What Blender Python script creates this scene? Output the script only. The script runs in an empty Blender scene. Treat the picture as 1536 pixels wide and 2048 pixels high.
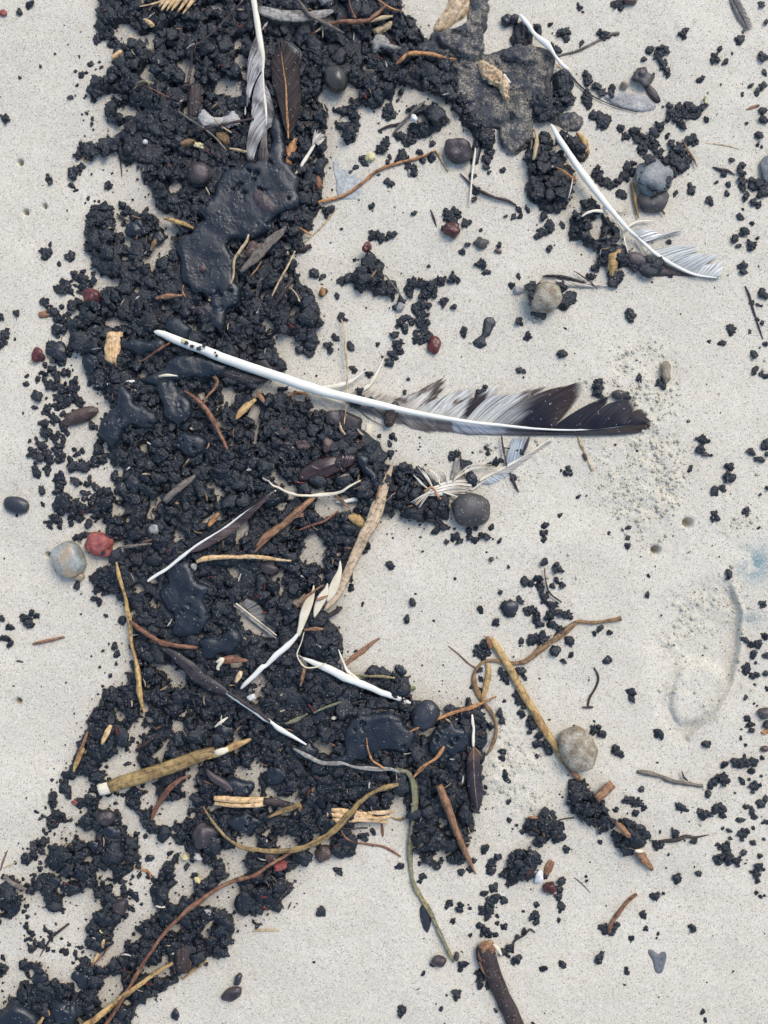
import bpy, math, random
import numpy as np
from mathutils import Vector, noise as mn

random.seed(7)
RNG = np.random.default_rng(7)
S = 1.0 / 3000.0                      # one photo pixel on the sand is a third of a millimetre
scene = bpy.context.scene
COL = scene.collection
R = math.radians

# ------------------------------------------------------------------ camera, sky, sun, exposure
cam_d = bpy.data.cameras.new("camera")
cam = bpy.data.objects.new("camera", cam_d)
COL.objects.link(cam)
CAM_H = 0.66
cam.location = (0, 0, CAM_H)
cam.rotation_euler = (0, 0, 0)
cam_d.sensor_fit = 'VERTICAL'
cam_d.sensor_height = 24.0
cam_d.lens = 24.0 * CAM_H / (2048 * S)
cam_d.clip_start = 0.01
cam_d.clip_end = 200
scene.camera = cam

world = bpy.data.worlds.new("World")
scene.world = world
world.use_nodes = True
wn = world.node_tree
wn.nodes.clear()
sky = wn.nodes.new('ShaderNodeTexSky')
sky.sky_type = 'NISHITA'
sky.sun_disc = False
sky.sun_elevation = R(52)
sky.sun_rotation = R(35)
sky.air_density = 1.0
sky.dust_density = 1.6
sky.ozone_density = 1.0
bg = wn.nodes.new('ShaderNodeBackground')
bg.inputs['Strength'].default_value = 0.15
wo = wn.nodes.new('ShaderNodeOutputWorld')
wn.links.new(sky.outputs[0], bg.inputs[0])
wn.links.new(bg.outputs[0], wo.inputs[0])

sun_d = bpy.data.lights.new("sun", 'SUN')
sun_d.energy = 1.25
sun_d.angle = R(30)
sun_d.color = (1.0, 0.93, 0.85)
sun = bpy.data.objects.new("sun", sun_d)
COL.objects.link(sun)
sun.location = (0.3, 0.4, 1.5)
sun.rotation_euler = (R(38), 0, R(145))   # light comes from the top right of the picture
scene.view_settings.view_transform = 'Standard'
scene.view_settings.look = 'None'
scene.view_settings.gamma = 1.0
scene.view_settings.use_curve_mapping = False
scene.view_settings.exposure = 0.70
scene.cycles.max_bounces = 6
scene.cycles.diffuse_bounces = 3

# ------------------------------------------------------------------ small maths
def lattice(ix, iy, seed):
    h = (ix.astype(np.int64) * 374761393 + iy.astype(np.int64) * 668265263 + seed * 2147483647) & 0xffffffff
    h = ((h ^ (h >> 13)) * 1274126177) & 0xffffffff
    h = h ^ (h >> 16)
    return (h & 0xffff) / 65535.0

def vn(x, y, scale, seed=0):
    "smooth value noise, 0..1"
    x = np.asarray(x, float) / scale; y = np.asarray(y, float) / scale
    ix = np.floor(x); iy = np.floor(y)
    fx = x - ix; fy = y - iy
    fx = fx * fx * (3 - 2 * fx); fy = fy * fy * (3 - 2 * fy)
    a = lattice(ix, iy, seed); b = lattice(ix + 1, iy, seed)
    c = lattice(ix, iy + 1, seed); d = lattice(ix + 1, iy + 1, seed)
    return (a * (1 - fx) + b * fx) * (1 - fy) + (c * (1 - fx) + d * fx) * fy

def fbm(x, y, scale, seed=0, octv=3):
    t = 0; amp = 1; tot = 0
    for k in range(octv):
        t = t + amp * vn(x, y, scale / 2 ** k, seed + k * 17); tot += amp; amp *= 0.5
    return t / tot

def worley(x, y, cell, seed=0):
    "distance to the nearest jittered point, in cells"
    x = np.asarray(x, float) / cell; y = np.asarray(y, float) / cell
    ix = np.floor(x); iy = np.floor(y); best = np.full(x.shape, 9.0)
    for dx in (-1, 0, 1):
        for dy in (-1, 0, 1):
            cx = ix + dx; cy = iy + dy
            px = cx + lattice(cx, cy, seed); py = cy + lattice(cx, cy, seed + 51)
            best = np.minimum(best, (x - px) ** 2 + (y - py) ** 2)
    return np.sqrt(best)

def inside(poly, X, Y):
    m = np.zeros(X.shape, bool)
    n = len(poly)
    for i in range(n):
        x1, y1 = poly[i]; x2, y2 = poly[(i + 1) % n]
        if y1 == y2: continue
        c = ((y1 > Y) != (y2 > Y)) & (X < (x2 - x1) * (Y - y1) / (y2 - y1) + x1)
        m ^= c
    return m

def blur(a, k):
    "three box passes of half width k cells"
    a = a.astype(float)
    k = int(k)
    if k < 1: return a
    for _ in range(3):
        for ax in (0, 1):
            p = np.pad(a, [(k + 1, k) if i == ax else (0, 0) for i in (0, 1)], mode='edge')
            c = np.cumsum(p, axis=ax)
            n = a.shape[ax]
            if ax == 0: a = (c[2 * k + 1:2 * k + 1 + n] - c[0:n]) / (2 * k + 1)
            else: a = (c[:, 2 * k + 1:2 * k + 1 + n] - c[:, 0:n]) / (2 * k + 1)
    return a

def sstep(a, lo, hi):
    t = np.clip((a - lo) / (hi - lo), 0, 1)
    return t * t * (3 - 2 * t)

def catmull(pts, step):
    "resample a list of tuples along its length"
    P = [np.array(p, float) for p in pts]
    if len(P) == 2: P = [P[0], (P[0] + P[1]) / 2, P[1]]
    out = []
    for i in range(len(P) - 1):
        p0 = P[i - 1] if i > 0 else 2 * P[0] - P[1]
        p1, p2 = P[i], P[i + 1]
        p3 = P[i + 2] if i + 2 < len(P) else 2 * P[-1] - P[-2]
        L = np.hypot(*(p2 - p1)[:2])
        n = max(2, int(L / step))
        for k in range(n):
            t = k / n
            out.append(0.5 * ((2 * p1) + (-p0 + p2) * t + (2 * p0 - 5 * p1 + 4 * p2 - p3) * t * t + (-p0 + 3 * p1 - 3 * p2 + p3) * t ** 3))
    out.append(P[-1])
    return np.array(out)

# ------------------------------------------------------------------ object plumbing
def mesh_from(name, V, F, uv=None, col=None, smooth=True):
    me = bpy.data.meshes.new(name)
    V = np.asarray(V, float)
    if isinstance(F, np.ndarray):
        n, k = F.shape
        me.vertices.add(len(V)); me.vertices.foreach_set('co', V.astype(np.float32).ravel())
        me.loops.add(n * k); me.loops.foreach_set('vertex_index', F.astype(np.int32).ravel())
        me.polygons.add(n)
        me.polygons.foreach_set('loop_start', np.arange(0, n * k, k, dtype=np.int32))
        me.polygons.foreach_set('loop_total', np.full(n, k, np.int32))
        me.update(calc_edges=True)
    else:
        me.from_pydata([tuple(v) for v in V], [], F)
        me.update()
    if smooth:
        me.polygons.foreach_set('use_smooth', np.ones(len(me.polygons), bool))
    li = np.empty(len(me.loops), np.int32); me.loops.foreach_get('vertex_index', li)
    if uv is not None:
        l = me.uv_layers.new(name='UVMap')
        l.data.foreach_set('uv', np.asarray(uv, np.float32)[li].ravel())
    if col is not None:
        a = me.color_attributes.new('Col', 'FLOAT_COLOR', 'POINT')
        c = np.ones((len(V), 4), np.float32); c[:, :3] = col
        a.data.foreach_set('color', c.ravel())
    return me

def link(name, me, mat, parent=None, loc=None):
    o = bpy.data.objects.new(name, me)
    COL.objects.link(o)
    if mat is not None:
        me.materials.clear(); me.materials.append(mat)
    if parent is not None: o.parent = parent
    if loc is not None: o.location = loc
    return o

def tag(o, label, cat, group=None, kind=None):
    o['label'] = label
    if cat: o['category'] = cat
    if group: o['group'] = group
    if kind: o['kind'] = kind
    return o

def empty(name, x, y, label, cat, group=None):
    o = bpy.data.objects.new(name, None)
    o.empty_display_size = 0.005
    COL.objects.link(o)
    o.location = ((x - 768) * S, (1024 - y) * S, float(ground(x, y)) * S)
    o['ox'] = float(x); o['oy'] = float(y); o['oz'] = float(ground(x, y))
    return tag(o, label, cat, group)

def place(name, V, F, mat, parent=None, uv=None, col=None, org=None, smooth=True):
    "V in photo pixels (x right, y down, z up, pixels); origin put at the thing's base"
    V = np.array(V, float)
    if parent is not None and 'ox' in parent:
        ox, oy, oz = parent['ox'], parent['oy'], parent['oz']; loc = (0, 0, 0)
    else:
        ox, oy = V[:, 0].mean(), V[:, 1].mean(); oz = V[:, 2].min()
        loc = ((ox - 768) * S, (1024 - oy) * S, oz * S)
    L = np.stack([(V[:, 0] - ox) * S, -(V[:, 1] - oy) * S, (V[:, 2] - oz) * S], 1)
    me = mesh_from(name, L, F, uv, col, smooth)
    return link(name, me, mat, parent, loc)

# ------------------------------------------------------------------ materials
MATS = {}
def new_mat(name):
    m = bpy.data.materials.new(name); m.use_nodes = True
    nt = m.node_tree; nt.nodes.clear()
    out = nt.nodes.new('ShaderNodeOutputMaterial')
    b = nt.nodes.new('ShaderNodeBsdfPrincipled')
    nt.links.new(b.outputs[0], out.inputs[0])
    return m, nt, b

def N(nt, t, **kw):
    n = nt.nodes.new(t)
    for k, v in kw.items():
        if k in n.inputs: n.inputs[k].default_value = v
        else: setattr(n, k, v)
    return n

def noise(nt, vec, scale, detail=3, rough=0.55):
    n = N(nt, 'ShaderNodeTexNoise', Scale=scale, Detail=detail, Roughness=rough)
    nt.links.new(vec, n.inputs['Vector'])
    return n.outputs['Fac']

def ramp(nt, fac, stops, interp='LINEAR'):
    r = nt.nodes.new('ShaderNodeValToRGB'); r.color_ramp.interpolation = interp
    e = r.color_ramp.elements
    while len(e) < len(stops): e.new(0.5)
    for k, (p, c) in enumerate(stops):
        e[k].position = p
        e[k].color = (c, c, c, 1) if isinstance(c, (int, float)) else (*c, 1)
    nt.links.new(fac, r.inputs[0])
    return r.outputs[0]

def mixc(nt, fac, a, b, blend='MIX'):
    m = nt.nodes.new('ShaderNodeMix'); m.data_type = 'RGBA'; m.blend_type = blend
    for k, v in ((0, fac), (6, a), (7, b)):
        if isinstance(v, bpy.types.NodeSocket): nt.links.new(v, m.inputs[k])
        elif isinstance(v, (int, float)): m.inputs[k].default_value = v if k == 0 else (v, v, v, 1)
        else: m.inputs[k].default_value = (*v, 1)
    return m.outputs[2]

def bump(nt, b, h, strength, dist):
    n = N(nt, 'ShaderNodeBump', Strength=strength, Distance=dist)
    nt.links.new(h, n.inputs['Height']); nt.links.new(n.outputs[0], b.inputs['Normal'])
    return n

def specks(nt, co, scale, thr, amount=1.0):
    "tiny stuck sand grains, on tar also painted glints: 1 where a speck sits"
    v = N(nt, 'ShaderNodeTexVoronoi', Scale=scale)
    nt.links.new(co, v.inputs['Vector'])
    near = ramp(nt, v.outputs['Distance'], [(0.20, 1.0), (0.32, 0.0)])
    sep = nt.nodes.new('ShaderNodeSeparateColor'); nt.links.new(v.outputs['Color'], sep.inputs[0])
    pick = ramp(nt, sep.outputs[0], [(thr, 0.0), (min(thr + 0.01, 1), amount)])
    m = N(nt, 'ShaderNodeMath', operation='MULTIPLY')
    nt.links.new(near, m.inputs[0]); nt.links.new(pick, m.inputs[1])
    return m.outputs[0]

def tar_mat(name, base=(0.013, 0.0155, 0.019), hi=(0.03, 0.033, 0.037), rough=(0.34, 0.62), bscale=260, bstr=0.6, bdist=0.0012, speck=0.93, fine=900):
    m, nt, b = new_mat(name)
    co = N(nt, 'ShaderNodeNewGeometry').outputs['Position']
    n1 = noise(nt, co, 140, 3); n2 = noise(nt, co, bscale, 5, 0.6); n3 = noise(nt, co, fine, 3, 0.6)
    c = mixc(nt, ramp(nt, n1, [(0.35, 0.0), (0.7, 1.0)]), base, hi)
    brown = ramp(nt, noise(nt, co, 60, 3), [(0.60, 0.0), (0.72, 0.32)])
    c = mixc(nt, brown, c, (0.034, 0.024, 0.020))
    sp = specks(nt, co, 1100, speck)
    c = mixc(nt, sp, c, (0.45, 0.42, 0.38))  # pale specks: stuck sand grains, plus sparkle painted into the tar colour
    nt.links.new(c, b.inputs['Base Color'])
    r = ramp(nt, n1, [(0.3, rough[0]), (0.7, rough[1])])
    r2 = mixc(nt, sp, r, 0.8)
    nt.links.new(r2, b.inputs['Roughness'])
    h = mixc(nt, 0.35, n2, n3)
    bump(nt, b, h, bstr, bdist)
    b.inputs['IOR'].default_value = 1.5
    return m

def fibre_mat(name, c1, c2, rough=0.6, across=60.0, along=5.0, bstr=0.5, spot=None, speck=None, blotch=None, spec=0.4, mottle=True):
    m, nt, b = new_mat(name)
    uv = N(nt, 'ShaderNodeUVMap').outputs[0]
    mp = N(nt, 'ShaderNodeMapping'); mp.inputs['Scale'].default_value = (across, along, 1)
    nt.links.new(uv, mp.inputs[0])
    f = noise(nt, mp.outputs[0], 1.0, 4, 0.6)
    c = mixc(nt, ramp(nt, f, [(0.33, 0.0), (0.66, 1.0)]), c1, c2)
    co = N(nt, 'ShaderNodeNewGeometry').outputs['Position']
    if blotch:
        c = mixc(nt, ramp(nt, noise(nt, co, blotch[1], 3), [(0.5, 0.0), (0.66, blotch[2])]), c, blotch[0])
    c = mixc(nt, 1.0, c, ramp(nt, noise(nt, co, 380, 4, 0.65), [(0.36, 0.42), (0.5, 0.95), (0.66, 1.12)]) if mottle else 1.0, 'MULTIPLY')
    if spot:
        c = mixc(nt, ramp(nt, noise(nt, co, 420, 2), [(0.66, 0.0), (0.70, spot)]), c, (0.02, 0.02, 0.022))
    if speck:
        c = mixc(nt, specks(nt, co, 1100, speck), c, (0.62, 0.58, 0.52))
    nt.links.new(c, b.inputs['Base Color'])
    b.inputs['Roughness'].default_value = rough
    b.inputs['Specular IOR Level'].default_value = spec
    bump(nt, b, f, bstr, 0.0006)
    return m

def stone_mat(name, c1, c2, rough=0.5, scale=120, bstr=0.3, fine=600, speck=None, c3=None):
    m, nt, b = new_mat(name)
    co = N(nt, 'ShaderNodeNewGeometry').outputs['Position']
    n1 = noise(nt, co, scale, 4, 0.6); n2 = noise(nt, co, fine, 4, 0.6)
    c = mixc(nt, ramp(nt, n1, [(0.38, 0.0), (0.62, 1.0)]), c1, c2)
    if c3: c = mixc(nt, ramp(nt, noise(nt, co, scale * 0.7, 2), [(0.54, 0.0), (0.62, 0.8)]), c, c3)
    c = mixc(nt, ramp(nt, n2, [(0.35, 0.35), (0.6, 0.0)]), c, (0.02, 0.02, 0.02))
    if speck: c = mixc(nt, specks(nt, co, 1100, speck), c, (0.55, 0.52, 0.47))
    nt.links.new(c, b.inputs['Base Color'])
    b.inputs['Roughness'].default_value = rough
    bump(nt, b, n2, bstr, 0.0009)
    return m

def vane_mat(name, rough=0.5):
    m, nt, b = new_mat(name)
    a = N(nt, 'ShaderNodeVertexColor'); a.layer_name = 'Col'
    uv = N(nt, 'ShaderNodeUVMap').outputs[0]
    mp = N(nt, 'ShaderNodeMapping'); mp.inputs['Scale'].default_value = (24, 1.2, 1)
    nt.links.new(uv, mp.inputs[0])
    f = noise(nt, mp.outputs[0], 1.0, 3, 0.6)
    k = ramp(nt, f, [(0.34, 0.38), (0.56, 1.05), (0.7, 1.15)])
    c = mixc(nt, 1.0, a.outputs[0], k, 'MULTIPLY')
    co = N(nt, 'ShaderNodeNewGeometry').outputs['Position']
    c = mixc(nt, specks(nt, co, 1000, 0.955), c, (0.6, 0.57, 0.52))
    nt.links.new(c, b.inputs['Base Color'])
    b.inputs['Roughness'].default_value = rough
    b.inputs['Specular IOR Level'].default_value = 0.16
    bump(nt, b, f, 0.5, 0.0005)
    return m

def sand_mat():
    m, nt, b = new_mat('sand')
    co = N(nt, 'ShaderNodeNewGeometry').outputs['Position']
    at = N(nt, 'ShaderNodeVertexColor'); at.layer_name = 'Col'
    sep = nt.nodes.new('ShaderNodeSeparateColor'); nt.links.new(at.outputs[0], sep.inputs[0])
    big = noise(nt, co, 14, 3); mid = noise(nt, co, 90, 4, 0.6)
    gr = noise(nt, co, 1900, 2, 0.7)
    c = mixc(nt, ramp(nt, big, [(0.4, 0.0), (0.6, 1.0)]), (0.575, 0.53, 0.42), (0.63, 0.58, 0.46))
    c = mixc(nt, ramp(nt, mid, [(0.40, 0.0), (0.65, 0.5)]), c, (0.575, 0.52, 0.39))
    # loose dry crumbly sand is a little yellower
    c = mixc(nt, sep.outputs[0], c, (0.61, 0.56, 0.425))
    # damp sand among the tar
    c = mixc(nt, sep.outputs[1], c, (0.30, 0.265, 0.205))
    # blue-green powdery stains near the right edge
    c = mixc(nt, sep.outputs[2], c, (0.10, 0.22, 0.25))
    c = mixc(nt, 1.0, c, ramp(nt, gr, [(0.30, 0.72), (0.48, 1.0), (0.72, 1.17)]), 'MULTIPLY')
    v = N(nt, 'ShaderNodeTexVoronoi', Scale=1750)
    nt.links.new(co, v.inputs['Vector'])
    s2 = nt.nodes.new('ShaderNodeSeparateColor'); nt.links.new(v.outputs['Color'], s2.inputs[0])
    c = mixc(nt, ramp(nt, s2.outputs[0], [(0.90, 0.0), (0.93, 0.62)]), c, (0.12, 0.105, 0.09))
    c = mixc(nt, ramp(nt, s2.outputs[1], [(0.93, 0.0), (0.95, 0.45)]), c, (0.42, 0.28, 0.17))
    c = mixc(nt, ramp(nt, s2.outputs[2], [(0.90, 0.0), (0.93, 0.6)]), c, (0.78, 0.76, 0.72))
    nt.links.new(c, b.inputs['Base Color'])
    b.inputs['Roughness'].default_value = 0.85
    b.inputs['Specular IOR Level'].default_value = 0.25
    h = mixc(nt, 0.5, gr, v.outputs['Distance'])
    bump(nt, b, h, 0.55, 0.0005)
    return m

M = MATS
M['sand'] = sand_mat()
M['tar'] = tar_mat('crumbly_tar', base=(0.0045, 0.0065, 0.0095), hi=(0.011, 0.0155, 0.021), rough=(0.16, 0.42), bscale=560, bstr=1.0, bdist=0.0012, fine=1500, speck=0.935)
M['melt'] = tar_mat('melted_tar', base=(0.010, 0.0145, 0.020), hi=(0.014, 0.019, 0.025), rough=(0.24, 0.50), bscale=330, bstr=0.5, bdist=0.0009, speck=0.95, fine=1100)
def crust_mat():
    m = tar_mat('sandy_tar_crust', base=(0.022, 0.026, 0.031), hi=(0.04, 0.044, 0.05), rough=(0.6, 0.8), bscale=300, bstr=0.9, speck=0.86)
    nt = m.node_tree
    b = [n for n in nt.nodes if n.type == 'BSDF_PRINCIPLED'][0]
    old = b.inputs['Base Color'].links[0].from_socket
    co = N(nt, 'ShaderNodeNewGeometry').outputs['Position']
    k = ramp(nt, noise(nt, co, 80, 6, 0.72), [(0.46, 0.0), (0.58, 0.8)])
    g = ramp(nt, noise(nt, co, 900, 2, 0.7), [(0.4, (0.05, 0.045, 0.04)), (0.62, (0.42, 0.36, 0.26))])
    nt.links.new(mixc(nt, k, old, g), b.inputs['Base Color'])
    return m
M['crust'] = crust_mat()
M['quill'] = fibre_mat('quill', (0.70, 0.68, 0.585), (0.80, 0.765, 0.65), 0.42, 30, 1.5, 0.3, blotch=((0.55, 0.56, 0.49), 60, 0.5), mottle=False)
M['shaft'] = fibre_mat('feather_shaft', (0.68, 0.62, 0.47), (0.80, 0.74, 0.58), 0.46, 30, 1.5, 0.3, blotch=((0.52, 0.41, 0.27), 90, 0.6), mottle=False)
M['fluff'] = fibre_mat('downy_fibre', (0.60, 0.54, 0.42), (0.80, 0.76, 0.66), 0.7, 30, 3, 0.4, blotch=((0.42, 0.30, 0.16), 120, 0.6), mottle=False)
M['rachis'] = fibre_mat('brown_shaft', (0.26, 0.15, 0.08), (0.42, 0.27, 0.16), 0.45, 30, 2, 0.3)
M['vane'] = vane_mat('feather_vane')
M['pale_wood'] = fibre_mat('pale_split_wood', (0.56, 0.33, 0.13), (0.80, 0.55, 0.29), 0.65, 40, 2.5, 1.0, blotch=((0.78, 0.60, 0.38), 90, 0.6))
M['gold'] = fibre_mat('golden_stalk', (0.36, 0.22, 0.075), (0.64, 0.43, 0.17), 0.5, 45, 3, 0.9, blotch=((0.26, 0.11, 0.04), 90, 0.7), spot=0.6, speck=0.95)
M['reed'] = fibre_mat('olive_reed', (0.14, 0.088, 0.034), (0.36, 0.24, 0.09), 0.45, 40, 1.2, 0.7, speck=0.95, blotch=((0.46, 0.31, 0.12), 60, 0.6))
M['brown'] = fibre_mat('brown_wood', (0.16, 0.072, 0.036), (0.40, 0.215, 0.11), 0.6, 50, 3, 1.0, spot=0.5, speck=0.95)
M['dark'] = fibre_mat('dark_wood', (0.022, 0.016, 0.015), (0.070, 0.047, 0.040), 0.6, 50, 3, 1.0, speck=0.93)
M['orange'] = fibre_mat('orange_root', (0.34, 0.145, 0.05), (0.58, 0.30, 0.12), 0.6, 40, 6, 1.0, blotch=((0.14, 0.06, 0.03), 140, 0.6))
M['red'] = fibre_mat('red_twig', (0.11, 0.038, 0.022), (0.27, 0.125, 0.066), 0.55, 40, 4, 0.8, blotch=((0.34, 0.19, 0.10), 110, 0.6))
M['grey'] = fibre_mat('grey_driftwood', (0.09, 0.075, 0.06), (0.24, 0.20, 0.155), 0.7, 50, 3, 1.0, speck=0.9)
M['straw'] = fibre_mat('straw', (0.40, 0.28, 0.14), (0.60, 0.46, 0.27), 0.55, 30, 4, 0.5)
M['eel'] = fibre_mat('olive_seagrass', (0.115, 0.115, 0.055), (0.26, 0.245, 0.14), 0.5, 40, 3, 0.6, speck=0.9, blotch=((0.31, 0.23, 0.10), 30, 0.8))
M['leafbrown'] = fibre_mat('brown_leaf', (0.16, 0.085, 0.035), (0.33, 0.20, 0.09), 0.5, 40, 3, 0.8, spot=0.5)
M['darkleaf'] = fibre_mat('dark_leaf', (0.02, 0.017, 0.018), (0.048, 0.039, 0.041), 0.45, 40, 2, 0.6, speck=0.94)
M['leafstrip'] = fibre_mat('dried_leaf_strip', (0.42, 0.29, 0.165), (0.66, 0.51, 0.33), 0.55, 50, 1.5, 0.6, blotch=((0.16, 0.10, 0.07), 22, 0.85))
M['leafpale'] = fibre_mat('bleached_leaf', (0.64, 0.54, 0.36), (0.78, 0.71, 0.55), 0.55, 50, 2, 0.5, mottle=False, blotch=((0.52, 0.40, 0.24), 70, 0.5))
M['greyleaf'] = fibre_mat('grey_leaf', (0.20, 0.18, 0.15), (0.42, 0.39, 0.33), 0.6, 50, 2, 0.6, blotch=((0.05, 0.045, 0.045), 60, 0.8))
M['pod'] = fibre_mat('glossy_pod', (0.018, 0.011, 0.010), (0.065, 0.034, 0.028), 0.26, 20, 1.2, 0.5, spec=0.6)
M['husk'] = fibre_mat('tan_husk', (0.40, 0.24, 0.10), (0.66, 0.52, 0.34), 0.5, 20, 3, 0.7, spot=0.6)
M['yellow'] = stone_mat('yellow_crumb', (0.62, 0.52, 0.22), (0.74, 0.66, 0.38), 0.6)
M['white'] = stone_mat('white_chip', (0.66, 0.64, 0.60), (0.80, 0.78, 0.74), 0.6)
M['greystone'] = stone_mat('grey_green_stone', (0.16, 0.165, 0.14), (0.40, 0.41, 0.36), 0.28, 40, 0.15, c3=(0.42, 0.30, 0.17))
M['redstone'] = stone_mat('red_stone', (0.24, 0.045, 0.035), (0.40, 0.12, 0.09), 0.55, 150, 1.0, 500)
M['blackstone'] = stone_mat('black_stone', (0.016, 0.018, 0.024), (0.03, 0.034, 0.042), 0.36, 60, 0.15, speck=0.96)
M['brownstone'] = stone_mat('dark_brown_stone', (0.045, 0.040, 0.037), (0.085, 0.076, 0.070), 0.5, 90, 0.35, speck=0.88)
M['sandstone'] = stone_mat('sandy_stone', (0.24, 0.18, 0.11), (0.46, 0.41, 0.31), 0.8, 160, 1.0, 700, speck=0.7)
M['slate'] = stone_mat('slate_stone', (0.14, 0.155, 0.155), (0.23, 0.24, 0.23), 0.5, 60, 0.4, speck=0.85)
M['reddish'] = stone_mat('reddish_pebble', (0.045, 0.026, 0.022), (0.125, 0.075, 0.058), 0.42, 120, 0.4, speck=0.93)
M['purple'] = stone_mat('purple_pebble', (0.028, 0.020, 0.021), (0.075, 0.054, 0.052), 0.45, 90, 0.3, speck=0.94)
M['darkred'] = stone_mat('dark_red_flake', (0.05, 0.010, 0.009), (0.13, 0.03, 0.022), 0.3, 120, 0.3)
M['greyflake'] = stone_mat('grey_flake', (0.10, 0.108, 0.118), (0.19, 0.195, 0.20), 0.6, 60, 0.4, speck=0.9)
M['paleflake'] = stone_mat('pale_sandy_flake', (0.33, 0.32, 0.29), (0.52, 0.49, 0.44), 0.8, 90, 0.8, speck=0.7)
M['film'] = stone_mat('blue_grey_film', (0.36, 0.385, 0.36), (0.50, 0.50, 0.45), 0.5, 90, 0.6, speck=0.8)
M['green'] = stone_mat('green_leaf', (0.09, 0.12, 0.03), (0.22, 0.26, 0.08), 0.5)
M['olivestone'] = stone_mat('olive_pebble', (0.022, 0.021, 0.016), (0.05, 0.047, 0.036), 0.28, 60, 0.2)

M['clod'] = stone_mat('sand_clod', (0.50, 0.455, 0.34), (0.66, 0.62, 0.49), 0.9, 300, 0.6, 1400)

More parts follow.
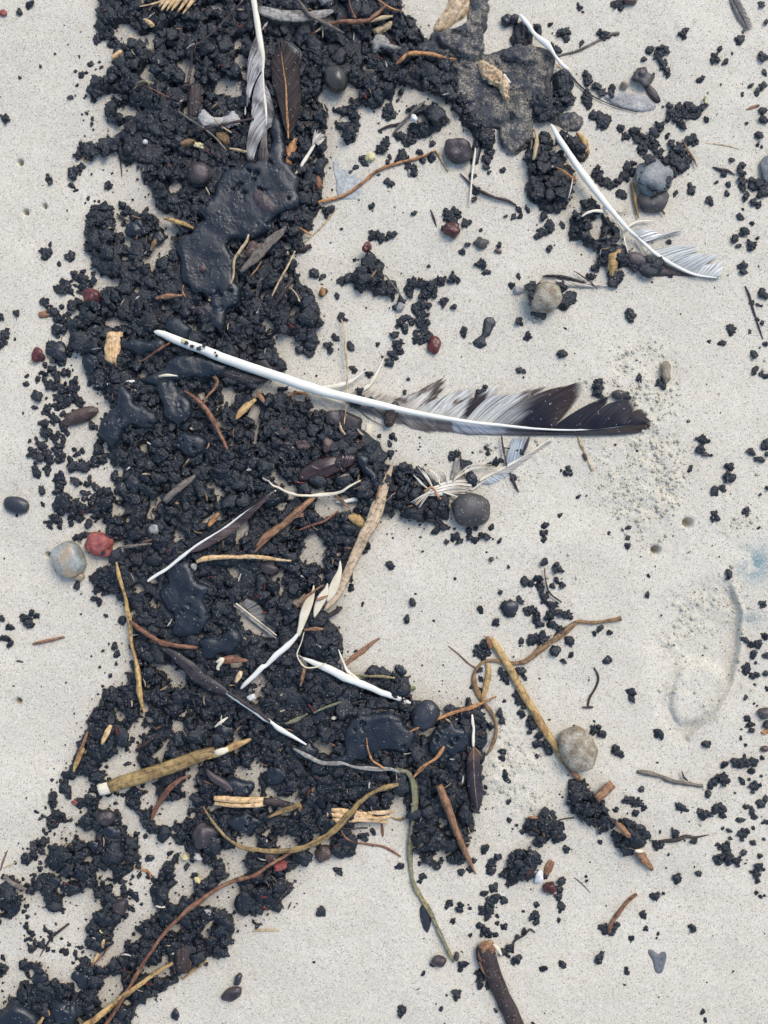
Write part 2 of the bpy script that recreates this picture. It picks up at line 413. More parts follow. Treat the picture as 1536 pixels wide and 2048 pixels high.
# ------------------------------------------------------------------ where the tar lies (photo pixels on the sand)
MASS = [
 # upper column
 [(200,-40),(204,20),(196,55),(202,86),(228,90),(246,108),(219,133),(210,160),(186,165),(184,185),(200,204),(212,216),(207,240),(226,250),(245,262),(236,270),(212,276),(200,286),(160,285),(150,300),(162,316),(192,316),(216,308),(230,298),(242,320),(262,332),(272,355),(300,364),(306,400),(312,420),(330,430),(345,425),(362,470),(340,470),(318,440),(300,428),(262,430),(250,442),(252,470),(262,500),(236,490),(230,440),(225,408),(192,410),(170,430),(173,480),(182,515),(200,552),(210,580),(192,588),(168,606),(158,628),(146,650),(150,664),(138,672),(140,690),(165,708),(160,735),(155,752),(172,764),(200,770),(214,790),(232,830),(214,850),(208,880),(196,905),(232,925),(250,935),(250,990),(226,985),(205,970),(190,1005),(170,1010),(150,995),(138,975),(120,985),(108,1005),(112,1024),(150,1032),(178,1046),(180,1070),(160,1082),(175,1090),(225,1075),(235,1110),(225,1132),(190,1135),(178,1146),(186,1175),(205,1170),(238,1180),(254,1205),(262,1250),(264,1290),(276,1318),(262,1345),(250,1372),(228,1372),(205,1388),(198,1412),(182,1430),(180,1452),(152,1490),(138,1512),(136,1534),(122,1550),(102,1582),(96,1612),(84,1628),(76,1652),(62,1672),(66,1698),(34,1702),(36,1740),(0,1765),(-40,1780),(-40,2090),(265,2090),(265,2018),(292,2000),(312,1990),(332,1984),(360,1974),(366,1950),(400,1925),(448,1912),(456,1890),(470,1870),(505,1860),(530,1855),(545,1822),(588,1814),(590,1770),(600,1732),(620,1712),(645,1700),(672,1690),(676,1714),(708,1714),(720,1685),(700,1660),(690,1650),(740,1640),(778,1618),(784,1600),(800,1576),(812,1604),(822,1650),(828,1700),(836,1750),(850,1768),(880,1728),(925,1728),(938,1700),(950,1662),(966,1600),(962,1536),(970,1500),(976,1450),(960,1402),(938,1402),(880,1412),(826,1398),(818,1352),(800,1346),(745,1330),(735,1352),(700,1350),(685,1330),(684,1290),(684,1262),(670,1245),(645,1240),(640,1215),(650,1190),(672,1165),(690,1140),(715,1100),(740,1050),(752,1030),(780,1020),(800,1030),(850,1050),(890,1050),(905,1030),(900,1000),(880,975),(865,950),(830,932),(790,930),(764,925),(764,890),(736,868),(700,842),(655,832),(640,800),(560,792),(518,792),(512,806),(500,780),(530,765),(560,745),(570,722),(556,706),(552,670),(568,668),(600,682),(608,706),(632,716),(636,664),(646,640),(645,612),(608,566),(592,536),(606,520),(612,490),(602,470),(626,455),(634,426),(642,398),(650,330),(656,288),(640,250),(655,262),(655,215),(640,190),(645,165),(700,158),(706,205),(740,220),(762,212),(790,200),(790,165),(850,185),(905,210),(920,250),(950,270),(948,310),(985,310),(990,262),(960,240),(930,200),(920,140),(880,120),(862,90),(830,40),(808,22),(795,-40)],
 [(668,216),(700,210),(722,235),(718,260),(705,285),(695,285),(685,262),(668,255)],
 [(812,215),(850,206),(890,225),(893,250),(870,275),(842,280),(815,265),(822,235)],
 [(1100,146),(1125,142),(1145,166),(1142,200),(1130,225),(1110,220)],
 [(1045,322),(1060,270),(1085,262),(1110,290),(1140,335),(1150,375),(1165,385),(1160,395),(1140,400),(1135,420),(1110,430),(1090,425),(1055,405),(1052,375),(1058,350)],
 [(1115,265),(1150,275),(1165,285),(1178,300),(1172,320),(1158,325),(1150,315),(1140,300),(1125,285)],
 [(1150,390),(1185,400),(1210,425),(1235,455),(1250,490),(1255,520),(1270,540),(1240,550),(1215,545),(1200,520),(1195,500),(1165,490),(1170,475),(1135,480),(1140,455),(1140,425),(1165,420)],
 [(1240,500),(1270,505),(1300,520),(1330,540),(1310,552),(1270,548)],
 [(702,517),(765,514),(768,545),(790,557),(795,577),(790,596),(768,594),(750,598),(742,580),(735,568),(722,586),(712,578),(700,560)],
 [(1135,1555),(1170,1560),(1190,1590),(1205,1605),(1230,1640),(1260,1640),(1290,1650),(1302,1675),(1290,1695),(1265,1706),(1230,1694),(1225,1675),(1195,1668),(1190,1650),(1165,1648),(1140,1620),(1136,1590)],
 [(1080,1622),(1100,1617),(1115,1640),(1128,1655),(1122,1680),(1110,1688),(1080,1683),(1050,1670),(1052,1645)],
 [(1024,1702),(1060,1692),(1080,1710),(1078,1740),(1065,1762),(1040,1753),(1020,1778),(1010,1740)],
 [(1040,190),(1070,170),(1100,180),(1120,225),(1110,245),(1070,245)],
 [(1028,1300),(1045,1330),(1055,1360),(1040,1350),(1025,1322)],
 [(680,1660),(668,1690),(676,1715),(700,1712),(706,1690)],
 [(208,60),(240,40),(262,20),(240,0),(215,0)],
]
HOLES = [
 [(234,50),(268,56),(286,62),(276,80),(262,98),(240,90),(230,70)],
 [(366,116),(392,122),(402,160),(388,178),(372,168),(366,140)],
 [(438,146),(456,146),(462,166),(448,188),(436,210),(428,190)],
 [(470,160),(490,164),(494,186),(480,196),(466,214),(462,190)],
 [(376,340),(398,336),(404,352),(386,360)],
 [(252,290),(262,288),(266,300),(256,304)],
 [(206,640),(244,630),(250,650),(226,664)],
 [(268,705),(290,700),(294,726),(284,734),(270,724)],
 [(446,768),(470,768),(478,790),(470,828),(452,818),(450,790)],
 [(516,800),(530,806),(528,830),(512,858),(500,836)],
 [(128,872),(150,868),(158,892),(146,908),(134,896)],
 [(200,882),(228,888),(236,908),(210,906)],
 [(160,915),(186,906),(200,912),(186,935),(168,945),(158,935)],
 [(90,900),(104,898),(104,920),(94,918)],
 [(344,1060),(362,1050),(380,1062),(378,1084),(356,1082),(344,1074)],
 [(655,990),(705,990),(740,1010),(700,1025),(660,1028)],
 [(604,1076),(630,1060),(652,1066),(652,1092),(644,1124),(606,1130),(592,1118),(618,1100)],
 [(624,1000),(660,996),(672,1020),(650,1050),(630,1030)],
 [(480,1200),(500,1192),(516,1210),(545,1236),(560,1262),(552,1290),(532,1282),(498,1255),(478,1232)],
 [(292,1314),(320,1318),(350,1330),(374,1350),(374,1380),(356,1384),(338,1362),(336,1345),(300,1332)],
 [(308,1415),(326,1412),(324,1432),(312,1440)],
 [(270,1440),(300,1434),(320,1445),(300,1462),(280,1480),(268,1510),(262,1536),(238,1545),(226,1556),(205,1560),(212,1530),(240,1490)],
 [(358,1436),(374,1430),(378,1462),(350,1472),(348,1490),(318,1520),(300,1522),(308,1500),(340,1470)],
 [(385,1505),(430,1486),(425,1505),(395,1535),(384,1530)],
 [(374,1500),(396,1500),(400,1540),(385,1552),(376,1530)],
 [(470,1545),(492,1522),(512,1530),(520,1560),(530,1582),(500,1590),(478,1580)],
 [(512,1520),(530,1512),(528,1535),(514,1540)],
 [(140,1560),(160,1550),(182,1560),(184,1595),(170,1588),(146,1578)],
 [(202,1596),(230,1584),(252,1592),(246,1604),(228,1610),(204,1608)],
 [(124,1622),(150,1614),(180,1618),(172,1632),(134,1636)],
 [(244,1616),(268,1612),(276,1640),(278,1656),(256,1662),(244,1640)],
 [(314,1612),(336,1598),(350,1604),(380,1612),(388,1624),(346,1636),(318,1650),(314,1632)],
 [(366,1582),(390,1558),(396,1575),(380,1588)],
 [(172,1668),(196,1656),(204,1664),(186,1678),(172,1678)],
 [(284,1660),(296,1656),(300,1680),(330,1678),(352,1680),(348,1712),(324,1716),(290,1714),(276,1700),(284,1684)],
 [(70,1712),(96,1700),(108,1726),(106,1742),(92,1736)],
 [(112,1746),(130,1740),(134,1758),(116,1768)],
 [(38,1730),(60,1724),(76,1740),(60,1762),(40,1752)],
 [(48,1796),(78,1788),(94,1806),(92,1836),(66,1838),(50,1822)],
 [(134,1806),(158,1792),(180,1776),(192,1794),(178,1822),(160,1850),(146,1836),(130,1824)],
 [(150,1856),(172,1842),(170,1870),(156,1884)],
 [(236,1762),(262,1746),(276,1746),(304,1752),(298,1782),(262,1776),(240,1786)],
 [(262,1796),(292,1792),(312,1804),(312,1822),(270,1842),(256,1862),(246,1850),(250,1820)],
 [(434,1776),(462,1746),(470,1770),(472,1800),(444,1800)],
 [(340,1778),(358,1772),(358,1802),(342,1804)],
 [(0,1838),(30,1836),(60,1850),(90,1866),(150,1850),(160,1880),(164,1912),(150,1924),(120,1940),(100,1912),(60,1910),(30,1920),(0,1915),(-20,1900)],
 [(110,1942),(146,1930),(150,1955),(140,1962),(118,1955)],
 [(168,1888),(186,1898),(190,1920),(196,1930),(216,1924),(236,1900),(250,1870),(236,1880),(214,1910),(200,1905)],
 [(210,1960),(226,1950),(240,1958),(238,1985),(222,1994),(210,1984)],
 [(564,1668),(586,1664),(594,1684),(582,1700),(560,1702)],
 [(622,1666),(640,1656),(668,1662),(668,1684),(654,1690),(632,1682)],
 [(8,1956),(36,1950),(40,1975),(20,1985)],
 [(640,165),(652,165),(652,200),(642,195)],
]
PUDDLES = [  # name, outline, height above what it lies on, label
 ([(500,326),(482,346),(465,340),(447,353),(434,385),(430,402),(410,414),(402,432),(416,446),(400,456),(384,474),(360,482),(357,500),(366,528),(364,556),(378,582),(405,592),(424,606),(428,640),(424,664),(446,672),(458,652),(462,622),(478,604),(484,582),(468,560),(474,530),(464,508),(462,490),(478,476),(502,484),(526,476),(542,460),(548,442),(574,434),(592,420),(600,396),(600,368),(586,344),(572,330),(570,296),(568,268),(560,242),(550,240),(546,262),(546,292),(536,318),(520,332)], 15, 'widest slate grey pool of melted tar below the two top feathers'),
 ([(338,655),(352,640),(376,642),(384,662),(370,684),(350,684)], 10, 'small smooth tar pool just above the root end of the long white feather'),
 ([(296,770),(306,752),(330,742),(345,722),(372,706),(398,712),(424,722),(452,736),(446,750),(412,756),(384,766),(352,766),(322,778)], 10, 'melted tar pool along the underside of the long white quill'),
 ([(236,780),(252,770),(266,782),(272,806),(296,812),(316,828),(318,850),(296,860),(270,850),(252,862),(244,884),(228,898),(212,872),(210,846),(226,824),(240,812)], 13, 'bubbly melted tar pool right of the oval brown pebble'),
 ([(318,770),(340,760),(356,764),(362,794),(380,802),(388,822),(382,848),(362,860),(346,850),(330,838),(336,812),(322,798)], 13, 'smooth tar pool left of the crooked red twig'),
 ([(360,872),(384,862),(406,868),(424,886),(414,908),(390,916),(368,912),(356,894)], 14, 'domed tar pool above the pale driftwood stub'),
 ([(360,1118),(388,1128),(402,1152),(418,1176),(410,1200),(424,1232),(408,1262),(372,1274),(346,1258),(354,1228),(336,1210),(324,1182),(344,1164),(344,1138)], 12, 'melted tar pool under the tip of the thin brown feather'),
 ([(404,1284),(420,1272),(446,1270),(468,1250),(488,1262),(482,1290),(476,1308),(456,1300),(440,1312),(414,1306)], 12, 'tar pool below the split grey stalks'),
 ([(690,1452),(716,1424),(752,1420),(784,1418),(812,1440),(826,1472),(814,1498),(776,1492),(742,1506),(712,1518),(676,1530),(662,1518),(690,1496)], 10, 'lacy melted tar sheet right of the broken black and white quill'),
 ([(870,1452),(905,1446),(930,1456),(934,1486),(912,1500),(886,1516),(866,1506),(858,1478)], 9, 'melted tar pool left of the smallest dark feather'),
 ([(-60,2090),(-60,2030),(0,2012),(40,1996),(68,1998),(80,2024),(96,2050),(110,2090)], 20, 'smooth swollen tar pool in the bottom left corner'),
 ([(108,2005),(128,1992),(160,2000),(168,2020),(150,2040),(120,2036)], 14, 'tar pool right of the corner tar pool'),
 ([(718,906),(734,914),(740,934),(752,950),(752,968),(742,962),(730,940),(714,924)], 9, 'narrow tar drip beside the glossy brown pod'),
 ([(245,690),(275,684),(300,690),(330,680),(340,700),(310,712),(270,708)], 8, 'thin tar pool below the square pale wood chip'),
 ([(440,1560),(470,1552),(500,1562),(506,1580),(470,1600),(440,1592)], 9, 'tar pool above the split orange wood'),
 ([(590,1488),(620,1480),(640,1496),(624,1516),(596,1516)], 9, 'tar pool above the pale grey grass strip'),
 ([(460,1630),(500,1618),(525,1640),(505,1664),(470,1660)], 10, 'tar pool inside the curve of the golden stem'),
]
def grid_mask(polys, x0, y0, nx, ny, st, warp=0.0, wsc=12.0):
    X, Y = np.meshgrid(x0 + (np.arange(nx) + .5) * st, y0 + (np.arange(ny) + .5) * st)
    if warp:
        X, Y = X + warp * (fbm(X, Y, wsc, 71, 2) - .5) * 4, Y + warp * (fbm(X, Y, wsc, 72, 2) - .5) * 4
    m = np.zeros(X.shape, bool)
    for p in polys: m |= inside(p, X, Y)
    return m
GX0, GY0, GST = -80, -80, 4
GNX, GNY = (1536 + 160) // GST, (2048 + 160) // GST
hole_m = grid_mask(HOLES, GX0, GY0, GNX, GNY, GST, 1.6, 16)
GXX, GYY = np.meshgrid(GX0 + (np.arange(GNX) + .5) * GST, GY0 + (np.arange(GNY) + .5) * GST)
loose = sstep(GYY + (300 - GXX) * .25, 1480, 1560) * (1 - sstep(GXX, 560, 640)) + (1 - sstep(GXX, 190, 250)) * sstep(GYY, 620, 700) * (1 - sstep(GYY, 1060, 1100))
loose = np.clip(loose, 0, 1)
hole_b = blur(hole_m, 2)
gaps = fbm(GXX, GYY, 34, 301, 2)
hole_m = (hole_b > 0.5 - 0.24 * loose) | ((loose > .5) & (gaps < 0.335)) | (gaps < 0.25) | (fbm(GXX, GYY, 17, 303, 2) < 0.27 + .04 * loose)
mass_m = grid_mask(MASS, GX0, GY0, GNX, GNY, GST) & ~hole_m
pud_m = grid_mask([p[0] for p in PUDDLES], GX0, GY0, GNX, GNY, GST)
mass_b = blur(mass_m | pud_m, 1)
mass_bb = blur(mass_m | pud_m, 4)
mass_far = blur(mass_m | pud_m, 8)

def look(a, x, y):
    fx = np.clip((np.asarray(x, float) - GX0) / GST - .5, 0, GNX - 1.001)
    fy = np.clip((np.asarray(y, float) - GY0) / GST - .5, 0, GNY - 1.001)
    ix = fx.astype(int); iy = fy.astype(int); tx = fx - ix; ty = fy - iy
    return (a[iy, ix] * (1 - tx) + a[iy, ix + 1] * tx) * (1 - ty) + (a[iy + 1, ix] * (1 - tx) + a[iy + 1, ix + 1] * tx) * ty

# ------------------------------------------------------------------ sand relief
COARSE = [ [(1215,700),(1290,690),(1345,700),(1350,780),(1345,860),(1370,930),(1350,1040),(1320,1090),(1260,1070),(1210,1010),(1195,930),(1230,880),(1200,800)],
           [(1330,1200),(1400,1160),(1470,1160),(1486,1210),(1482,1300),(1466,1370),(1430,1430),(1380,1475),(1340,1460),(1318,1400),(1310,1330),(1300,1260)],
           [(985,1440),(1020,1430),(1050,1470),(1100,1500),(1125,1545),(1110,1600),(1060,1625),(1000,1630),(975,1600),(972,1520)],
           [(1410,1000),(1500,1010),(1500,1060),(1440,1070)], [(960,860),(1080,880),(1120,940),(1060,960),(980,930)] ]
HOLLOW = [(38,322,5),(50,423,5),(88,411,4),(95,1110,5),(115,1139,5),(1375,1046,9),(1312,1100,8),(37,1402,5)]
SCARP = [(1466,1170),(1486,1222),(1482,1300),(1466,1372),(1430,1430),(1380,1476)]
MOUND = [(1352,1345),(1372,1322),(1410,1322),(1450,1345),(1462,1380),(1440,1420),(1405,1445),(1352,1448),(1340,1410),(1338,1375)]
FILM = [(664,318),(700,308),(735,350),(722,400),(676,398)]
def poly_soft(poly, X, Y, k):
    x0 = min(p[0] for p in poly) - 60; x1 = max(p[0] for p in poly) + 60
    y0 = min(p[1] for p in poly) - 60; y1 = max(p[1] for p in poly) + 60
    st = 2.0; nx = int((x1 - x0) / st); ny = int((y1 - y0) / st)
    m = blur(grid_mask([poly], x0, y0, nx, ny, st), k)
    fx = np.clip((X - x0) / st - .5, 0, nx - 1.001); fy = np.clip((Y - y0) / st - .5, 0, ny - 1.001)
    return m[fy.astype(int), fx.astype(int)]
def seg_dist(pts, X, Y):
    d = np.full(X.shape, 1e9)
    for (x1, y1), (x2, y2) in zip(pts, pts[1:]):
        vx, vy = x2 - x1, y2 - y1
        t = np.clip(((X - x1) * vx + (Y - y1) * vy) / (vx * vx + vy * vy), 0, 1)
        d = np.minimum(d, np.hypot(X - x1 - t * vx, Y - y1 - t * vy))
    return d
def sand_fields(X, Y):
    coarse = np.zeros(X.shape)
    for p in COARSE: coarse = np.maximum(coarse, poly_soft(p, X, Y, 8))
    coarse = coarse * sstep(fbm(X, Y, 46, 3), 0.36, 0.62) * (1 - .8 * poly_soft(MOUND, X, Y, 3))
    z = (fbm(X, Y, 340, 11, 3) - .5) * 16 + (fbm(X, Y, 60, 5, 3) - .5) * 3.2 + (vn(X, Y, 7, 9) - .5) * 0.8
    z += (vn(X * .35 + Y * .5, Y * .5 - X * .35, 42, 8) - .5) * 3.2
    z += coarse * ((vn(X, Y, 6.5, 21) - .5) * 3.6 + (fbm(X, Y, 30, 22, 2) - .5) * 7 + 1)
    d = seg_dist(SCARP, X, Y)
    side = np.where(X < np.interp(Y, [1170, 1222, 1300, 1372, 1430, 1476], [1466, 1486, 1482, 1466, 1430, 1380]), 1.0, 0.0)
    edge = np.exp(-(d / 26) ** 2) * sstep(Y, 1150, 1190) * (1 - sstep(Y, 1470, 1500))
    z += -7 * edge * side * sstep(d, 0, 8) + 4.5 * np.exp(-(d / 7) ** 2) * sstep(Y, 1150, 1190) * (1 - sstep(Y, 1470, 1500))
    mo = poly_soft(MOUND, X, Y, 3)
    ring = poly_soft(COARSE[1], X, Y, 6)
    z += -5.5 * ring * (1 - mo) + mo * (6 + 3.5 * (fbm(X, Y, 20, 31) - .5))
    crack = np.exp(-(seg_dist([(1392,1326),(1358,1345),(1340,1385),(1340,1420),(1352,1446)], X + 5 * (vn(X, Y, 9, 2) - .5), Y) / 3.2) ** 2)
    z -= 5 * crack
    for hx, hy, hr in HOLLOW:
        z -= 26 * np.exp(-(np.hypot(X - hx, Y - hy) / hr) ** 4)
    damp = sstep(look(mass_far, X, Y), 0.15, 0.95) * 0.75
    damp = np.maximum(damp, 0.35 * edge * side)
    damp = np.maximum(damp, 0.8 * np.exp(-(np.hypot(X - 37, Y - 1402) / 8) ** 2))
    st = np.exp(-((X - 1510) / 34) ** 2 - ((Y - 1128) / 34) ** 2) * sstep(fbm(X, Y, 30, 77), 0.34, 0.62) * 0.9
    st = np.maximum(st, 0.5 * np.exp(-((X - 1500) / 24) ** 2 - ((Y - 1236) / 10) ** 2))
    return z, coarse * 0.6, damp, st
def ground(x, y):
    "sand height plus the bed of tar, in pixels"
    z = (fbm(x, y, 340, 11, 3) - .5) * 16 + (fbm(x, y, 60, 5, 3) - .5) * 3.2
    return z + 21 * sstep(look(mass_bb, x, y), 0.25, 0.85)

def build_sand():
    def axis(lo, hi, st):
        a = list(np.arange(lo, hi + st, st)); g = st
        while a[-1] < hi + 90000:
            g *= 1.35; a.append(a[-1] + g)
        g = st
        while a[0] > lo - 90000:
            g *= 1.35; a.insert(0, a[0] - g)
        return np.array(a)
    xs = axis(-60, 1596, 3.0); ys = axis(-60, 2108, 3.0)
    X, Y = np.meshgrid(xs, ys)
    z, co, da, st = sand_fields(X, Y)
    far = sstep(np.maximum(np.abs(X - 768) - 900, np.abs(Y - 1024) - 1150), 0, 4000)
    z = z * (1 - far * 0.6)
    V = np.stack([(X.ravel() - 768) * S, (1024 - Y.ravel()) * S, z.ravel() * S], 1)
    ny, nx = X.shape
    i = np.arange(ny * nx).reshape(ny, nx)
    F = np.stack([i[:-1, :-1].ravel(), i[1:, :-1].ravel(), i[1:, 1:].ravel(), i[:-1, 1:].ravel()], 1)
    me = mesh_from('sand', V, F, None, np.stack([co.ravel(), da.ravel(), st.ravel()], 1))
    o = link('sand', me, M['sand'])
    tag(o, 'pale fine beach sand under the tar and feathers', None, kind='structure')
build_sand()

# ------------------------------------------------------------------ builders
def relief(name, poly, H, mat, z0=None, k=2, st=2.0, wob=0.0, wsc=30, fine=0.0, prof='dome', parent=None, ang=0.0, holes=(), seed=1, drape=0.0, extra=None, warp=0.9, warpsc=9.0):
    "a low body with a rounded rim, grown over an outline: pools, flakes, stones, chips"
    x0 = min(p[0] for p in poly) - 3 * st; x1 = max(p[0] for p in poly) + 3 * st
    y0 = min(p[1] for p in poly) - 3 * st; y1 = max(p[1] for p in poly) + 3 * st
    nx = int((x1 - x0) / st) + 1; ny = int((y1 - y0) / st) + 1
    ss = 2
    m = grid_mask([poly], x0 - st / 2, y0 - st / 2, nx * ss, ny * ss, st / ss, warp, warpsc).astype(float)
    for h in holes:
        m[grid_mask([h], x0 - st / 2, y0 - st / 2, nx * ss, ny * ss, st / ss)] = 0
    m = m.reshape(ny, ss, nx, ss).mean((1, 3))
    b = blur(m, k)
    bw = blur(m, k * 3) if min(nx, ny) > 8 else b
    X, Y = np.meshgrid(x0 + np.arange(nx) * st, y0 + np.arange(ny) * st)
    t = np.clip((b - 0.42) / 0.56, 0, 1)
    f = np.sqrt(1 - (1 - t) ** 2) if prof == 'dome' else sstep(t, 0, 0.6)
    if prof == 'dome': f = f * (0.55 + 0.45 * sstep(bw, 0.4, 1.0))
    base = ground(X, Y) if z0 is None else np.full(X.shape, float(z0))
    if z0 is None and drape < 1:
        base = base * drape + (1 - drape) * float(np.median(base[m > .5])) if (m > .5).any() else base
    z = base + H * f + wob * f * (fbm(X, Y, wsc, seed) - .5) * 2
    if fine:
        ca, sa = math.cos(ang), math.sin(ang)
        U = X * ca + Y * sa; Vv = -X * sa + Y * ca
        z += fine * f * (vn(U * .12, Vv, 3.0, seed + 5) - .5) * 2
    if extra is not None: z = extra(X, Y, z, f)
    z = np.where(b < 0.42, base - 3.0, z)
    keep = (b > 0.30)
    cell = keep[:-1, :-1] | keep[1:, :-1] | keep[1:, 1:] | keep[:-1, 1:]
    i = np.arange(nx * ny).reshape(ny, nx)
    F = np.stack([i[:-1, :-1][cell], i[1:, :-1][cell], i[1:, 1:][cell], i[:-1, 1:][cell]], 1)
    used = np.unique(F); rm = np.full(nx * ny, -1); rm[used] = np.arange(len(used))
    V = np.stack([X.ravel(), Y.ravel(), z.ravel()], 1)[used]
    ca, sa = math.cos(ang), math.sin(ang)
    uv = np.stack([(-V[:, 0] * sa + V[:, 1] * ca) / 100, (V[:, 0] * ca + V[:, 1] * sa) / 100], 1)
    return place(name, V, rm[F], mat, parent, uv=uv)

def tube(name, pts, mat, flat=1.0, z=None, lift=0.0, sides=8, rough=0.19, parent=None, seed=0, step=None, ztips=None, twist=0.0, drape=0.6, ridge=0.14):
    "stalk, twig, root, blade: pts = (x, y, full width)"
    w = np.mean([p[2] for p in pts])
    Q = catmull(pts, step or max(2.5, w * 0.45))
    n = len(Q)
    T = np.gradient(Q[:, :2], axis=0); T /= np.maximum(np.hypot(T[:, 0], T[:, 1]), 1e-6)[:, None]
    side = np.stack([-T[:, 1], T[:, 0]], 1)
    g = ground(Q[:, 0], Q[:, 1])
    kk = max(3, n // 5) | 1
    gp = np.pad(g, kk // 2, mode='edge'); gs = np.convolve(gp, np.ones(kk) / kk, 'valid')
    g = np.maximum(gs, g * drape + gs * (1 - drape)) if z is None else np.full(n, float(z))
    if ztips: g = g + np.linspace(ztips[0], ztips[1], n)
    r = np.maximum(Q[:, 2], 0.6) / 2
    L = np.concatenate([[0], np.cumsum(np.hypot(*np.diff(Q[:, :2], axis=0).T))])
    if sides == 8 and w > 9 and flat > .25: sides = 12
    rr = random.Random(seed * 7 + n)
    V = []; UV = []
    for k in range(sides):
        rk = 1 + (rr.uniform(-ridge, ridge) if sides > 6 else 0)
        a = 2 * math.pi * k / sides
        tw = twist * L / 100
        wob = 1 + rough * 2 * (vn(L + 31 * seed, np.full(n, k * 7.0), 9, seed) - .5) + rough * 1.2 * (vn(L, np.full(n, 3.0), 22, seed + 3) - .5) * 2
        ca = np.cos(a + tw); sa = np.sin(a + tw)
        wob = wob * rk; ex = math.cos(a) * r * wob; ez = math.sin(a) * r * wob * flat
        ct, stt = np.cos(tw), np.sin(tw)
        e1 = ex * ct - ez * stt; e2 = ex * stt + ez * ct
        V.append(np.stack([Q[:, 0] + side[:, 0] * e1, Q[:, 1] + side[:, 1] * e1, g + lift + r * flat * 0.9 + e2], 1))
        UV.append(np.stack([np.full(n, k / sides) * w / 40, L / 100], 1))
    V = np.stack(V, 1).reshape(-1, 3); UV = np.stack(UV, 1).reshape(-1, 2)
    F = []
    for i in range(n - 1):
        for k in range(sides):
            k2 = (k + 1) % sides
            F.append((i * sides + k, i * sides + k2, (i + 1) * sides + k2, (i + 1) * sides + k))
    F.append(tuple(range(sides - 1, -1, -1))); F.append(tuple((n - 1) * sides + k for k in range(sides)))
    return place(name, V, F, mat, parent, uv=UV)

ICO = {}
def ico(sub):
    if sub not in ICO:
        import bmesh
        bm = bmesh.new(); bmesh.ops.create_icosphere(bm, subdivisions=sub, radius=1.0)
        bm.verts.ensure_lookup_table()
        ICO[sub] = (np.array([v.co[:] for v in bm.verts]), [tuple(v.index for v in f.verts) for f in bm.faces]); bm.free()
    return ICO[sub]

def pebble(name, x, y, rx, ry, ang, rz, mat, amp=0.13, parent=None, sub=4, sink=0.36, seed=1, zo=None, square=0.92, freq=1.3, fineamp=0.035):
    P, F = ico(sub)
    P = P.copy()
    P = np.sign(P) * np.abs(P) ** square
    d = np.array([1 + amp * mn.noise(Vector(p) * freq + Vector((seed * 3.1, 0, 0))) * 2 + fineamp * mn.noise(Vector(p) * 6 + Vector((0, seed, 0))) for p in P])
    P = P * d[:, None]
    ca, sa = math.cos(R(ang)), math.sin(R(ang))
    X = x + P[:, 0] * rx * ca - P[:, 1] * ry * sa
    Y = y + P[:, 0] * rx * sa + P[:, 1] * ry * ca
    z0 = float(ground(x, y)) if zo is None else zo
    Z = z0 + rz * (1 - sink) + P[:, 2] * rz
    return place(name, np.stack([X, Y, Z], 1), F, mat, parent)

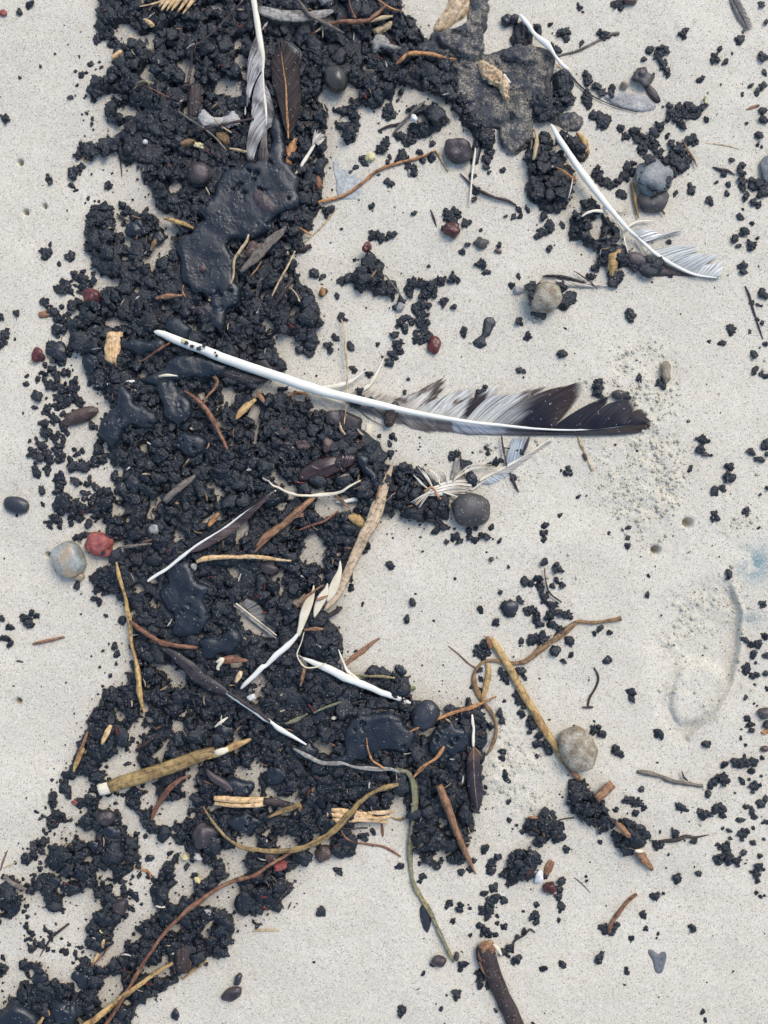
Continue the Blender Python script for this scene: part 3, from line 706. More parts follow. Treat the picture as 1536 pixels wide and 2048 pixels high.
def vane(parent, base, tip, colour, n=None, bend=0.25, fray=0.05, gaps=0.0, z0=3.0, z1=3.0, name='vane', arch=3.0, wfac=1.15, seed=1, segs=6, mat=None):
    "feather web made barb by barb between a line on the shaft and the outer edge"
    B = catmull([(*p, 0) for p in base], 1.0)[:, :2]; T = catmull([(*p, 0) for p in tip], 1.0)[:, :2]
    def at(P, t):
        i = t * (len(P) - 1); a = np.clip(i.astype(int), 0, len(P) - 2); f = (i - a)[:, None]
        return P[a] * (1 - f) + P[a + 1] * f
    La = max(len(B), len(T))
    n = n or max(8, int(La / 1.5))
    rg = np.random.default_rng(seed)
    t = np.linspace(0, 1, n)
    if gaps: 
        w = np.cumsum(0.25 + (rg.random(n) < gaps) * 2.2 * rg.random(n) + 0.5); w = (w - w[0]) / (w[-1] - w[0])
        tt = t * 0.35 + w * 0.65
    else: tt = t
    b = at(B, t); e = at(T, tt)
    ln = 1 - fray * rg.random(n) - fray * 1.2 * (vn(t * 100, t * 0, 7, seed) > .72) * rg.random(n)
    e = b + (e - b) * ln[:, None]
    db = np.gradient(b, axis=0); db /= np.maximum(np.hypot(*db.T), 1e-6)[:, None]
    V = []; F = []; C = []; UV = []
    sp_b = np.hypot(*(np.gradient(b, axis=0)).T); sp_e = np.hypot(*(np.gradient(e, axis=0)).T)
    for i in range(n):
        d = e[i] - b[i]; Ln = max(np.hypot(*d), .5)
        mid = b[i] + d * 0.5 - db[i] * 0 + np.array([-d[1], d[0]]) * 0
        # control point: leave the shaft at a steeper angle, then sweep
        nrm = np.array([-db[i][1], db[i][0]]); s = np.sign(np.dot(nrm, d)) or 1
        ctrl = b[i] + d * 0.45 + nrm * s * Ln * bend
        lift = (rg.random() - .5) * 1.2; br = rg.uniform(.74, 1.14) if rg.random() > .07 else .4
        for k in range(segs + 1):
            v = k / segs
            p = (1 - v) ** 2 * b[i] + 2 * v * (1 - v) * ctrl + v * v * e[i]
            tg = 2 * (1 - v) * (ctrl - b[i]) + 2 * v * (e[i] - ctrl); tl = max(np.hypot(*tg), 1e-6)
            q = np.array([-tg[1], tg[0]]) / tl
            w = (sp_b[i] * (1 - v) + sp_e[i] * v) * 0.5 * wfac * (1 if v < .8 else max(0.12, (1 - v) / .2))
            w = min(w, 1.6)
            z = z0 * (1 - v) + z1 * v + arch * math.sin(math.pi * v) * 0.8 + lift * v
            c = tuple(q_ * (br * .8 + .2 if v < .15 else br) for q_ in colour(t[i], v, p[0], p[1]))
            for sg in (-1, 1):
                V.append((p[0] + q[0] * w * sg, p[1] + q[1] * w * sg, z + (0.35 if sg > 0 else 0)))
                C.append(c); UV.append((t[i] * La / 60 + sg * .002, v * Ln / 100))
        o = i * (segs + 1) * 2
        for k in range(segs):
            a = o + 2 * k; F.append((a, a + 2, a + 3, a + 1))
    V = np.array(V); V[:, 2] += ground(V[:, 0], V[:, 1])
    return place(name, V, F, mat or M['vane'], parent, uv=np.array(UV), col=np.array(C))

def wisp(parent, pts, n, spread, mat, w=1.6, z=4, name='barb', seed=0, drape=0.6):
    "a few loose downy barbs side by side, each its own"
    rg = np.random.default_rng(seed)
    for k in range(n):
        o = (k - (n - 1) / 2)
        q = []
        for j, p in enumerate(pts):
            t = j / (len(pts) - 1)
            q.append((p[0] + o * spread * t * rg.uniform(.5, 1.2) * 1.0, p[1] + o * spread * t * rg.uniform(.2, .9), w * (1.2 - t * .8)))
        tube(name, q, mat, sides=4, lift=z * rg.uniform(.5, 1.2), rough=0.0, parent=parent, step=5)

def sand_clods():
    "little clods of loosened sand in the trodden patches"
    rg = np.random.default_rng(8); P, F = ico(1); F = np.array(F)
    VV = []; FF = []; off = 0; n = 0
    sx = rg.uniform(940, 1530, 60000); sy = rg.uniform(680, 1660, 60000)
    z, co, _, _ = sand_fields(sx[None, :], sy[None, :]); z = z[0]; co = co[0]
    ok = np.where(rg.random(60000) < co * .36 * np.where(sy > 1150, .6, 1) + 0.004)[0][:2200]
    for i in ok:
        r = rg.uniform(.9, 2.4) if rg.random() < .85 else rg.uniform(2.4, 5.0)
        Q = P * (1 + rg.uniform(-.3, .3, (len(P), 1))) * r
        VV.append(Q * [1, 1, .75] + [sx[i], sy[i], z[i] + r * .25]); FF.append(F + off); off += len(P)
    o = place('sand_clods', np.concatenate(VV), np.concatenate(FF), M['clod'])
    tag(o, 'loose crumbs of pale yellowish sand in the trodden patches', None, kind='stuff')
sand_clods()

# ------------------------------------------------------------------ tar lumps
def lump_proto(seed, kind, vox):
    "unit-size knobbly lump as a (verts, quads) pair, welded by a voxel remesh"
    rg = random.Random(seed)
    V = []; F = []
    P, FF = ico(2)
    def ball(x, y, z, r, sx=1, sy=1, sz=1):
        o = len(V)
        rot = rg.random() * 6.28; c, s = math.cos(rot), math.sin(rot)
        for p in P:
            a, b_ = p[0] * r * sx, p[1] * r * sy
            V.append((x + a * c - b_ * s, y + a * s + b_ * c, z + p[2] * r * sz))
        F.extend([tuple(i + o for i in f) for f in FF])
    if kind == 'crumb':
        el = rg.uniform(0.6, 1.0)
        ball(0, 0, 0.22, 0.55, 1, el, .6)
        n = rg.randint(14, 24)
        for _ in range(n):
            a = rg.random() * 6.28; q = math.sqrt(rg.random()) * 0.74
            r = rg.uniform(0.13, 0.29)
            ball(q * math.cos(a), q * math.sin(a) * el, 0.12 + 0.42 * rg.random() * (1 - q * .55) + (.1 if q < .4 else 0), r, rg.uniform(.65, 1.35), rg.uniform(.65, 1.25), rg.uniform(.7, 1.1))
    elif kind == 'nugget':
        ball(0, 0, 0.3, 0.7, 1, rg.uniform(.6, .95), .62)
        for _ in range(rg.randint(4, 7)):
            a = rg.random() * 6.28; q = rg.uniform(.25, .6)
            ball(q * math.cos(a), q * math.sin(a) * .8, rg.uniform(.1, .5), rg.uniform(.24, .42), rg.uniform(.8, 1.3), 1, .8)
    else:  # smooth melted ball
        ball(0, 0, 0.32, 0.8, 1, rg.uniform(.78, 1.0), .66)
        for _ in range(rg.randint(3, 6)):
            a = rg.random() * 6.28; q = rg.uniform(.3, .72)
            ball(q * math.cos(a), q * math.sin(a), rg.uniform(.0, .5), rg.uniform(.2, .45), 1.2, .9, .7)
    me = bpy.data.meshes.new('tmp'); me.from_pydata(V, [], F)
    o = bpy.data.objects.new('tmp', me); COL.objects.link(o)
    m = o.modifiers.new('r', 'REMESH'); m.mode = 'VOXEL'; m.voxel_size = vox
    if kind == 'ball':
        s = o.modifiers.new('s', 'SMOOTH'); s.iterations = 4; s.factor = 0.6
    dg = bpy.context.evaluated_depsgraph_get()
    ev = o.evaluated_get(dg).to_mesh()
    co = np.empty(len(ev.vertices) * 3, np.float32); ev.vertices.foreach_get('co', co); co = co.reshape(-1, 3).astype(float)
    q = np.array([tuple(p.vertices) for p in ev.polygons if len(p.vertices) == 4], int)
    o.evaluated_get(dg).to_mesh_clear()
    bpy.data.objects.remove(o); bpy.data.meshes.remove(me)
    amp = {'crumb': .13, 'nugget': .17, 'ball': .085}[kind]
    sc = {'crumb': 4.6, 'nugget': 3.0, 'ball': 2.0}[kind]
    for i, p in enumerate(co):
        v = Vector(p) * sc + Vector((seed * 1.7, seed, 0))
        d = mn.noise(v) + 0.55 * mn.noise(v * 2.2) - (0.5 * abs(mn.noise(v * 1.3 + Vector((9, 2, 4)))) if kind != 'ball' else 0)
        rr = max(np.linalg.norm(p - [0, 0, .2]), .05)
        co[i] = p + (p - np.array([0, 0, .2])) / rr * d * amp
    co[:, 2] -= co[:, 2].min() + 0.10
    m = np.abs(co[:, :2]).max(); co[:, :2] /= m; 
    return co, q
scene.view_layers[0].update()
HI = [lump_proto(100 + i, 'crumb', 0.065) for i in range(9)] + [lump_proto(200 + i, 'nugget', 0.08) for i in range(5)]
LO = [lump_proto(300 + i, 'crumb', 0.13) for i in range(9)] + [lump_proto(400 + i, 'nugget', 0.2) for i in range(4)]
BALL = [lump_proto(500 + i, 'ball', 0.08) for i in range(5)]
HIM = [mesh_from('tar_lump', v, f) for v, f in HI]
BAM = [mesh_from('tar_ball', v, f) for v, f in BALL]
for me in HIM: me.materials.append(M['tar'])
for me in BAM: me.materials.append(M['melt'])

# isolated and edge lumps, read off the photo in 512-pixel tiles at three times size: (x, y, r)
def T(ox, oy, s):
    out = []
    for q in s.split():
        a, b, c = q.split(',')
        out.append((ox + float(a) / 3, oy + float(b) / 3, float(c) / 3))
    return out
LUMPS = []
LUMPS += T(0, 0, "185,35,28 120,80,22 243,397,10 118,465,13 455,430,10 490,455,18 465,512,12 520,440,10 428,588,18 515,578,9 545,388,17 600,375,12 610,405,14 25,705,30 285,1065,26 300,1085,18 430,1110,22 450,1140,14 520,680,12 555,710,14 550,740,14 556,775,8 640,1110,26 660,1115,20 675,1150,6 525,1190,16 510,1215,8 565,1205,8 590,1205,8 795,1195,9 880,1250,12 735,1235,22 765,1260,24 750,1270,20 435,1035,34 480,1000,22 475,1040,10 500,880,34 470,925,30 545,930,34 600,900,34 560,600,24 555,520,22 580,560,24 545,1040,6 670,1035,8 400,1260,6 330,322,8 475,338,8 505,590,6 840,60,20 905,38,14 845,120,14 640,40,45 700,60,50 760,100,45 620,100,40 630,180,45 650,220,38 590,240,30 720,290,34 680,260,30 600,1260,46 650,1260,40 560,1290,34 610,1330,40 560,1380,34 640,1380,36 530,1390,24 600,1430,34 660,1310,36 820,1300,40 870,1300,36 900,1320,26 270,1510,36 300,1470,16 430,1530,24 535,1490,30 570,1500,36")
LUMPS += T(512, 0, "570,600,15 640,590,24 700,630,26 870,560,24 850,600,12 800,670,42 770,690,24 745,790,14 860,820,34 760,890,36 740,900,30 780,850,30 800,940,16 790,975,14 640,950,26 650,985,22 600,1005,20 565,1025,14 880,930,40 870,950,35 920,850,36 930,810,36 1060,865,20 985,915,24 1050,950,28 1000,960,24 950,1020,34 920,1000,30 735,1052,11 800,1100,26 815,1110,16 457,1135,9 695,1240,22 950,1280,18 515,1370,11 430,1260,30 455,1250,24 420,1290,22 700,1400,30 740,1420,34 810,1410,34 690,1430,22 1265,1345,26 1270,1470,20 1235,1510,18 1350,1380,12 1460,1475,20 1480,1030,22 1395,1040,14 1380,1010,20 1330,880,30 1400,930,34 1380,960,26 1180,1330,44 1150,1290,38 1200,1280,34 1250,1340,26 1140,1370,28 1500,1300,14 1300,1060,20 1310,1200,20 1325,1150,26 820,60,24 860,40,22 740,420,40 690,400,34 640,480,34")
LUMPS += T(1024, 0, "150,160,26 230,145,17 275,295,28 235,275,18 310,200,36 285,185,18 325,235,20 420,258,18 405,50,20 395,25,10 425,75,12 625,30,34 650,55,20 545,210,30 580,215,22 620,205,12 1020,215,32 1035,190,18 1360,240,28 1355,265,18 1385,195,12 1240,305,18 1215,360,32 1280,375,24 1318,325,9 1505,350,34 1490,30,20 1520,140,18 1130,480,26 1380,570,13 1430,515,18 1510,440,20 1500,520,24 1470,560,24 1505,670,24 1500,720,26 1410,740,10 1480,810,24 1460,805,8 1475,865,16 1500,880,10 1320,962,16 1368,1005,30 1380,1040,24 1270,1050,20 1228,1095,14 1295,1105,18 1290,1165,22 1380,1080,26 1385,1130,30 1400,1180,28 1450,1220,26 1480,1230,22 1475,1110,50 1500,1160,38 1075,1140,24 1065,1110,18 1085,1165,14 980,1160,20 1185,1205,27 1370,1300,24 1440,1340,14 1385,1255,9 1395,1390,26 1375,1410,14 1335,1435,26 1360,1475,18 1430,1470,36 1470,1430,12 940,1450,16 300,1350,20 220,1500,22 255,1470,7 650,770,22 680,820,30 740,790,36 770,830,40 820,305,22 880,310,34 920,310,24 880,350,30 900,390,30 925,430,28 790,360,16 935,455,16 840,460,16 460,480,36 500,520,28 540,550,26 600,560,26 600,530,20 440,450,22 450,570,36 450,620,34 500,700,40 540,730,40 570,720,28 480,690,26 940,640,20 960,680,34 1010,660,34 1060,650,34 1100,660,34 1140,650,26 1165,720,20 1100,700,28 1050,700,32 990,700,34 1020,760,32 930,720,18 880,760,34 850,800,28 830,830,42 850,880,36 790,880,38 780,910,26 880,920,34 860,950,28 920,970,36 960,940,38 1000,900,40 1040,860,38 1090,840,32 950,860,28 930,820,18 1000,980,42 1030,1010,32 1040,950,36 980,1030,32 510,1020,34 520,1060,36 490,1050,22 560,1100,34 600,1110,32 640,1090,28 680,1060,36 700,1010,36 725,980,22 720,1040,26 655,1170,30 630,1160,18 530,1100,22 40,1260,24 50,1300,22 10,1300,18 190,1300,30 220,1360,36 180,1400,32 150,1420,18 90,1260,20 900,1130,30 860,1150,30 800,1060,26 310,470,40 300,560,36 340,620,30 260,620,34 360,600,24 200,840,40 300,840,40 410,890,34 430,930,22 340,880,36")
LUMPS += T(0, 512, "270,10,30 410,10,28 430,15,20 355,50,16 480,130,34 510,180,32 555,160,28 500,95,20 422,153,10 275,285,32 440,300,28 490,310,14 443,237,8 103,345,22 5,370,28 25,480,36 10,530,34 40,450,22 92,500,10 270,657,16 165,720,16 160,770,16 230,740,20 275,750,28 245,700,14 320,705,20 225,840,30 200,850,16 280,855,10 325,862,10 370,800,40 430,800,34 450,840,34 410,870,30 360,900,34 285,920,32 210,910,20 140,942,9 330,980,34 270,1010,34 255,1490,18 360,380,34 340,440,28 345,480,18 390,450,16 385,700,20 330,620,26 280,1060,34 330,1090,34 250,1140,34 350,1150,36 240,1210,30 300,1230,34 370,1200,34 230,1310,28 280,1290,26 360,1330,30 250,1410,28 450,1350,28 480,1360,20 350,1420,30 400,1440,30 340,1500,30 460,1260,30 540,1340,22")
LUMPS += T(512, 512, "350,100,28 330,90,16 400,125,24 405,215,24 485,235,20 1037,60,12 1345,50,36 1380,100,22 1530,175,22 255,190,28 1125,280,32 1190,305,22 1250,455,28 515,365,28 540,380,16 435,530,28 480,490,26 445,560,20 568,545,22 560,520,14 730,528,16 580,675,26 595,690,18 680,710,24 655,690,14 830,470,28 850,530,38 820,590,34 800,640,28 760,605,14 860,570,24 915,738,12 800,1128,20 805,1185,20 808,1210,12 982,1088,8 985,1145,8 1180,1195,32 1205,1190,20 1300,1180,8 1385,1155,16 1390,1185,14 1270,1250,30 1250,1235,18 1440,1240,28 1400,1250,20 1470,1230,16 1345,820,32 1370,790,18 890,815,14 1065,810,14 740,1080,12 520,150,32 560,130,30 930,160,36 980,170,40 920,220,38 870,270,34 830,310,18 1050,170,36 1060,210,38 1110,150,34 1180,130,36 1215,150,18 1010,230,36 1000,290,38 1040,300,24 960,320,30 1000,350,36 1030,400,30 870,400,34 900,370,26 930,390,30 980,400,30 890,430,30 1010,440,34 980,500,36 1030,490,28 960,470,22 815,1085,20 840,1100,14 150,800,22 180,795,16 235,815,12")
LUMPS += T(1024, 512, "40,125,18 10,175,14 480,125,32 610,140,42 640,120,32 715,355,36 95,485,28 40,390,24 60,410,10 298,585,28 247,492,7 45,685,18 75,695,14 70,730,8 510,790,44 520,830,30 515,765,28 760,732,26 900,765,36 320,435,12 1380,60,28 1385,95,20 1500,230,30 1525,240,20 1495,300,12 1315,445,32 1430,450,12 1260,525,24 1182,513,12 1208,495,5 1450,590,26 1455,690,28 1495,705,16 1525,720,26 1520,525,16 1130,1100,32 1160,1115,20 1120,1160,28 1155,1190,20 1195,1195,12 1070,1275,20 1435,1175,26 1480,1220,30 1305,1265,28 1300,1330,32 1320,1340,20 1260,1395,26 1215,1410,28 1525,1130,28 1530,1190,14 1530,1390,16 1490,1430,10 435,1205,18 340,1280,20 325,1305,18 295,1288,10 355,1310,12 398,1443,16 620,1135,8 745,1170,9 1055,993,12 1250,940,5 1400,1530,26 55,1165,32 10,1335,22 1440,280,16 1475,290,14 1470,380,14 1500,400,16 290,180,34 320,270,46 365,250,34 300,300,30 685,845,24 530,40,36 500,70,30 560,20,34 720,70,34 760,60,24 850,50,24 950,120,16")
LUMPS += T(1024, 1024, "290,18,16 195,80,22 185,130,28 190,165,18 412,52,7 580,125,14 665,108,10 700,95,17 697,155,14 692,200,18 952,70,8 1217,30,32 1408,5,18 1480,95,12 195,295,28 275,340,36 240,440,22 300,440,22 270,410,24 75,415,26 110,430,22 820,383,12 810,495,20 1300,365,22 1300,395,18 1503,550,24 50,530,26 160,400,30 170,460,34 190,510,34 240,560,36 110,590,34 150,620,32 160,670,28 230,620,36 280,600,26 335,620,34 250,680,34 290,720,32 325,700,24 345,770,24 350,800,14 120,760,38 180,750,38 190,790,28 55,775,18 50,805,8 255,830,28 280,825,16 355,855,20 310,895,20 530,700,26 495,730,18 587,722,20 712,1080,28 715,1115,28 495,1255,9 375,1283,8 490,1310,32 540,1330,26 520,1290,22 880,1330,30 900,1355,14 620,1425,38 640,1450,28 1165,1390,22 1145,1395,10 1185,1385,12 1395,765,26 1435,800,20 1480,790,28 1520,745,26 1450,850,26 1465,905,12 1525,860,20 1405,940,32 1445,985,18 1475,975,18 1525,970,16 1460,1035,10 1530,1060,16 1405,1115,18 1455,1150,10 1475,1165,9 1415,1240,20 1430,1275,28 1440,1310,20 1380,1305,8 1525,1275,26 1375,1360,14 1405,1400,10 1505,1480,16 1400,1465,10 1350,1510,36 1400,1500,40 1450,1500,30 1270,1515,24 150,1465,12 226,1248,9 35,1090,32 40,1130,28 70,1170,22 60,1210,26 110,1250,34 120,1280,32 110,1315,18 160,1340,28 160,1390,32 200,1400,30 225,1440,22 200,1380,22 575,885,22")
LUMPS += T(0, 1024, "98,22,9 232,62,7 20,280,5 465,445,22 488,490,6 190,600,22 155,640,34 175,670,34 220,620,22 130,640,16 10,640,20 62,690,26 35,755,28 65,785,26 640,620,15 488,612,7 690,805,24 708,850,20 620,830,12 655,790,6 700,910,12 600,930,10 665,980,13 768,962,12 82,1043,8 398,1025,5 800,900,20 620,1045,10 475,150,34 520,140,26 560,400,26 600,390,34 640,420,36 690,400,34 740,400,30 590,460,36 640,480,30 700,460,34 740,500,30 570,520,24 600,540,26 330,40,30 360,80,24 300,80,22 280,60,18 2,760,14")
LUMPS += T(512, 1024, "820,15,16 940,20,30 985,75,10 1080,55,34 1100,70,20 1080,115,24 1130,90,28 1150,95,20 1190,100,10 1190,150,28 1220,175,24 1145,180,15 1280,110,28 1320,95,20 1280,150,24 1315,170,20 1380,145,28 1350,140,20 1410,90,22 1460,172,18 1000,235,9 800,315,26 825,325,12 1383,240,7 1412,283,14 1195,398,10 1515,330,10 1467,480,14 955,490,9 942,545,24 640,553,14 903,640,24 905,660,16 1067,652,10 1343,582,26 1490,570,30 1520,600,34 1530,560,30 1440,660,22 1445,675,14 670,200,28 650,235,22 570,400,20 570,450,20 565,470,14 1370,800,38 1340,830,34 1350,860,32 1385,830,32 1320,850,20 597,833,12 700,935,24 923,985,7 1490,1135,12 1460,1210,28 1475,1250,26 1480,1440,26 1475,1475,20 1490,980,36 1470,960,26 1500,1010,24 1330,1060,20 1340,940,20 1350,1000,22 1290,1050,14 1275,1130,24 1340,1210,32 1400,1280,24 1370,1290,20 1360,1340,28 1360,1080,18 545,340,20")
LUMPS += T(512, 1536, "500,620,26 480,610,16 865,590,22 845,590,14 395,855,30 380,870,22 350,1160,9 643,1138,5 1160,810,24 1145,825,20 1225,820,20 1220,850,22 1180,910,20 1185,925,14 1282,840,14 1275,820,8 1060,1175,16 1005,1225,18 1200,1340,28 1200,1370,22 870,1460,34 1143,1357,7 1080,1410,5 1110,1440,14 1285,997,14 1435,1445,14 1235,625,24 1310,560,18 1285,610,20 1370,490,28 1410,580,32 1410,620,28 1450,540,24 1520,560,20 1500,640,34 1525,690,32 1370,750,26 1430,720,30 1440,780,28 1400,810,34 1380,850,38 1390,890,28 1340,940,28 1370,970,34 1400,990,24 1440,995,16 1450,890,14 1445,930,16 1490,950,20 1490,800,22 1520,1080,28 1240,1170,30 1225,1205,18 1340,1220,34 1350,1250,32 1390,1300,24 1340,1300,22 1400,1170,36 1380,115,16 1515,205,18 1520,315,14 1490,40,28 1500,70,24 510,420,30 530,470,34 560,490,32 490,510,22 520,510,28 640,400,30 650,420,24 700,375,22 620,290,26 510,250,14 1090,590,18 1180,540,34 1000,645,24 980,680,16 1480,1100,24 1510,1120,20")
LUMPS += T(1024, 1536, "30,345,10 780,125,20 625,255,18 690,190,30 720,200,32 760,210,32 790,240,24 740,270,20 695,275,8 1000,225,26 1020,240,20 1050,255,12 1140,270,30 1180,275,28 1250,240,44 1265,285,24 1380,80,24 1338,152,9 1455,115,36 1425,70,10 1260,60,42 1220,80,28 1190,110,24 1175,150,24 1290,80,24 1500,50,9 1440,20,20 1520,185,26 1405,235,24 1440,260,28 1450,290,20 1490,220,24 1500,290,8 1520,325,20 1370,310,24 1385,400,38 1410,370,16 1450,360,16 1305,375,18 1265,367,12 1312,425,16 1447,450,16 1512,428,10 1280,480,44 1250,540,34 1300,540,44 1350,560,32 1395,510,22 1235,460,14 1225,550,26 1405,577,7 1490,530,14 1480,600,32 1470,640,24 1440,630,14 1480,680,20 890,385,10 980,395,30 865,455,34 895,460,20 1090,440,22 940,520,10 1095,592,7 1120,635,24 993,660,28 990,690,14 530,445,14 320,487,24 345,490,10 448,655,10 450,682,11 148,820,20 125,890,34 145,920,24 68,860,10 295,830,22 290,860,16 282,915,16 70,980,22 30,1010,14 30,1140,30 10,1160,22 860,770,26 880,760,14 910,755,10 790,880,26 805,965,18 715,1025,18 715,1045,8 868,1018,9 880,995,12 1088,962,26 530,1120,30 525,1150,26 180,1200,28 300,1175,24 685,1200,16 688,1225,16 673,1297,8 1330,1223,8 1143,1462,18 1160,1510,16 128,1527,16 1470,752,12 1495,775,14 1520,770,10 1520,995,7 545,955,32 560,980,22 600,990,22 630,940,18 600,960,22 300,680,26 285,730,24 280,770,26 200,650,18 20,620,34 60,580,40 110,560,40 150,540,36 40,520,34 100,610,36 90,650,26 20,680,26 190,330,36 230,370,34 280,400,34 260,430,26 150,430,30 100,340,34 130,380,34 70,380,18 300,350,24 200,260,30 240,280,22 170,450,24 380,110,40 360,200,36 420,280,34 540,360,34 620,400,34 700,380,34 760,360,34 800,390,30 700,470,30 760,440,30 660,460,30")
BALLS = [(273,462,23),(317,478,18),(175,632,17),(190,662,17),(120,705,23),(186,725,27),(206,716,18),(150,655,16),(268,965,22),(395,912,22),(325,947,11),(247,978,20),(280,1290,17),(446,1462,25),(556,1545,26),(627,1547,13),(675,1550,15),(625,1590,12),(770,1362,19),(705,1395,14),(875,1678,18),(224,1660,22),(195,1692,17),(172,1955,24),(84,1953,22),(228,1934,15),(632,1160,15),(700,1083,15),(592,1180,12),(942,958,17),(470,1265,14),(500,1382,12),(600,700,12),(240,112,17),(320,95,14),(340,140,12),(305,215,16),(322,255,13),(245,1240,12),(555,1120,11),(650,895,13),(690,885,12),(560,905,12),(800,1340,14),(905,1540,12),(165,1490,12),(270,1790,11),(110,1760,18),(300,1715,11),(330,1840,12),(350,2030,12)]

# isolated pieces only stay their own thing if they are large enough; sort by size
def in_pud(x, y): return look(pud_m.astype(float), x, y) > 0.5
spots = [(x, y, r) for x, y, r in LUMPS if not in_pud(x, y)]
spots.sort(key=lambda s: -s[2])
NIND = 300 - len(BALLS)
IND = spots[:NIND]; SMALL = spots[NIND:]

LANDMARKS = []   # (x, y, phrase) filled by the things below
def bake(items, protos, rg, zfun):
    VV = []; FF = []; off = 0
    for x, y, r, z in items:
        P, Q = protos[rg.integers(len(protos))]
        a = rg.random() * 6.2832; ca, sa = math.cos(a), math.sin(a)
        sx = r * rg.uniform(.85, 1.1); sy = r * rg.uniform(.75, 1.05); sz = r * rg.uniform(.75, 1.1)
        tx = rg.normal(0, .18); ty = rg.normal(0, .18)
        X = P[:, 0] * sx; Y = P[:, 1] * sy; Z = P[:, 2] * sz + X * tx + Y * ty
        VV.append(np.stack([x + X * ca - Y * sa, y + X * sa + Y * ca, z + Z], 1)); FF.append(Q + off); off += len(P)
    return np.concatenate(VV), np.concatenate(FF)

def build_mass():
    rg = np.random.default_rng(3)
    items = []
    core = mass_m.astype(float); soft = blur(mass_m, 1)
    pm = pud_m.astype(float); pb = blur(pud_m, 1)
    def scatter(step, rlo, rhi, thr, zlo, zhi, keep=1.0):
        xs = np.arange(-50, 1590, step); ys = np.arange(-50, 2100, step)
        X, Y = np.meshgrid(xs, ys); X = X + rg.uniform(-.5, .5, X.shape) * step; Y = Y + rg.uniform(-.5, .5, Y.shape) * step
        X = X.ravel(); Y = Y.ravel()
        ok = (look(soft, X, Y) > thr) & (look(pb, X, Y) < 0.72) & (rg.random(len(X)) < keep)
        X = X[ok]; Y = Y[ok]
        g = ground(X, Y) - 17 * sstep(look(mass_bb, X, Y), .25, .85)
        big = fbm(X, Y, 60, 44, 2)
        for x, y, gg, b in zip(X, Y, g, big):
            r = rlo + (rhi - rlo) * rg.random() ** 1.6 * (0.5 + b)
            items.append((x, y, r, gg + rg.uniform(zlo, zhi)))
    scatter(15.0, 7.0, 15.0, 0.70, 4.0, 9.0, 0.75)
    scatter(21.0, 9.0, 20.0, 0.85, 9.0, 14.0, 0.7)
    scatter(36.0, 15.0, 27.0, 0.80, 4.0, 9.0, 0.6)
    scatter(12.0, 2.0, 6.0, 0.25, 0.0, 3.0, 0.5)
    # loosely strewn lumps where the cover breaks up
    SPR = [[(70,735),(160,745),(215,790),(235,860),(250,930),(250,1000),(180,1050),(110,1040),(70,980),(62,880),(80,800)], [(140,1480),(300,1430),(430,1480),(540,1540),(560,1660),(420,1700),(300,1800),(180,1930),(0,1990),(-20,1820),(30,1700),(90,1600)], [(120,560),(200,540),(220,620),(160,700),(105,720),(100,640)], [(170,400),(250,400),(262,500),(190,520)]]
    den = blur(grid_mask(SPR, GX0, GY0, GNX, GNY, GST), 4)
    xs = np.arange(-20, 640, 12.0); ys = np.arange(380, 2060, 12.0)
    X, Y = np.meshgrid(xs, ys); X = (X + rg.uniform(-6, 6, X.shape)).ravel(); Y = (Y + rg.uniform(-6, 6, Y.shape)).ravel()
    ok = (look(den, X, Y) > .4) & (look(soft, X, Y) < .6) & (look(pb, X, Y) < .3) & (fbm(X, Y, 26, 505, 2) > np.where(X < 260, np.where(Y < 1100, .48, .54), .56)) & (rg.random(len(X)) < .75)
    for x, y in zip(X[ok], Y[ok]): items.append((x, y, rg.uniform(4.5, 13) if y < 1100 else rg.uniform(3, 9.5), float(ground(x, y)) - 18 * float(sstep(look(mass_bb, x, y), .25, .85)) - .5))
    for x, y, r in SMALL: items.append((x, y, max(r, 2.2) * 1.3, float(ground(x, y)) - 0.5))
    # fine crumbs strewn near the edge of the tar
    n = 0
    while n < 900:
        x = rg.uniform(-20, 1560); y = rg.uniform(-20, 2070)
        p = float(look(mass_far, x, y)) * 1.5 + 0.02
        if x > 1300: p += 0.03
        if float(look(mass_b, x, y)) < .3 and rg.random() < p:
            items.append((x, y, rg.uniform(1.0, 3.0), float(ground(x, y)) - .3)); n += 1
    V, F = bake(items, LO, rg, None)
    print('mass lumps', len(items), 'quads', len(F))
    o = place('tar_crumbs', V, F, M['tar'])
    tag(o, 'black crumbly tar heaped over the sand around the feathers', None, kind='stuff')
    # the welded, crinkled bed under and between the loose crumbs, with melted smooth patches
    st = 2.0
    nx = int(1660 / st); ny = int(2170 / st)
    X, Y = np.meshgrid(-60 + np.arange(nx) * st, -60 + np.arange(ny) * st)
    wx = X + (fbm(X, Y, 9, 81, 2) - .5) * 12; wy = Y + (fbm(X, Y, 9, 82, 2) - .5) * 12
    b = look(soft, wx, wy) + (fbm(X, Y, 22, 83, 2) - .5) * 0.95
    g = ground(X, Y) - 21 * sstep(look(mass_bb, X, Y), .25, .85)
    w1 = 1 - np.clip(worley(wx, wy, 24, 5) * 1.25, 0, 1) ** 2
    w2 = 1 - np.clip(worley(wx + 4, wy - 3, 10.5, 6) * 1.25, 0, 1) ** 2
    mel = sstep(fbm(X, Y, 90, 88, 3), .50, .58) * .9
    w3 = 1 - np.clip(worley(wx * 1.1, wy, 6.2, 16) * 1.25, 0, 1) ** 2
    w0 = 1 - np.clip(worley(wx, wy, 52, 26) * 1.3, 0, 1) ** 2
    crumb = -5 + 9 * w0 + 11 * w1 + 9 * w2 + 3.5 * w3
    melt = 12.5 + 5 * fbm(X, Y, 34, 91, 2) + 2.2 * w1
    t = sstep(b, .48, .74)
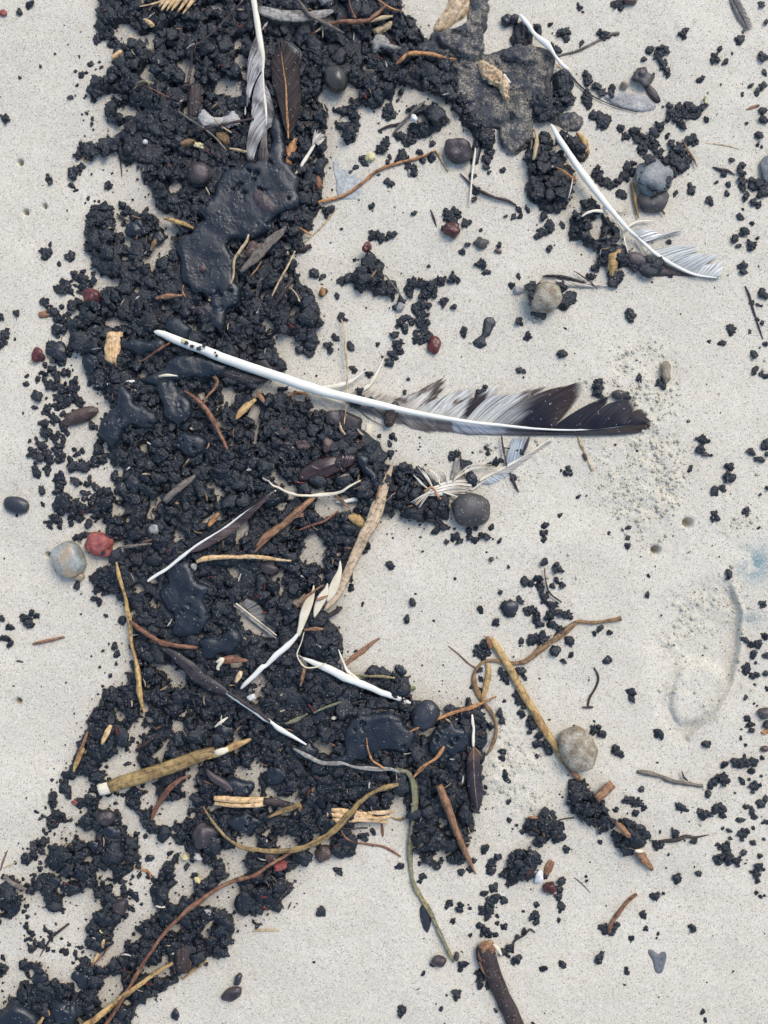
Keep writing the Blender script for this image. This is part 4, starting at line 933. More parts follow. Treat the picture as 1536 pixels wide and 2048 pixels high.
    z = g - 3 * (1 - sstep(b, .44, .56)) + t * (crumb * (1 - mel) + melt * mel) * (.55 + .45 * sstep(look(mass_bb, X, Y), .3, .9))
    keep = (b > .46) & (look(blur(mass_m | pud_m, 2), X, Y) > .12); cell = keep[:-1, :-1] & keep[1:, :-1] & keep[1:, 1:] & keep[:-1, 1:]
    i = np.arange(nx * ny).reshape(ny, nx)
    F = np.stack([i[:-1, :-1][cell], i[1:, :-1][cell], i[1:, 1:][cell], i[:-1, 1:][cell]], 1)
    used = np.unique(F); rm = np.full(nx * ny, -1); rm[used] = np.arange(len(used))
    print('bed quads', len(F))
    o = place('tar_bed', np.stack([X.ravel(), Y.ravel(), z.ravel()], 1)[used], rm[F], M['tar'])
    tag(o, 'crinkled layer of sticky tar and crumbs welded together over the sand', None, kind='stuff')
build_mass()
for poly, H, label in PUDDLES:
    k = 1
    sd = int(poly[0][0]) + 3
    def dent(X, Y, z, f, sd=sd):
        # a few bubbles and pits, the way cooling tar keeps them
        w = worley(X + 9 * (fbm(X, Y, 8, sd, 2) - .5), Y + 14 * (fbm(X, Y, 8, sd + 1, 2) - .5), 24, sd) * (.7 + .9 * lattice(np.floor(X / 30), np.floor(Y / 30), sd)); pick = sstep(fbm(X, Y, 55, sd), .50, .62)
        z = z - 8 * (1 - sstep(w, .08, .30)) * pick * f
        w = worley(X, Y, 7, sd + 4); z = z + 0.9 * (1 - sstep(w, .12, .30)) * (fbm(X, Y, 30, sd + 8) > .55) * f
        return z + 2.8 * (fbm(X, Y, 24, sd + 2, 2) - .5) * f
    o = relief('tar_pool', poly, H * .55 + 4, M['melt'], k=k, st=2.0, wob=3.5, wsc=60, extra=dent, seed=sd, warp=4.6, warpsc=17.0)
    tag(o, label, 'tar pool', 'pools of melted tar')

# ------------------------------------------------------------------ the things lying on the sand
def lm(x, y, phrase): LANDMARKS.append((x, y, phrase))
def stick(name, pts, mat, label, cat='stick', phrase=None, **kw):
    o = tube(name, pts, M[mat], seed=len(bpy.data.objects) % 97, **kw)
    tag(o, label, cat)
    if phrase:
        p = pts[len(pts) // 2]; lm(p[0], p[1], phrase)
    return o
def flake(name, poly, H, mat, label, cat='flake', phrase=None, **kw):
    kw.setdefault('seed', len(bpy.data.objects) % 97)
    o = relief(name, poly, H, M[mat], **kw)
    tag(o, label, cat)
    if phrase: lm(sum(p[0] for p in poly) / len(poly), sum(p[1] for p in poly) / len(poly), phrase)
    return o
def stone(x, y, rx, ry, ang, rz, mat, label, phrase=None, name='pebble', cat='pebble', **kw):
    kw.setdefault('seed', len(bpy.data.objects) % 97)
    o = pebble(name, x, y, rx, ry, ang, rz, M[mat], **kw)
    tag(o, label, cat)
    if phrase: lm(x, y, phrase)
    return o

# ---- the long white feather
f = empty('feather', 800, 820, 'long white quill feather with barred grey web and dark navy tip, longest of all', 'feather')
lm(420, 706, 'long white quill'); lm(1150, 830, 'dark feather tip')
tube('shaft', [(a_, b_, c_ * .9) for a_, b_, c_ in [(315,669,3),(322,671,11),(335,675,15),(352,683,18),(380,694,19),(412,705,20),(445,719,21),(482,732,21),(520,745,21),(560,758,22),(600,772,22),(638,784,21),(660,790,20),(700,799,18),(740,808,17),(771,815,16),(815,825,13),(881,837,10),(948,847,8),(1000,852,7),(1030,855,6),(1077,859,4.5),(1147,861,3.4),(1218,856,2.6),(1253,851,2),(1288,847,1.2)]], M['quill'], flat=.75, z=6, lift=3, ztips=(22, -4), sides=12, rough=.03, parent=f)
def sm(c1, c2, t): t = min(max(t, 0), 1); return tuple(a * (1 - t) + b * t for a, b in zip(c1, c2))
NAVY = (.016, .018, .030); DBR = (.036, .024, .024); GRW = (.44, .445, .42); WHT = (.70, .69, .61); MBR = (.15, .095, .065); GRY = (.20, .20, .21); DGR = (.07, .065, .065)
def noisy(x, y, s=22, k=1): return float(vn(np.array([x]), np.array([y]), s, k)[0]) - .5
vane(f, [(1238,853),(1262,850),(1290,847)], [(1284,816),(1291,826),(1302,846)], lambda t, v, x, y: sm(NAVY, DBR, v), fray=.12, gaps=.2, z0=8, z1=4, seed=3)
vane(f, [(1100,860),(1130,860),(1160,860)], [(1223,791),(1216,799),(1211,808)], lambda t, v, x, y: sm(NAVY, (.030,.029,.040), v * .6 + noisy(x, y)), fray=.02, bend=.12, z0=8, z1=7, seed=14, arch=5)
vane(f, [(1162,860),(1195,859),(1238,853)], [(1214,808),(1238,800),(1262,797),(1269,811),(1266,826),(1252,846)], lambda t, v, x, y: sm(NAVY, (.035,.033,.040), v * .6 + noisy(x, y)), fray=.02, bend=.10, z0=8, z1=7, seed=4, arch=5)
vane(f, [(978,851),(1030,855),(1096,860)], [(1098,779),(1122,773),(1140,770),(1166,763),(1163,785),(1150,806),(1128,832),(1104,856)],
     lambda t, v, x, y: sm(sm(GRW, NAVY, (x + (y - 800) * .6 - 1030) / 45 + noisy(x, y)), DBR, (v - .35) * 2), fray=.02, bend=.10, z0=8, z1=8, seed=5, arch=5)
vane(f, [(928,845),(955,849),(978,851)], [(982,792),(1002,787),(1030,787),(1060,778),(1097,772)],
     lambda t, v, x, y: sm(sm(WHT, GRW, v), sm(MBR, DGR, (x - 1030) / 50), (x - 1018 - (840 - y) * .25) / 18 + noisy(x, y) * 1.5), fray=.05, gaps=.12, bend=.12, z0=7, z1=8, seed=6, arch=4)
def barred(t, v, x, y):
    c = sm(WHT, GRW, noisy(x, y, 9) + .3)
    d = math.hypot((x - 953) / 25, (y - 820 + (x - 953) * .5) / 30) + noisy(x, y, 8) * .3
    if d < 1.15: c = sm((.035, .028, .028), c, (d - .95) * 5)
    d2 = math.hypot((x - 914) / 9, (y - 804) / 5)
    if d2 < 1: c = MBR
    return c
vane(f, [(832,828),(880,837),(928,845)], [(868,800),(905,785),(945,770),(960,790),(1000,766),(985,792)], barred, fray=.14, gaps=.22, bend=.12, z0=6, z1=6, seed=7)
vane(f, [(768,813),(800,821),(836,829)], [(818,792),(850,778),(893,753),(890,772),(880,790)], lambda t, v, x, y: sm((.62,.58,.50), (.10,.075,.06), (v - .25 + noisy(x, y, 9)) * 3 - .2), fray=.25, gaps=.35, bend=.15, z0=6, z1=4, seed=8, wfac=.7)
vane(f, [(690,797),(735,806),(775,814)], [(722,776),(760,782),(806,790)], lambda t, v, x, y: (.5, .44, .35), fray=.4, gaps=.5, bend=.1, z0=6, z1=3, seed=9, wfac=.5)
def lower(t, v, x, y):
    if x < 870: return sm((.34, .33, .31), (.13, .11, .10), v + noisy(x, y, 10))
    if x < 905: return sm((.20, .18, .17), (.08, .07, .07), v)
    if x < 1010: return sm(sm((.46,.50,.54), (.16,.17,.19), v * v), DGR, (x - 985) / 60)
    return sm((.10, .105, .12), NAVY, (x - 1010) / 80)
vane(f, [(905,843),(1000,853),(1077,860),(1147,862),(1200,859)], [(935,870),(985,870),(1054,871),(1147,869),(1240,867),(1284,864)], lower, fray=.02, bend=.14, z0=5, z1=3, seed=10, arch=2)
vane(f, [(1195,859),(1240,854),(1288,848)], [(1284,864),(1296,858),(1302,850)], lambda t, v, x, y: DBR, fray=.1, gaps=.2, bend=.1, z0=5, z1=3, seed=11, arch=1)
vane(f, [(782,820),(840,833),(905,843)], [(830,858),(862,866),(900,866),(935,870)], lower, fray=.12, gaps=.2, bend=.14, z0=5, z1=2, seed=12, arch=2, wfac=.8)
vane(f, [(690,800),(735,810),(785,820)], [(762,842),(800,852),(850,864)], lambda t, v, x, y: (.22, .20, .18), fray=.4, gaps=.7, bend=.08, z0=4, z1=1, seed=13, wfac=.35, n=40)
tube('barb_tuft', [(612,775,4),(650,777,9),(680,772,10),(705,762,6),(735,740,2)], M['fluff'], flat=.35, lift=5, z=6, parent=f, rough=.25)
tube('barb_tuft', [(722,784,5),(736,772,9),(748,757,8),(758,738,5),(769,713,1.5)], M['shaft'], flat=.3, lift=3, parent=f, rough=.3)
wisp(f, [(738,768),(752,748),(768,716)], 4, 4, M['fluff'], w=1.3, z=4)
wisp(f, [(610,784),(640,800),(655,815)], 5, 8, M['fluff'], w=1.4, z=7)
wisp(f, [(640,792),(680,806),(720,824)], 5, 6, M['fluff'], w=1.3, z=6)
wisp(f, [(700,806),(740,838),(765,852)], 4, 6, M['greyleaf'], w=1.2, z=3)
wisp(f, [(960,806),(985,790),(1012,766)], 3, 3, M['fluff'], w=1.2, z=4)
o = relief('seed_pod', [(790,805),(797,811),(794,830),(784,852),(774,855),(769,845),(770,829),(780,812)], 11, M['dark'], z0=16, k=1, st=1.5, wob=3, wsc=7)
tag(o, 'small blackish shrivelled pod lying across the white feather shaft', 'seed pod')
stick('straw_stalk', [(683,640,3),(689,665,3.4),(691,700,4),(695,745,3.4),(694,800,3),(689,850,2)], 'straw', 'thin bent straw lying across the long white feather', 'straw', 'thin bent straw', lift=3, z=20, ztips=(-16, -4))

# ---- white feather at the right
f = empty('feather', 1260, 430, 'broken white feather with torn curled vane, at upper right among tar lumps', 'feather')
lm(1150, 345, 'torn white feather'); lm(1390, 525, 'torn white vane')
tube('shaft', [(1097,258,3),(1102,266,8),(1112,285,11),(1130,312,12),(1150,342,14),(1168,366,15),(1188,392,13),(1208,416,11),(1222,432,10),(1240,452,9),(1256,468,7),(1272,480,6)], M['quill'], flat=.7, lift=4, z=8, ztips=(12, 4), sides=10, parent=f, rough=.04)
tube('shaft', [(1270,476,4),(1285,490,8),(1310,512,8),(1350,536,7),(1388,552,5),(1430,558,2)], M['quill'], flat=.6, lift=3, z=6, sides=8, parent=f, rough=.04)
wh = lambda t, v, x, y: sm((.62,.64,.60), (.76,.75,.68), noisy(x, y, 12) + .5)
vane(f, [(1284,486),(1292,480),(1300,474)], [(1318,474),(1340,464),(1369,462)], wh, fray=.06, bend=.1, z0=8, z1=6, seed=20, n=26)
vane(f, [(1262,462),(1272,470),(1285,482)], [(1298,460),(1310,462),(1322,470)], wh, fray=.2, gaps=.2, bend=.1, z0=8, z1=6, seed=21, n=26)
vane(f, [(1300,504),(1318,516),(1340,528)], [(1370,490),(1392,494),(1400,497),(1385,510)], wh, fray=.04, bend=.05, z0=7, z1=6, seed=22, n=44)
vane(f, [(1340,530),(1362,541),(1385,549)], [(1390,508),(1412,508),(1436,512),(1420,520)], lambda t, v, x, y: sm((.50,.52,.50), (.66,.67,.62), v), fray=.04, bend=.05, z0=7, z1=6, seed=23, n=44)
vane(f, [(1384,549),(1405,555),(1432,559)], [(1400,532),(1424,528),(1445,523),(1442,540),(1438,556)], wh, fray=.03, bend=.05, z0=6, z1=6, seed=24, n=40)
vane(f, [(1320,522),(1350,540),(1390,553)], [(1312,545),(1345,551),(1392,555)], lambda t, v, x, y: (.10, .08, .085), fray=.05, bend=.05, z0=3, z1=2, seed=25, n=60)
tube('barb', [(1158,441,3),(1170,433,5),(1188,428,6),(1205,428,7),(1214,432,4)], M['shaft'], flat=.7, lift=6, parent=f)
tube('barb', [(1226,434,3),(1238,455,5),(1245,472,6),(1247,490,3),(1251,510,1.5)], M['shaft'], flat=.5, lift=6, parent=f)
tube('barb', [(1250,460,4),(1266,448,5),(1282,444,4),(1304,443,2)], M['shaft'], flat=.5, lift=6, parent=f)
wisp(f, [(1232,425),(1248,424),(1262,414)], 5, 5, M['fluff'], w=1.2, z=6)
wisp(f, [(1270,486),(1280,500),(1288,512)], 2, 5, M['fluff'], w=1.5, z=6)
stone(1207, 420, 5, 6, 20, 5, 'white', 'tiny white knob at the break of the right hand white feather', cat='chip', name='chip', zo=14, sub=2)

# ---- white and grey feather at the top
f = empty('feather', 525, 150, 'white shafted feather at the top edge with torn grey web', 'feather')
lm(515, 60, 'top feather shaft')
tube('shaft', [(505,-30,11),(509,0,12),(515,35,11),(519,60,12),(523,88,12),(527,112,11),(530,132,8),(529,160,5),(531,193,6),(535,229,7),(536,252,5),(536,276,2)], M['shaft'], flat=.6, lift=9, parent=f, rough=.03, sides=10)
gw = lambda t, v, x, y: sm((.50,.48,.44), (.13,.12,.12), noisy(x * .5 + y * .8, y - x, 16, 3) * 2.2 + .35)
vane(f, [(520,84),(524,112),(528,150)], [(499,160),(496,190),(497,226)], gw, fray=.08, gaps=.1, bend=.12, z0=13, z1=10, seed=30)
vane(f, [(529,158),(531,190),(533,215)], [(508,212),(506,240),(511,262)], gw, fray=.1, gaps=.1, bend=.12, z0=12, z1=9, seed=31)
vane(f, [(533,205),(535,240),(536,272)], [(500,278),(496,300),(498,328),(508,334)], gw, fray=.05, gaps=.08, bend=.14, z0=12, z1=8, seed=32)
vane(f, [(531,180),(535,225),(537,270)], [(545,205),(552,230),(548,262)], gw, fray=.1, gaps=.1, bend=.1, z0=11, z1=8, seed=33)
vane(f, [(537,262),(536,285),(532,300)], [(520,330),(532,338),(545,330)], lambda t, v, x, y: sm((.22,.19,.17), (.07,.06,.06), v + noisy(x, y, 9)), fray=.1, gaps=.1, bend=.05, z0=11, z1=10, seed=34)
o = relief('tar_flake', [(507,138),(516,127),(528,130),(529,142),(518,148)], 6, M['melt'], z0=26, k=1, st=1.5); tag(o, 'dark tar flake stuck on the top feather shaft split', 'tar flake')
# ---- dark brown feather beside it
f = empty('feather', 577, 200, 'dark brown feather with thin orange shaft, tar smeared, right of the top white shaft', 'feather')
lm(603, 190, 'dark brown top feather')
tube('shaft', [(566,120,1.2),(570,150,2),(575,185,3),(577,230,4.5),(579,262,5),(580,290,3)], M['orange'], flat=.6, lift=15, parent=f)
db = lambda t, v, x, y: sm((.05,.040,.038), (.085,.062,.052), noisy(x, y, 20, 4) + .4)
vane(f, [(580,285),(577,230),(570,150),(566,122)], [(594,262),(606,210),(601,150),(602,118),(588,102),(564,88)], db, fray=.01, bend=.08, z0=15, z1=9, seed=40)
vane(f, [(580,285),(577,235),(571,165),(566,122)], [(566,235),(549,180),(546,160),(546,130),(556,110),(562,90)], db, fray=.03, gaps=.02, bend=.08, z0=15, z1=9, seed=41)
o = relief('leaf_piece', [(575,340),(574,310),(582,292),(594,280),(592,300),(584,330)], 6, M['orange'], k=1, st=1.5, ang=1.7); tag(o, 'short orange brown leaf sliver at the lower end of the dark brown feather', 'leaf')
o = relief('tar_smear', [(566,95),(584,100),(601,115),(603,128),(596,135),(592,150),(584,160),(574,140),(568,118)], 4, M['melt'], z0=30, k=2, st=1.6, wob=1.5, wsc=12); tag(o, 'tar smear coating the upper half of the dark brown feather', 'tar smear')
# ---- small white plume piece
f = empty('feather', 625, 310, 'short white quill scrap with a small fan, right of the big tar pool', 'feather')
lm(625, 308, 'white quill scrap')
tube('shaft', [(604,342,6),(612,328,8),(622,312,7),(630,298,7)], M['shaft'], flat=.6, lift=4, parent=f)
vane(f, [(626,304),(632,297),(638,300)], [(634,264),(642,270),(654,276),(648,290)], lambda t, v, x, y: (.62,.56,.46), fray=.3, gaps=.3, bend=.02, z0=8, z1=7, seed=44, n=30)

# ---- leaf strip, top
o = tube('leaf_strip', [(518,36,8),(535,40,20),(560,47,24),(590,50,24),(625,48,20),(655,42,14),(668,38,6)], M['greyleaf'], flat=.12, lift=12); tag(o, 'broad pale grey green leaf strip lying across the tar near the top', 'leaf'); lm(590, 48, 'pale grey leaf strip')
stick('twig', [(592,12,4),(606,28,6),(622,50,8),(645,62,8),(676,78,7),(690,84,3)], 'grey', 'grey bent leaf stem crossing the pale leaf strip', 'twig', lift=14)
stick('twig', [(652,66,6),(690,62,9),(730,60,9),(748,50,7),(772,28,4)], 'red', 'reddish brown twig near the top edge right of the leaf strip', 'twig', 'reddish top twig', lift=12)
stick('twig', [(698,0,3),(702,30,4),(712,55,5)], 'red', 'short red brown twig running up to the top edge', 'twig', lift=12)
o = relief('shell', [(632,-20),(640,8),(650,20),(660,14),(680,-20)], 8, M['paleflake'], k=1, st=1.8, ang=.5); tag(o, 'pale torn shell like flake at the top edge', 'shell')
stick('twig', [(740,60,3),(765,52,7),(785,48,4)], 'straw', 'pale straw scrap beside the reddish top twig', 'straw', lift=10)
stick('twig', [(745,0,4),(762,20,5),(782,32,4),(806,38,2)], 'orange', 'orange stem leaning over the top right end of the tar mass', 'twig', lift=10)
flake('wood_flake', [(752,76),(770,82),(782,98),(815,106),(790,110),(760,102),(748,112),(744,96)], 7, 'greyleaf', 'pale forked wood flake above the orange root', 'flake', k=1, st=1.8, ang=.3)
flake('wood_flake', [(744,70),(762,60),(786,50),(778,62),(756,76)], 5, 'straw', 'tan wood flake just right of the reddish top twig', 'flake', k=1, st=1.6)

# ---- splintered wood, top left
f = empty('wood_chip', 365, 20, 'pale orange splintered wood chip at the top edge', 'wood chip'); lm(365, 20, 'splintered wood chip')
for k, (a, b_, c, d, w) in enumerate([(408,-10,372,44,9),(396,-10,362,42,9),(384,-10,350,40,10),(372,-10,340,38,10),(360,-8,330,38,9),(350,-4,326,32,9),(414,-10,384,30,6)]):
    tube('splinter', [(a, b_, w * 1.15), ((a + c) / 2 + 2, (b_ + d) / 2, w * 1.2), (c, d, 3)], M['pale_wood'], flat=.5, lift=8 + (k % 3) * 2, parent=f, rough=.2, seed=k)
tube('splinter', [(350,-4,6),(320,2,5),(280,6,5),(242,6,2)], M['pale_wood'], flat=.5, lift=8, parent=f, rough=.2)
tube('splinter', [(330,18,4),(310,24,4),(286,28,1.5)], M['pale_wood'], flat=.5, lift=6, parent=f)
for (x, y, w, a, lab) in [(302,55,12,.5,'small orange bark chip below the splintered wood chip'),(263,88,10,1.9,'small orange chip at the edge of the upper sand gap'),(238,116,13,2.5,'tan wood sliver at the left edge of the tar, below the sand gap'),(167,316,9,1,'small orange crumb in the lumps left of the main mass')]:
    ca, sa = math.cos(a), math.sin(a)
    p = [(x + ca * w * u - sa * w * v * .45, y + sa * w * u + ca * w * v * .45) for u, v in ((-1,-.4),(0,-1),(1,-.5),(.8,.7),(-.2,1),(-1,.6))]
    flake('bark_chip', p, 6, 'pale_wood', lab, 'wood chip', k=1, st=1.4, ang=a)
# ---- upper left odds
stick('twig', [(502,0,3),(490,22,4),(462,52,4),(440,76,5),(410,100,4),(390,112,3)], 'dark', 'long thin dark root curving left of the top feather shaft', 'root', lift=12)
stick('twig', [(391,104,4),(388,130,6),(384,158,7),(382,178,4)], 'dark', 'upright brown twig crossing the small sand patch at upper left', 'twig', lift=6)
flake('driftwood', [(384,176),(404,178),(406,205),(402,232),(394,244),(382,240),(380,205)], 9, 'dark', 'dark brown driftwood piece with a pale chip mark', 'driftwood', 'dark driftwood piece', k=2, st=1.8, fine=1.2, ang=1.6)
flake('bark_flake', [(398,232),(410,226),(424,240),(440,244),(462,240),(466,228),(480,238),(478,252),(462,258),(452,262),(430,258),(410,262),(400,250)], 8, 'paleflake', 'pale sandy grey crust flake beside the dark driftwood piece', 'flake', 'sandy crust flake', k=1, st=1.8, wob=3, wsc=12)
stick('twig', [(364,236,3),(390,254,4),(420,274,4),(440,292,4),(458,313,2)], 'grey', 'pale grey twig slanting below the sandy crust flake', 'twig', lift=12)
stick('twig', [(434,250,2.5),(450,266,3.4),(468,278,2.5)], 'straw', 'short pale twig below the sandy crust flake', 'twig', lift=14)
stick('twig', [(384,276,3),(420,270,5),(460,260,6),(512,250,4)], 'dark', 'dark twig pointing at the grey feather web', 'twig', lift=13)
stick('twig', [(464,309,4),(480,312,6),(498,316,5)], 'straw', 'pale green stem end at the top of the big tar pool', 'stem', lift=12)
flake('leaf_piece', [(432,272),(452,272),(462,288),(452,294),(438,284)], 6, 'leafbrown', 'curled brown leaf scrap left of the grey feather web', 'leaf', k=1, st=1.6)
flake('leaf_piece', [(362,292),(380,284),(396,288),(388,296),(368,298)], 6, 'leafbrown', 'brown leaf scrap left of the yellow crumb', 'leaf', k=1, st=1.6)
stone(402, 298, 9, 6, 20, 6, 'yellow', 'pale yellow crumb in the tar at upper left', 'yellow crumb', name='crumb', cat='crumb', sub=3, amp=.35, zo=16)
stone(295, 291, 5, 5, 0, 5, 'white', 'single round white grain on the tar at upper left', name='grain', cat='grain', sub=2, zo=16)
stick('twig', [(300,187,2),(320,197,3),(346,210,3)], 'red', 'thin reddish twig in the upper left tar', 'twig', lift=14)
stick('leaf_sliver', [(282,182,3),(298,178,8),(316,182,3)], 'eel', 'small olive green leaf sliver in the upper left tar', 'leaf', flat=.3, lift=14)
stick('twig', [(239,312,1.5),(242,335,3),(243,352,1.5)], 'dark', 'thin black needle on the sand beside the upper left tar', 'twig')
stone(402, 356, 22, 21, 10, 15, 'purple', 'round dark purple grey pebble with a white spot left of the big tar pool', 'purple grey pebble', amp=.06)
stick('wood_sliver', [(330,440,6),(348,446,10),(370,454,9),(392,464,6)], 'gold', 'orange wood sliver touching the left side of the big tar pool', 'wood sliver', 'orange wood sliver', lift=5)
stick('twig', [(234,428,4),(246,438,6),(258,444,3)], 'dark', 'short dark twig left of the orange wood sliver', 'twig')
stick('leaf_sliver', [(304,505,3),(310,492,9),(314,482,4)], 'leafbrown', 'pale brown sliver wedged between two tar balls', 'leaf', flat=.4, lift=8)
stone(673, 166, 23, 28, -15, 20, 'olivestone', 'glossy dark olive pebble in the tar near the top', 'glossy olive pebble', amp=.04)
stone(742, 315, 8, 8, 0, 8, 'yellow', 'pale yellow round crumb on the sand above the orange root', 'yellow ball crumb', name='crumb', cat='crumb', amp=.2, sub=3)
stone(735, 318, 6, 5, 0, 6, 'yellow', 'smaller yellow crumb stuck to the round yellow crumb', name='crumb', cat='crumb', amp=.2, sub=3)
flake('film_scrap', FILM, 1.1, 'film', 'thin blue grey translucent scrap half sunk in sand', 'film scrap', k=2, st=2, wob=.8, wsc=9, prof='flat')
stick('root', [(632,408,4),(660,400,6),(690,390,6),(720,370,6),(755,343,6),(800,327,6),(835,318,5),(872,303,4)], 'orange', 'long orange root running from the tar over open sand to upper right', 'root', 'long orange root', lift=2)
stick('root', [(872,303,4),(880,315,4),(888,330,4),(896,345,3)], 'straw', 'short tan root end bending down at the tip of the long orange root', 'root')
stick('root', [(600,490,2),(625,470,3),(650,445,4),(675,415,2)], 'straw', 'faint straw fibre from the tar to the sand below the long orange root', 'straw', flat=.5)
flake('leaf_piece', [(628,356),(636,352),(643,366),(643,380),(636,384),(630,372)], 7, 'red', 'small reddish pointed leaf at the right side of the tar pool', 'leaf', k=1, st=1.5, ang=1.4)
stone(828, 246, 8, 6, 40, 6, 'white', 'white shell chip in the lumps left of the sandy crust', 'white shell chip', name='chip', cat='chip', sub=2, amp=.3, zo=18)
stick('twig', [(820,330,2),(818,342,5),(820,352,4),(832,330,3),(835,328,1.5)], 'greyleaf', 'small curled pale fibre beside the orange root', 'fibre')
stick('twig', [(757,262,4),(775,254,6),(800,248,5),(812,240,3)], 'dark', 'thin dark bark sliver left of the white shell chip', 'twig')
stick('twig', [(785,270,3),(800,252,6),(830,225,7),(850,208,4)], 'grey', 'grey olive stem buried in the lumps left of the crust', 'stem', lift=4)

# ---- sandy crust and what is in it
cr = relief('tar_crust', [(941,-30),(941,0),(939,22),(933,45),(915,54),(896,59),(862,67),(858,85),(840,96),(826,108),(850,122),(872,118),(895,128),(909,140),(910,165),(914,190),(922,204),(930,222),(944,245),(953,262),(973,267),(985,262),(995,262),(997,280),(1000,292),(1012,304),(1030,313),(1045,305),(1060,286),(1064,262),(1067,247),(1080,240),(1110,250),(1135,262),(1158,262),(1168,245),(1165,232),(1140,226),(1118,232),(1105,232),(1100,205),(1098,184),(1105,158),(1110,134),(1109,116),(1098,100),(1077,94),(1050,92),(1013,99),(995,99),(980,108),(968,104),(962,88),(968,72),(974,58),(976,36),(978,0),(978,-30)], 12, M['crust'], k=1, st=2.0, wob=6, wsc=34, z0=None, drape=.4, seed=12, warp=3, warpsc=14, extra=lambda X, Y, z, f_: z + f_ * (5 * (fbm(X, Y, 9, 401, 2) - .5) - 4 * sstep(worley(X, Y, 26, 402), .45, .7)))
tag(cr, 'wide flat tar crust mixed with sand at the upper centre', 'tar crust'); lm(1000, 200, 'wide sandy tar crust')
o = relief('tar_plate', [(872,72),(900,76),(930,84),(948,78),(960,60),(964,92),(962,115),(950,126),(930,120),(905,106),(880,98)], 6, M['crust'], z0=17, k=1, st=2, wob=3, wsc=10, warp=2.5, prof='flat'); tag(o, 'smooth dark tar plate on the crust below the torn husk', 'tar plate')
o = relief('tar_plate', [(1000,290),(1000,262),(1012,250),(1030,246),(1020,225),(1040,205),(1062,210),(1064,240),(1058,285),(1040,300),(1028,310),(1010,300)], 4, M['crust'], z0=15, k=1, st=2, wob=2.5, wsc=10, warp=3, prof='flat'); tag(o, 'smooth slate blue tar plate at the lower end of the crust', 'tar plate')
o = relief('tar_plate', [(1005,108),(1040,98),(1072,106),(1070,128),(1050,134),(1030,126),(1010,122)], 3, M['crust'], z0=17, k=1, st=2, wob=2.5, wsc=10, warp=3, prof='flat'); tag(o, 'dark tar plate on the crust beside the upper right quill', 'tar plate')
o = relief('husk', [(862,66),(876,40),(895,12),(902,-20),(936,-20),(940,5),(936,24),(926,36),(908,46),(896,60),(880,62)], 14, M['husk'], k=2, st=2, wob=4, wsc=14, ang=2.2, fine=1.5); tag(o, 'torn tan husk with hollow orange middle at the top edge', 'husk'); lm(900, 25, 'torn tan husk')
stick('root', [(792,143,4),(803,133,9),(818,123,8),(850,122,7),(880,126,6),(912,124,4)], 'orange', 'shaggy orange brown root lying on the left side of the crust', 'root', 'shaggy orange root', lift=12, rough=.3)
f = empty('fibre_clump', 985, 165, 'cream and rust fibre clump in the middle of the crust', 'fibre clump')
relief('crumbly_fibre', [(956,134),(968,132),(984,140),(996,150),(1008,160),(1014,178),(1016,200),(1008,206),(1004,190),(996,180),(984,176),(972,166),(962,154)], 4, M['husk'], z0=18, k=1, st=1.5, wob=6, wsc=4, parent=f, warp=3, warpsc=6)
tube('strand', [(985,160,5),(1000,172,6),(1010,190,5),(1012,204,3)], M['fluff'], flat=.6, lift=14, rough=.5, parent=f)
tube('strand', [(962,138,6),(975,152,10),(982,165,8)], M['orange'], flat=.7, lift=14, rough=.5, parent=f)
tube('strand', [(1000,150,4),(1012,162,10),(1020,170,5)], M['fluff'], flat=.6, lift=10, rough=.5, parent=f)
flake('bark_flake', [(955,258),(952,275),(943,300),(940,330),(955,330),(962,300),(966,270),(962,256)], 7, 'blackstone', 'dark slate tipped flake above the thin white quill', 'flake', k=1, st=1.6)
f = empty('quill', 942, 365, 'thin white quill hanging below the sandy crust', 'quill'); lm(942, 370, 'thin white quill')
tube('shaft', [(950,300,3),(948,318,6),(945,340,6),(942,370,4),(940,395,4),(938,412,2)], M['shaft'], flat=.7, lift=5, parent=f)
stone(915, 305, 27, 26, 10, 17, 'purple', 'purple brown rock with sand crust left of the thin white quill', 'purple brown rock', name='rock', cat='rock', amp=.14)
flake('char_wood', [(1030,50),(1045,42),(1060,50),(1066,72),(1064,95),(1040,98),(1024,96),(1020,78)], 14, 'tar', 'ribbed black charred wood block left of the upper right quill', 'charred wood', k=1, st=1.6, fine=3.5, wob=5, wsc=9, warp=2, ang=1.5)
flake('char_wood', [(1068,50),(1080,46),(1083,60),(1082,78),(1072,74)], 13, 'tar', 'small ribbed black wood block right of the upper right quill', 'charred wood', k=1, st=1.6, fine=3, wob=4, wsc=8, warp=2, ang=1.5)
flake('char_wood', [(1106,150),(1120,143),(1140,150),(1146,168),(1140,190),(1132,205),(1116,196),(1108,175)], 18, 'tar', 'long ribbed black charred wood right of the crust', 'charred wood', 'ribbed charred wood', k=1, st=1.6, fine=3.5, wob=5, wsc=9, warp=2, ang=1.5)
for x, y, w, lab in [(1028,40,9,'small black knob left of the upper right quill tip'),(1013,42,10,'round black knob at the left of the charred wood')]:
    stone(x, y, w, w * 1.2, 0, 9, 'blackstone', lab, name='tar_lump', cat='tar lump', sub=3, amp=.2)
stick('root', [(1066,262,3),(1070,280,6),(1066,310,7),(1062,330,3)], 'straw', 'short sandy fibre below the right edge of the crust', 'fibre', lift=6, rough=.3)

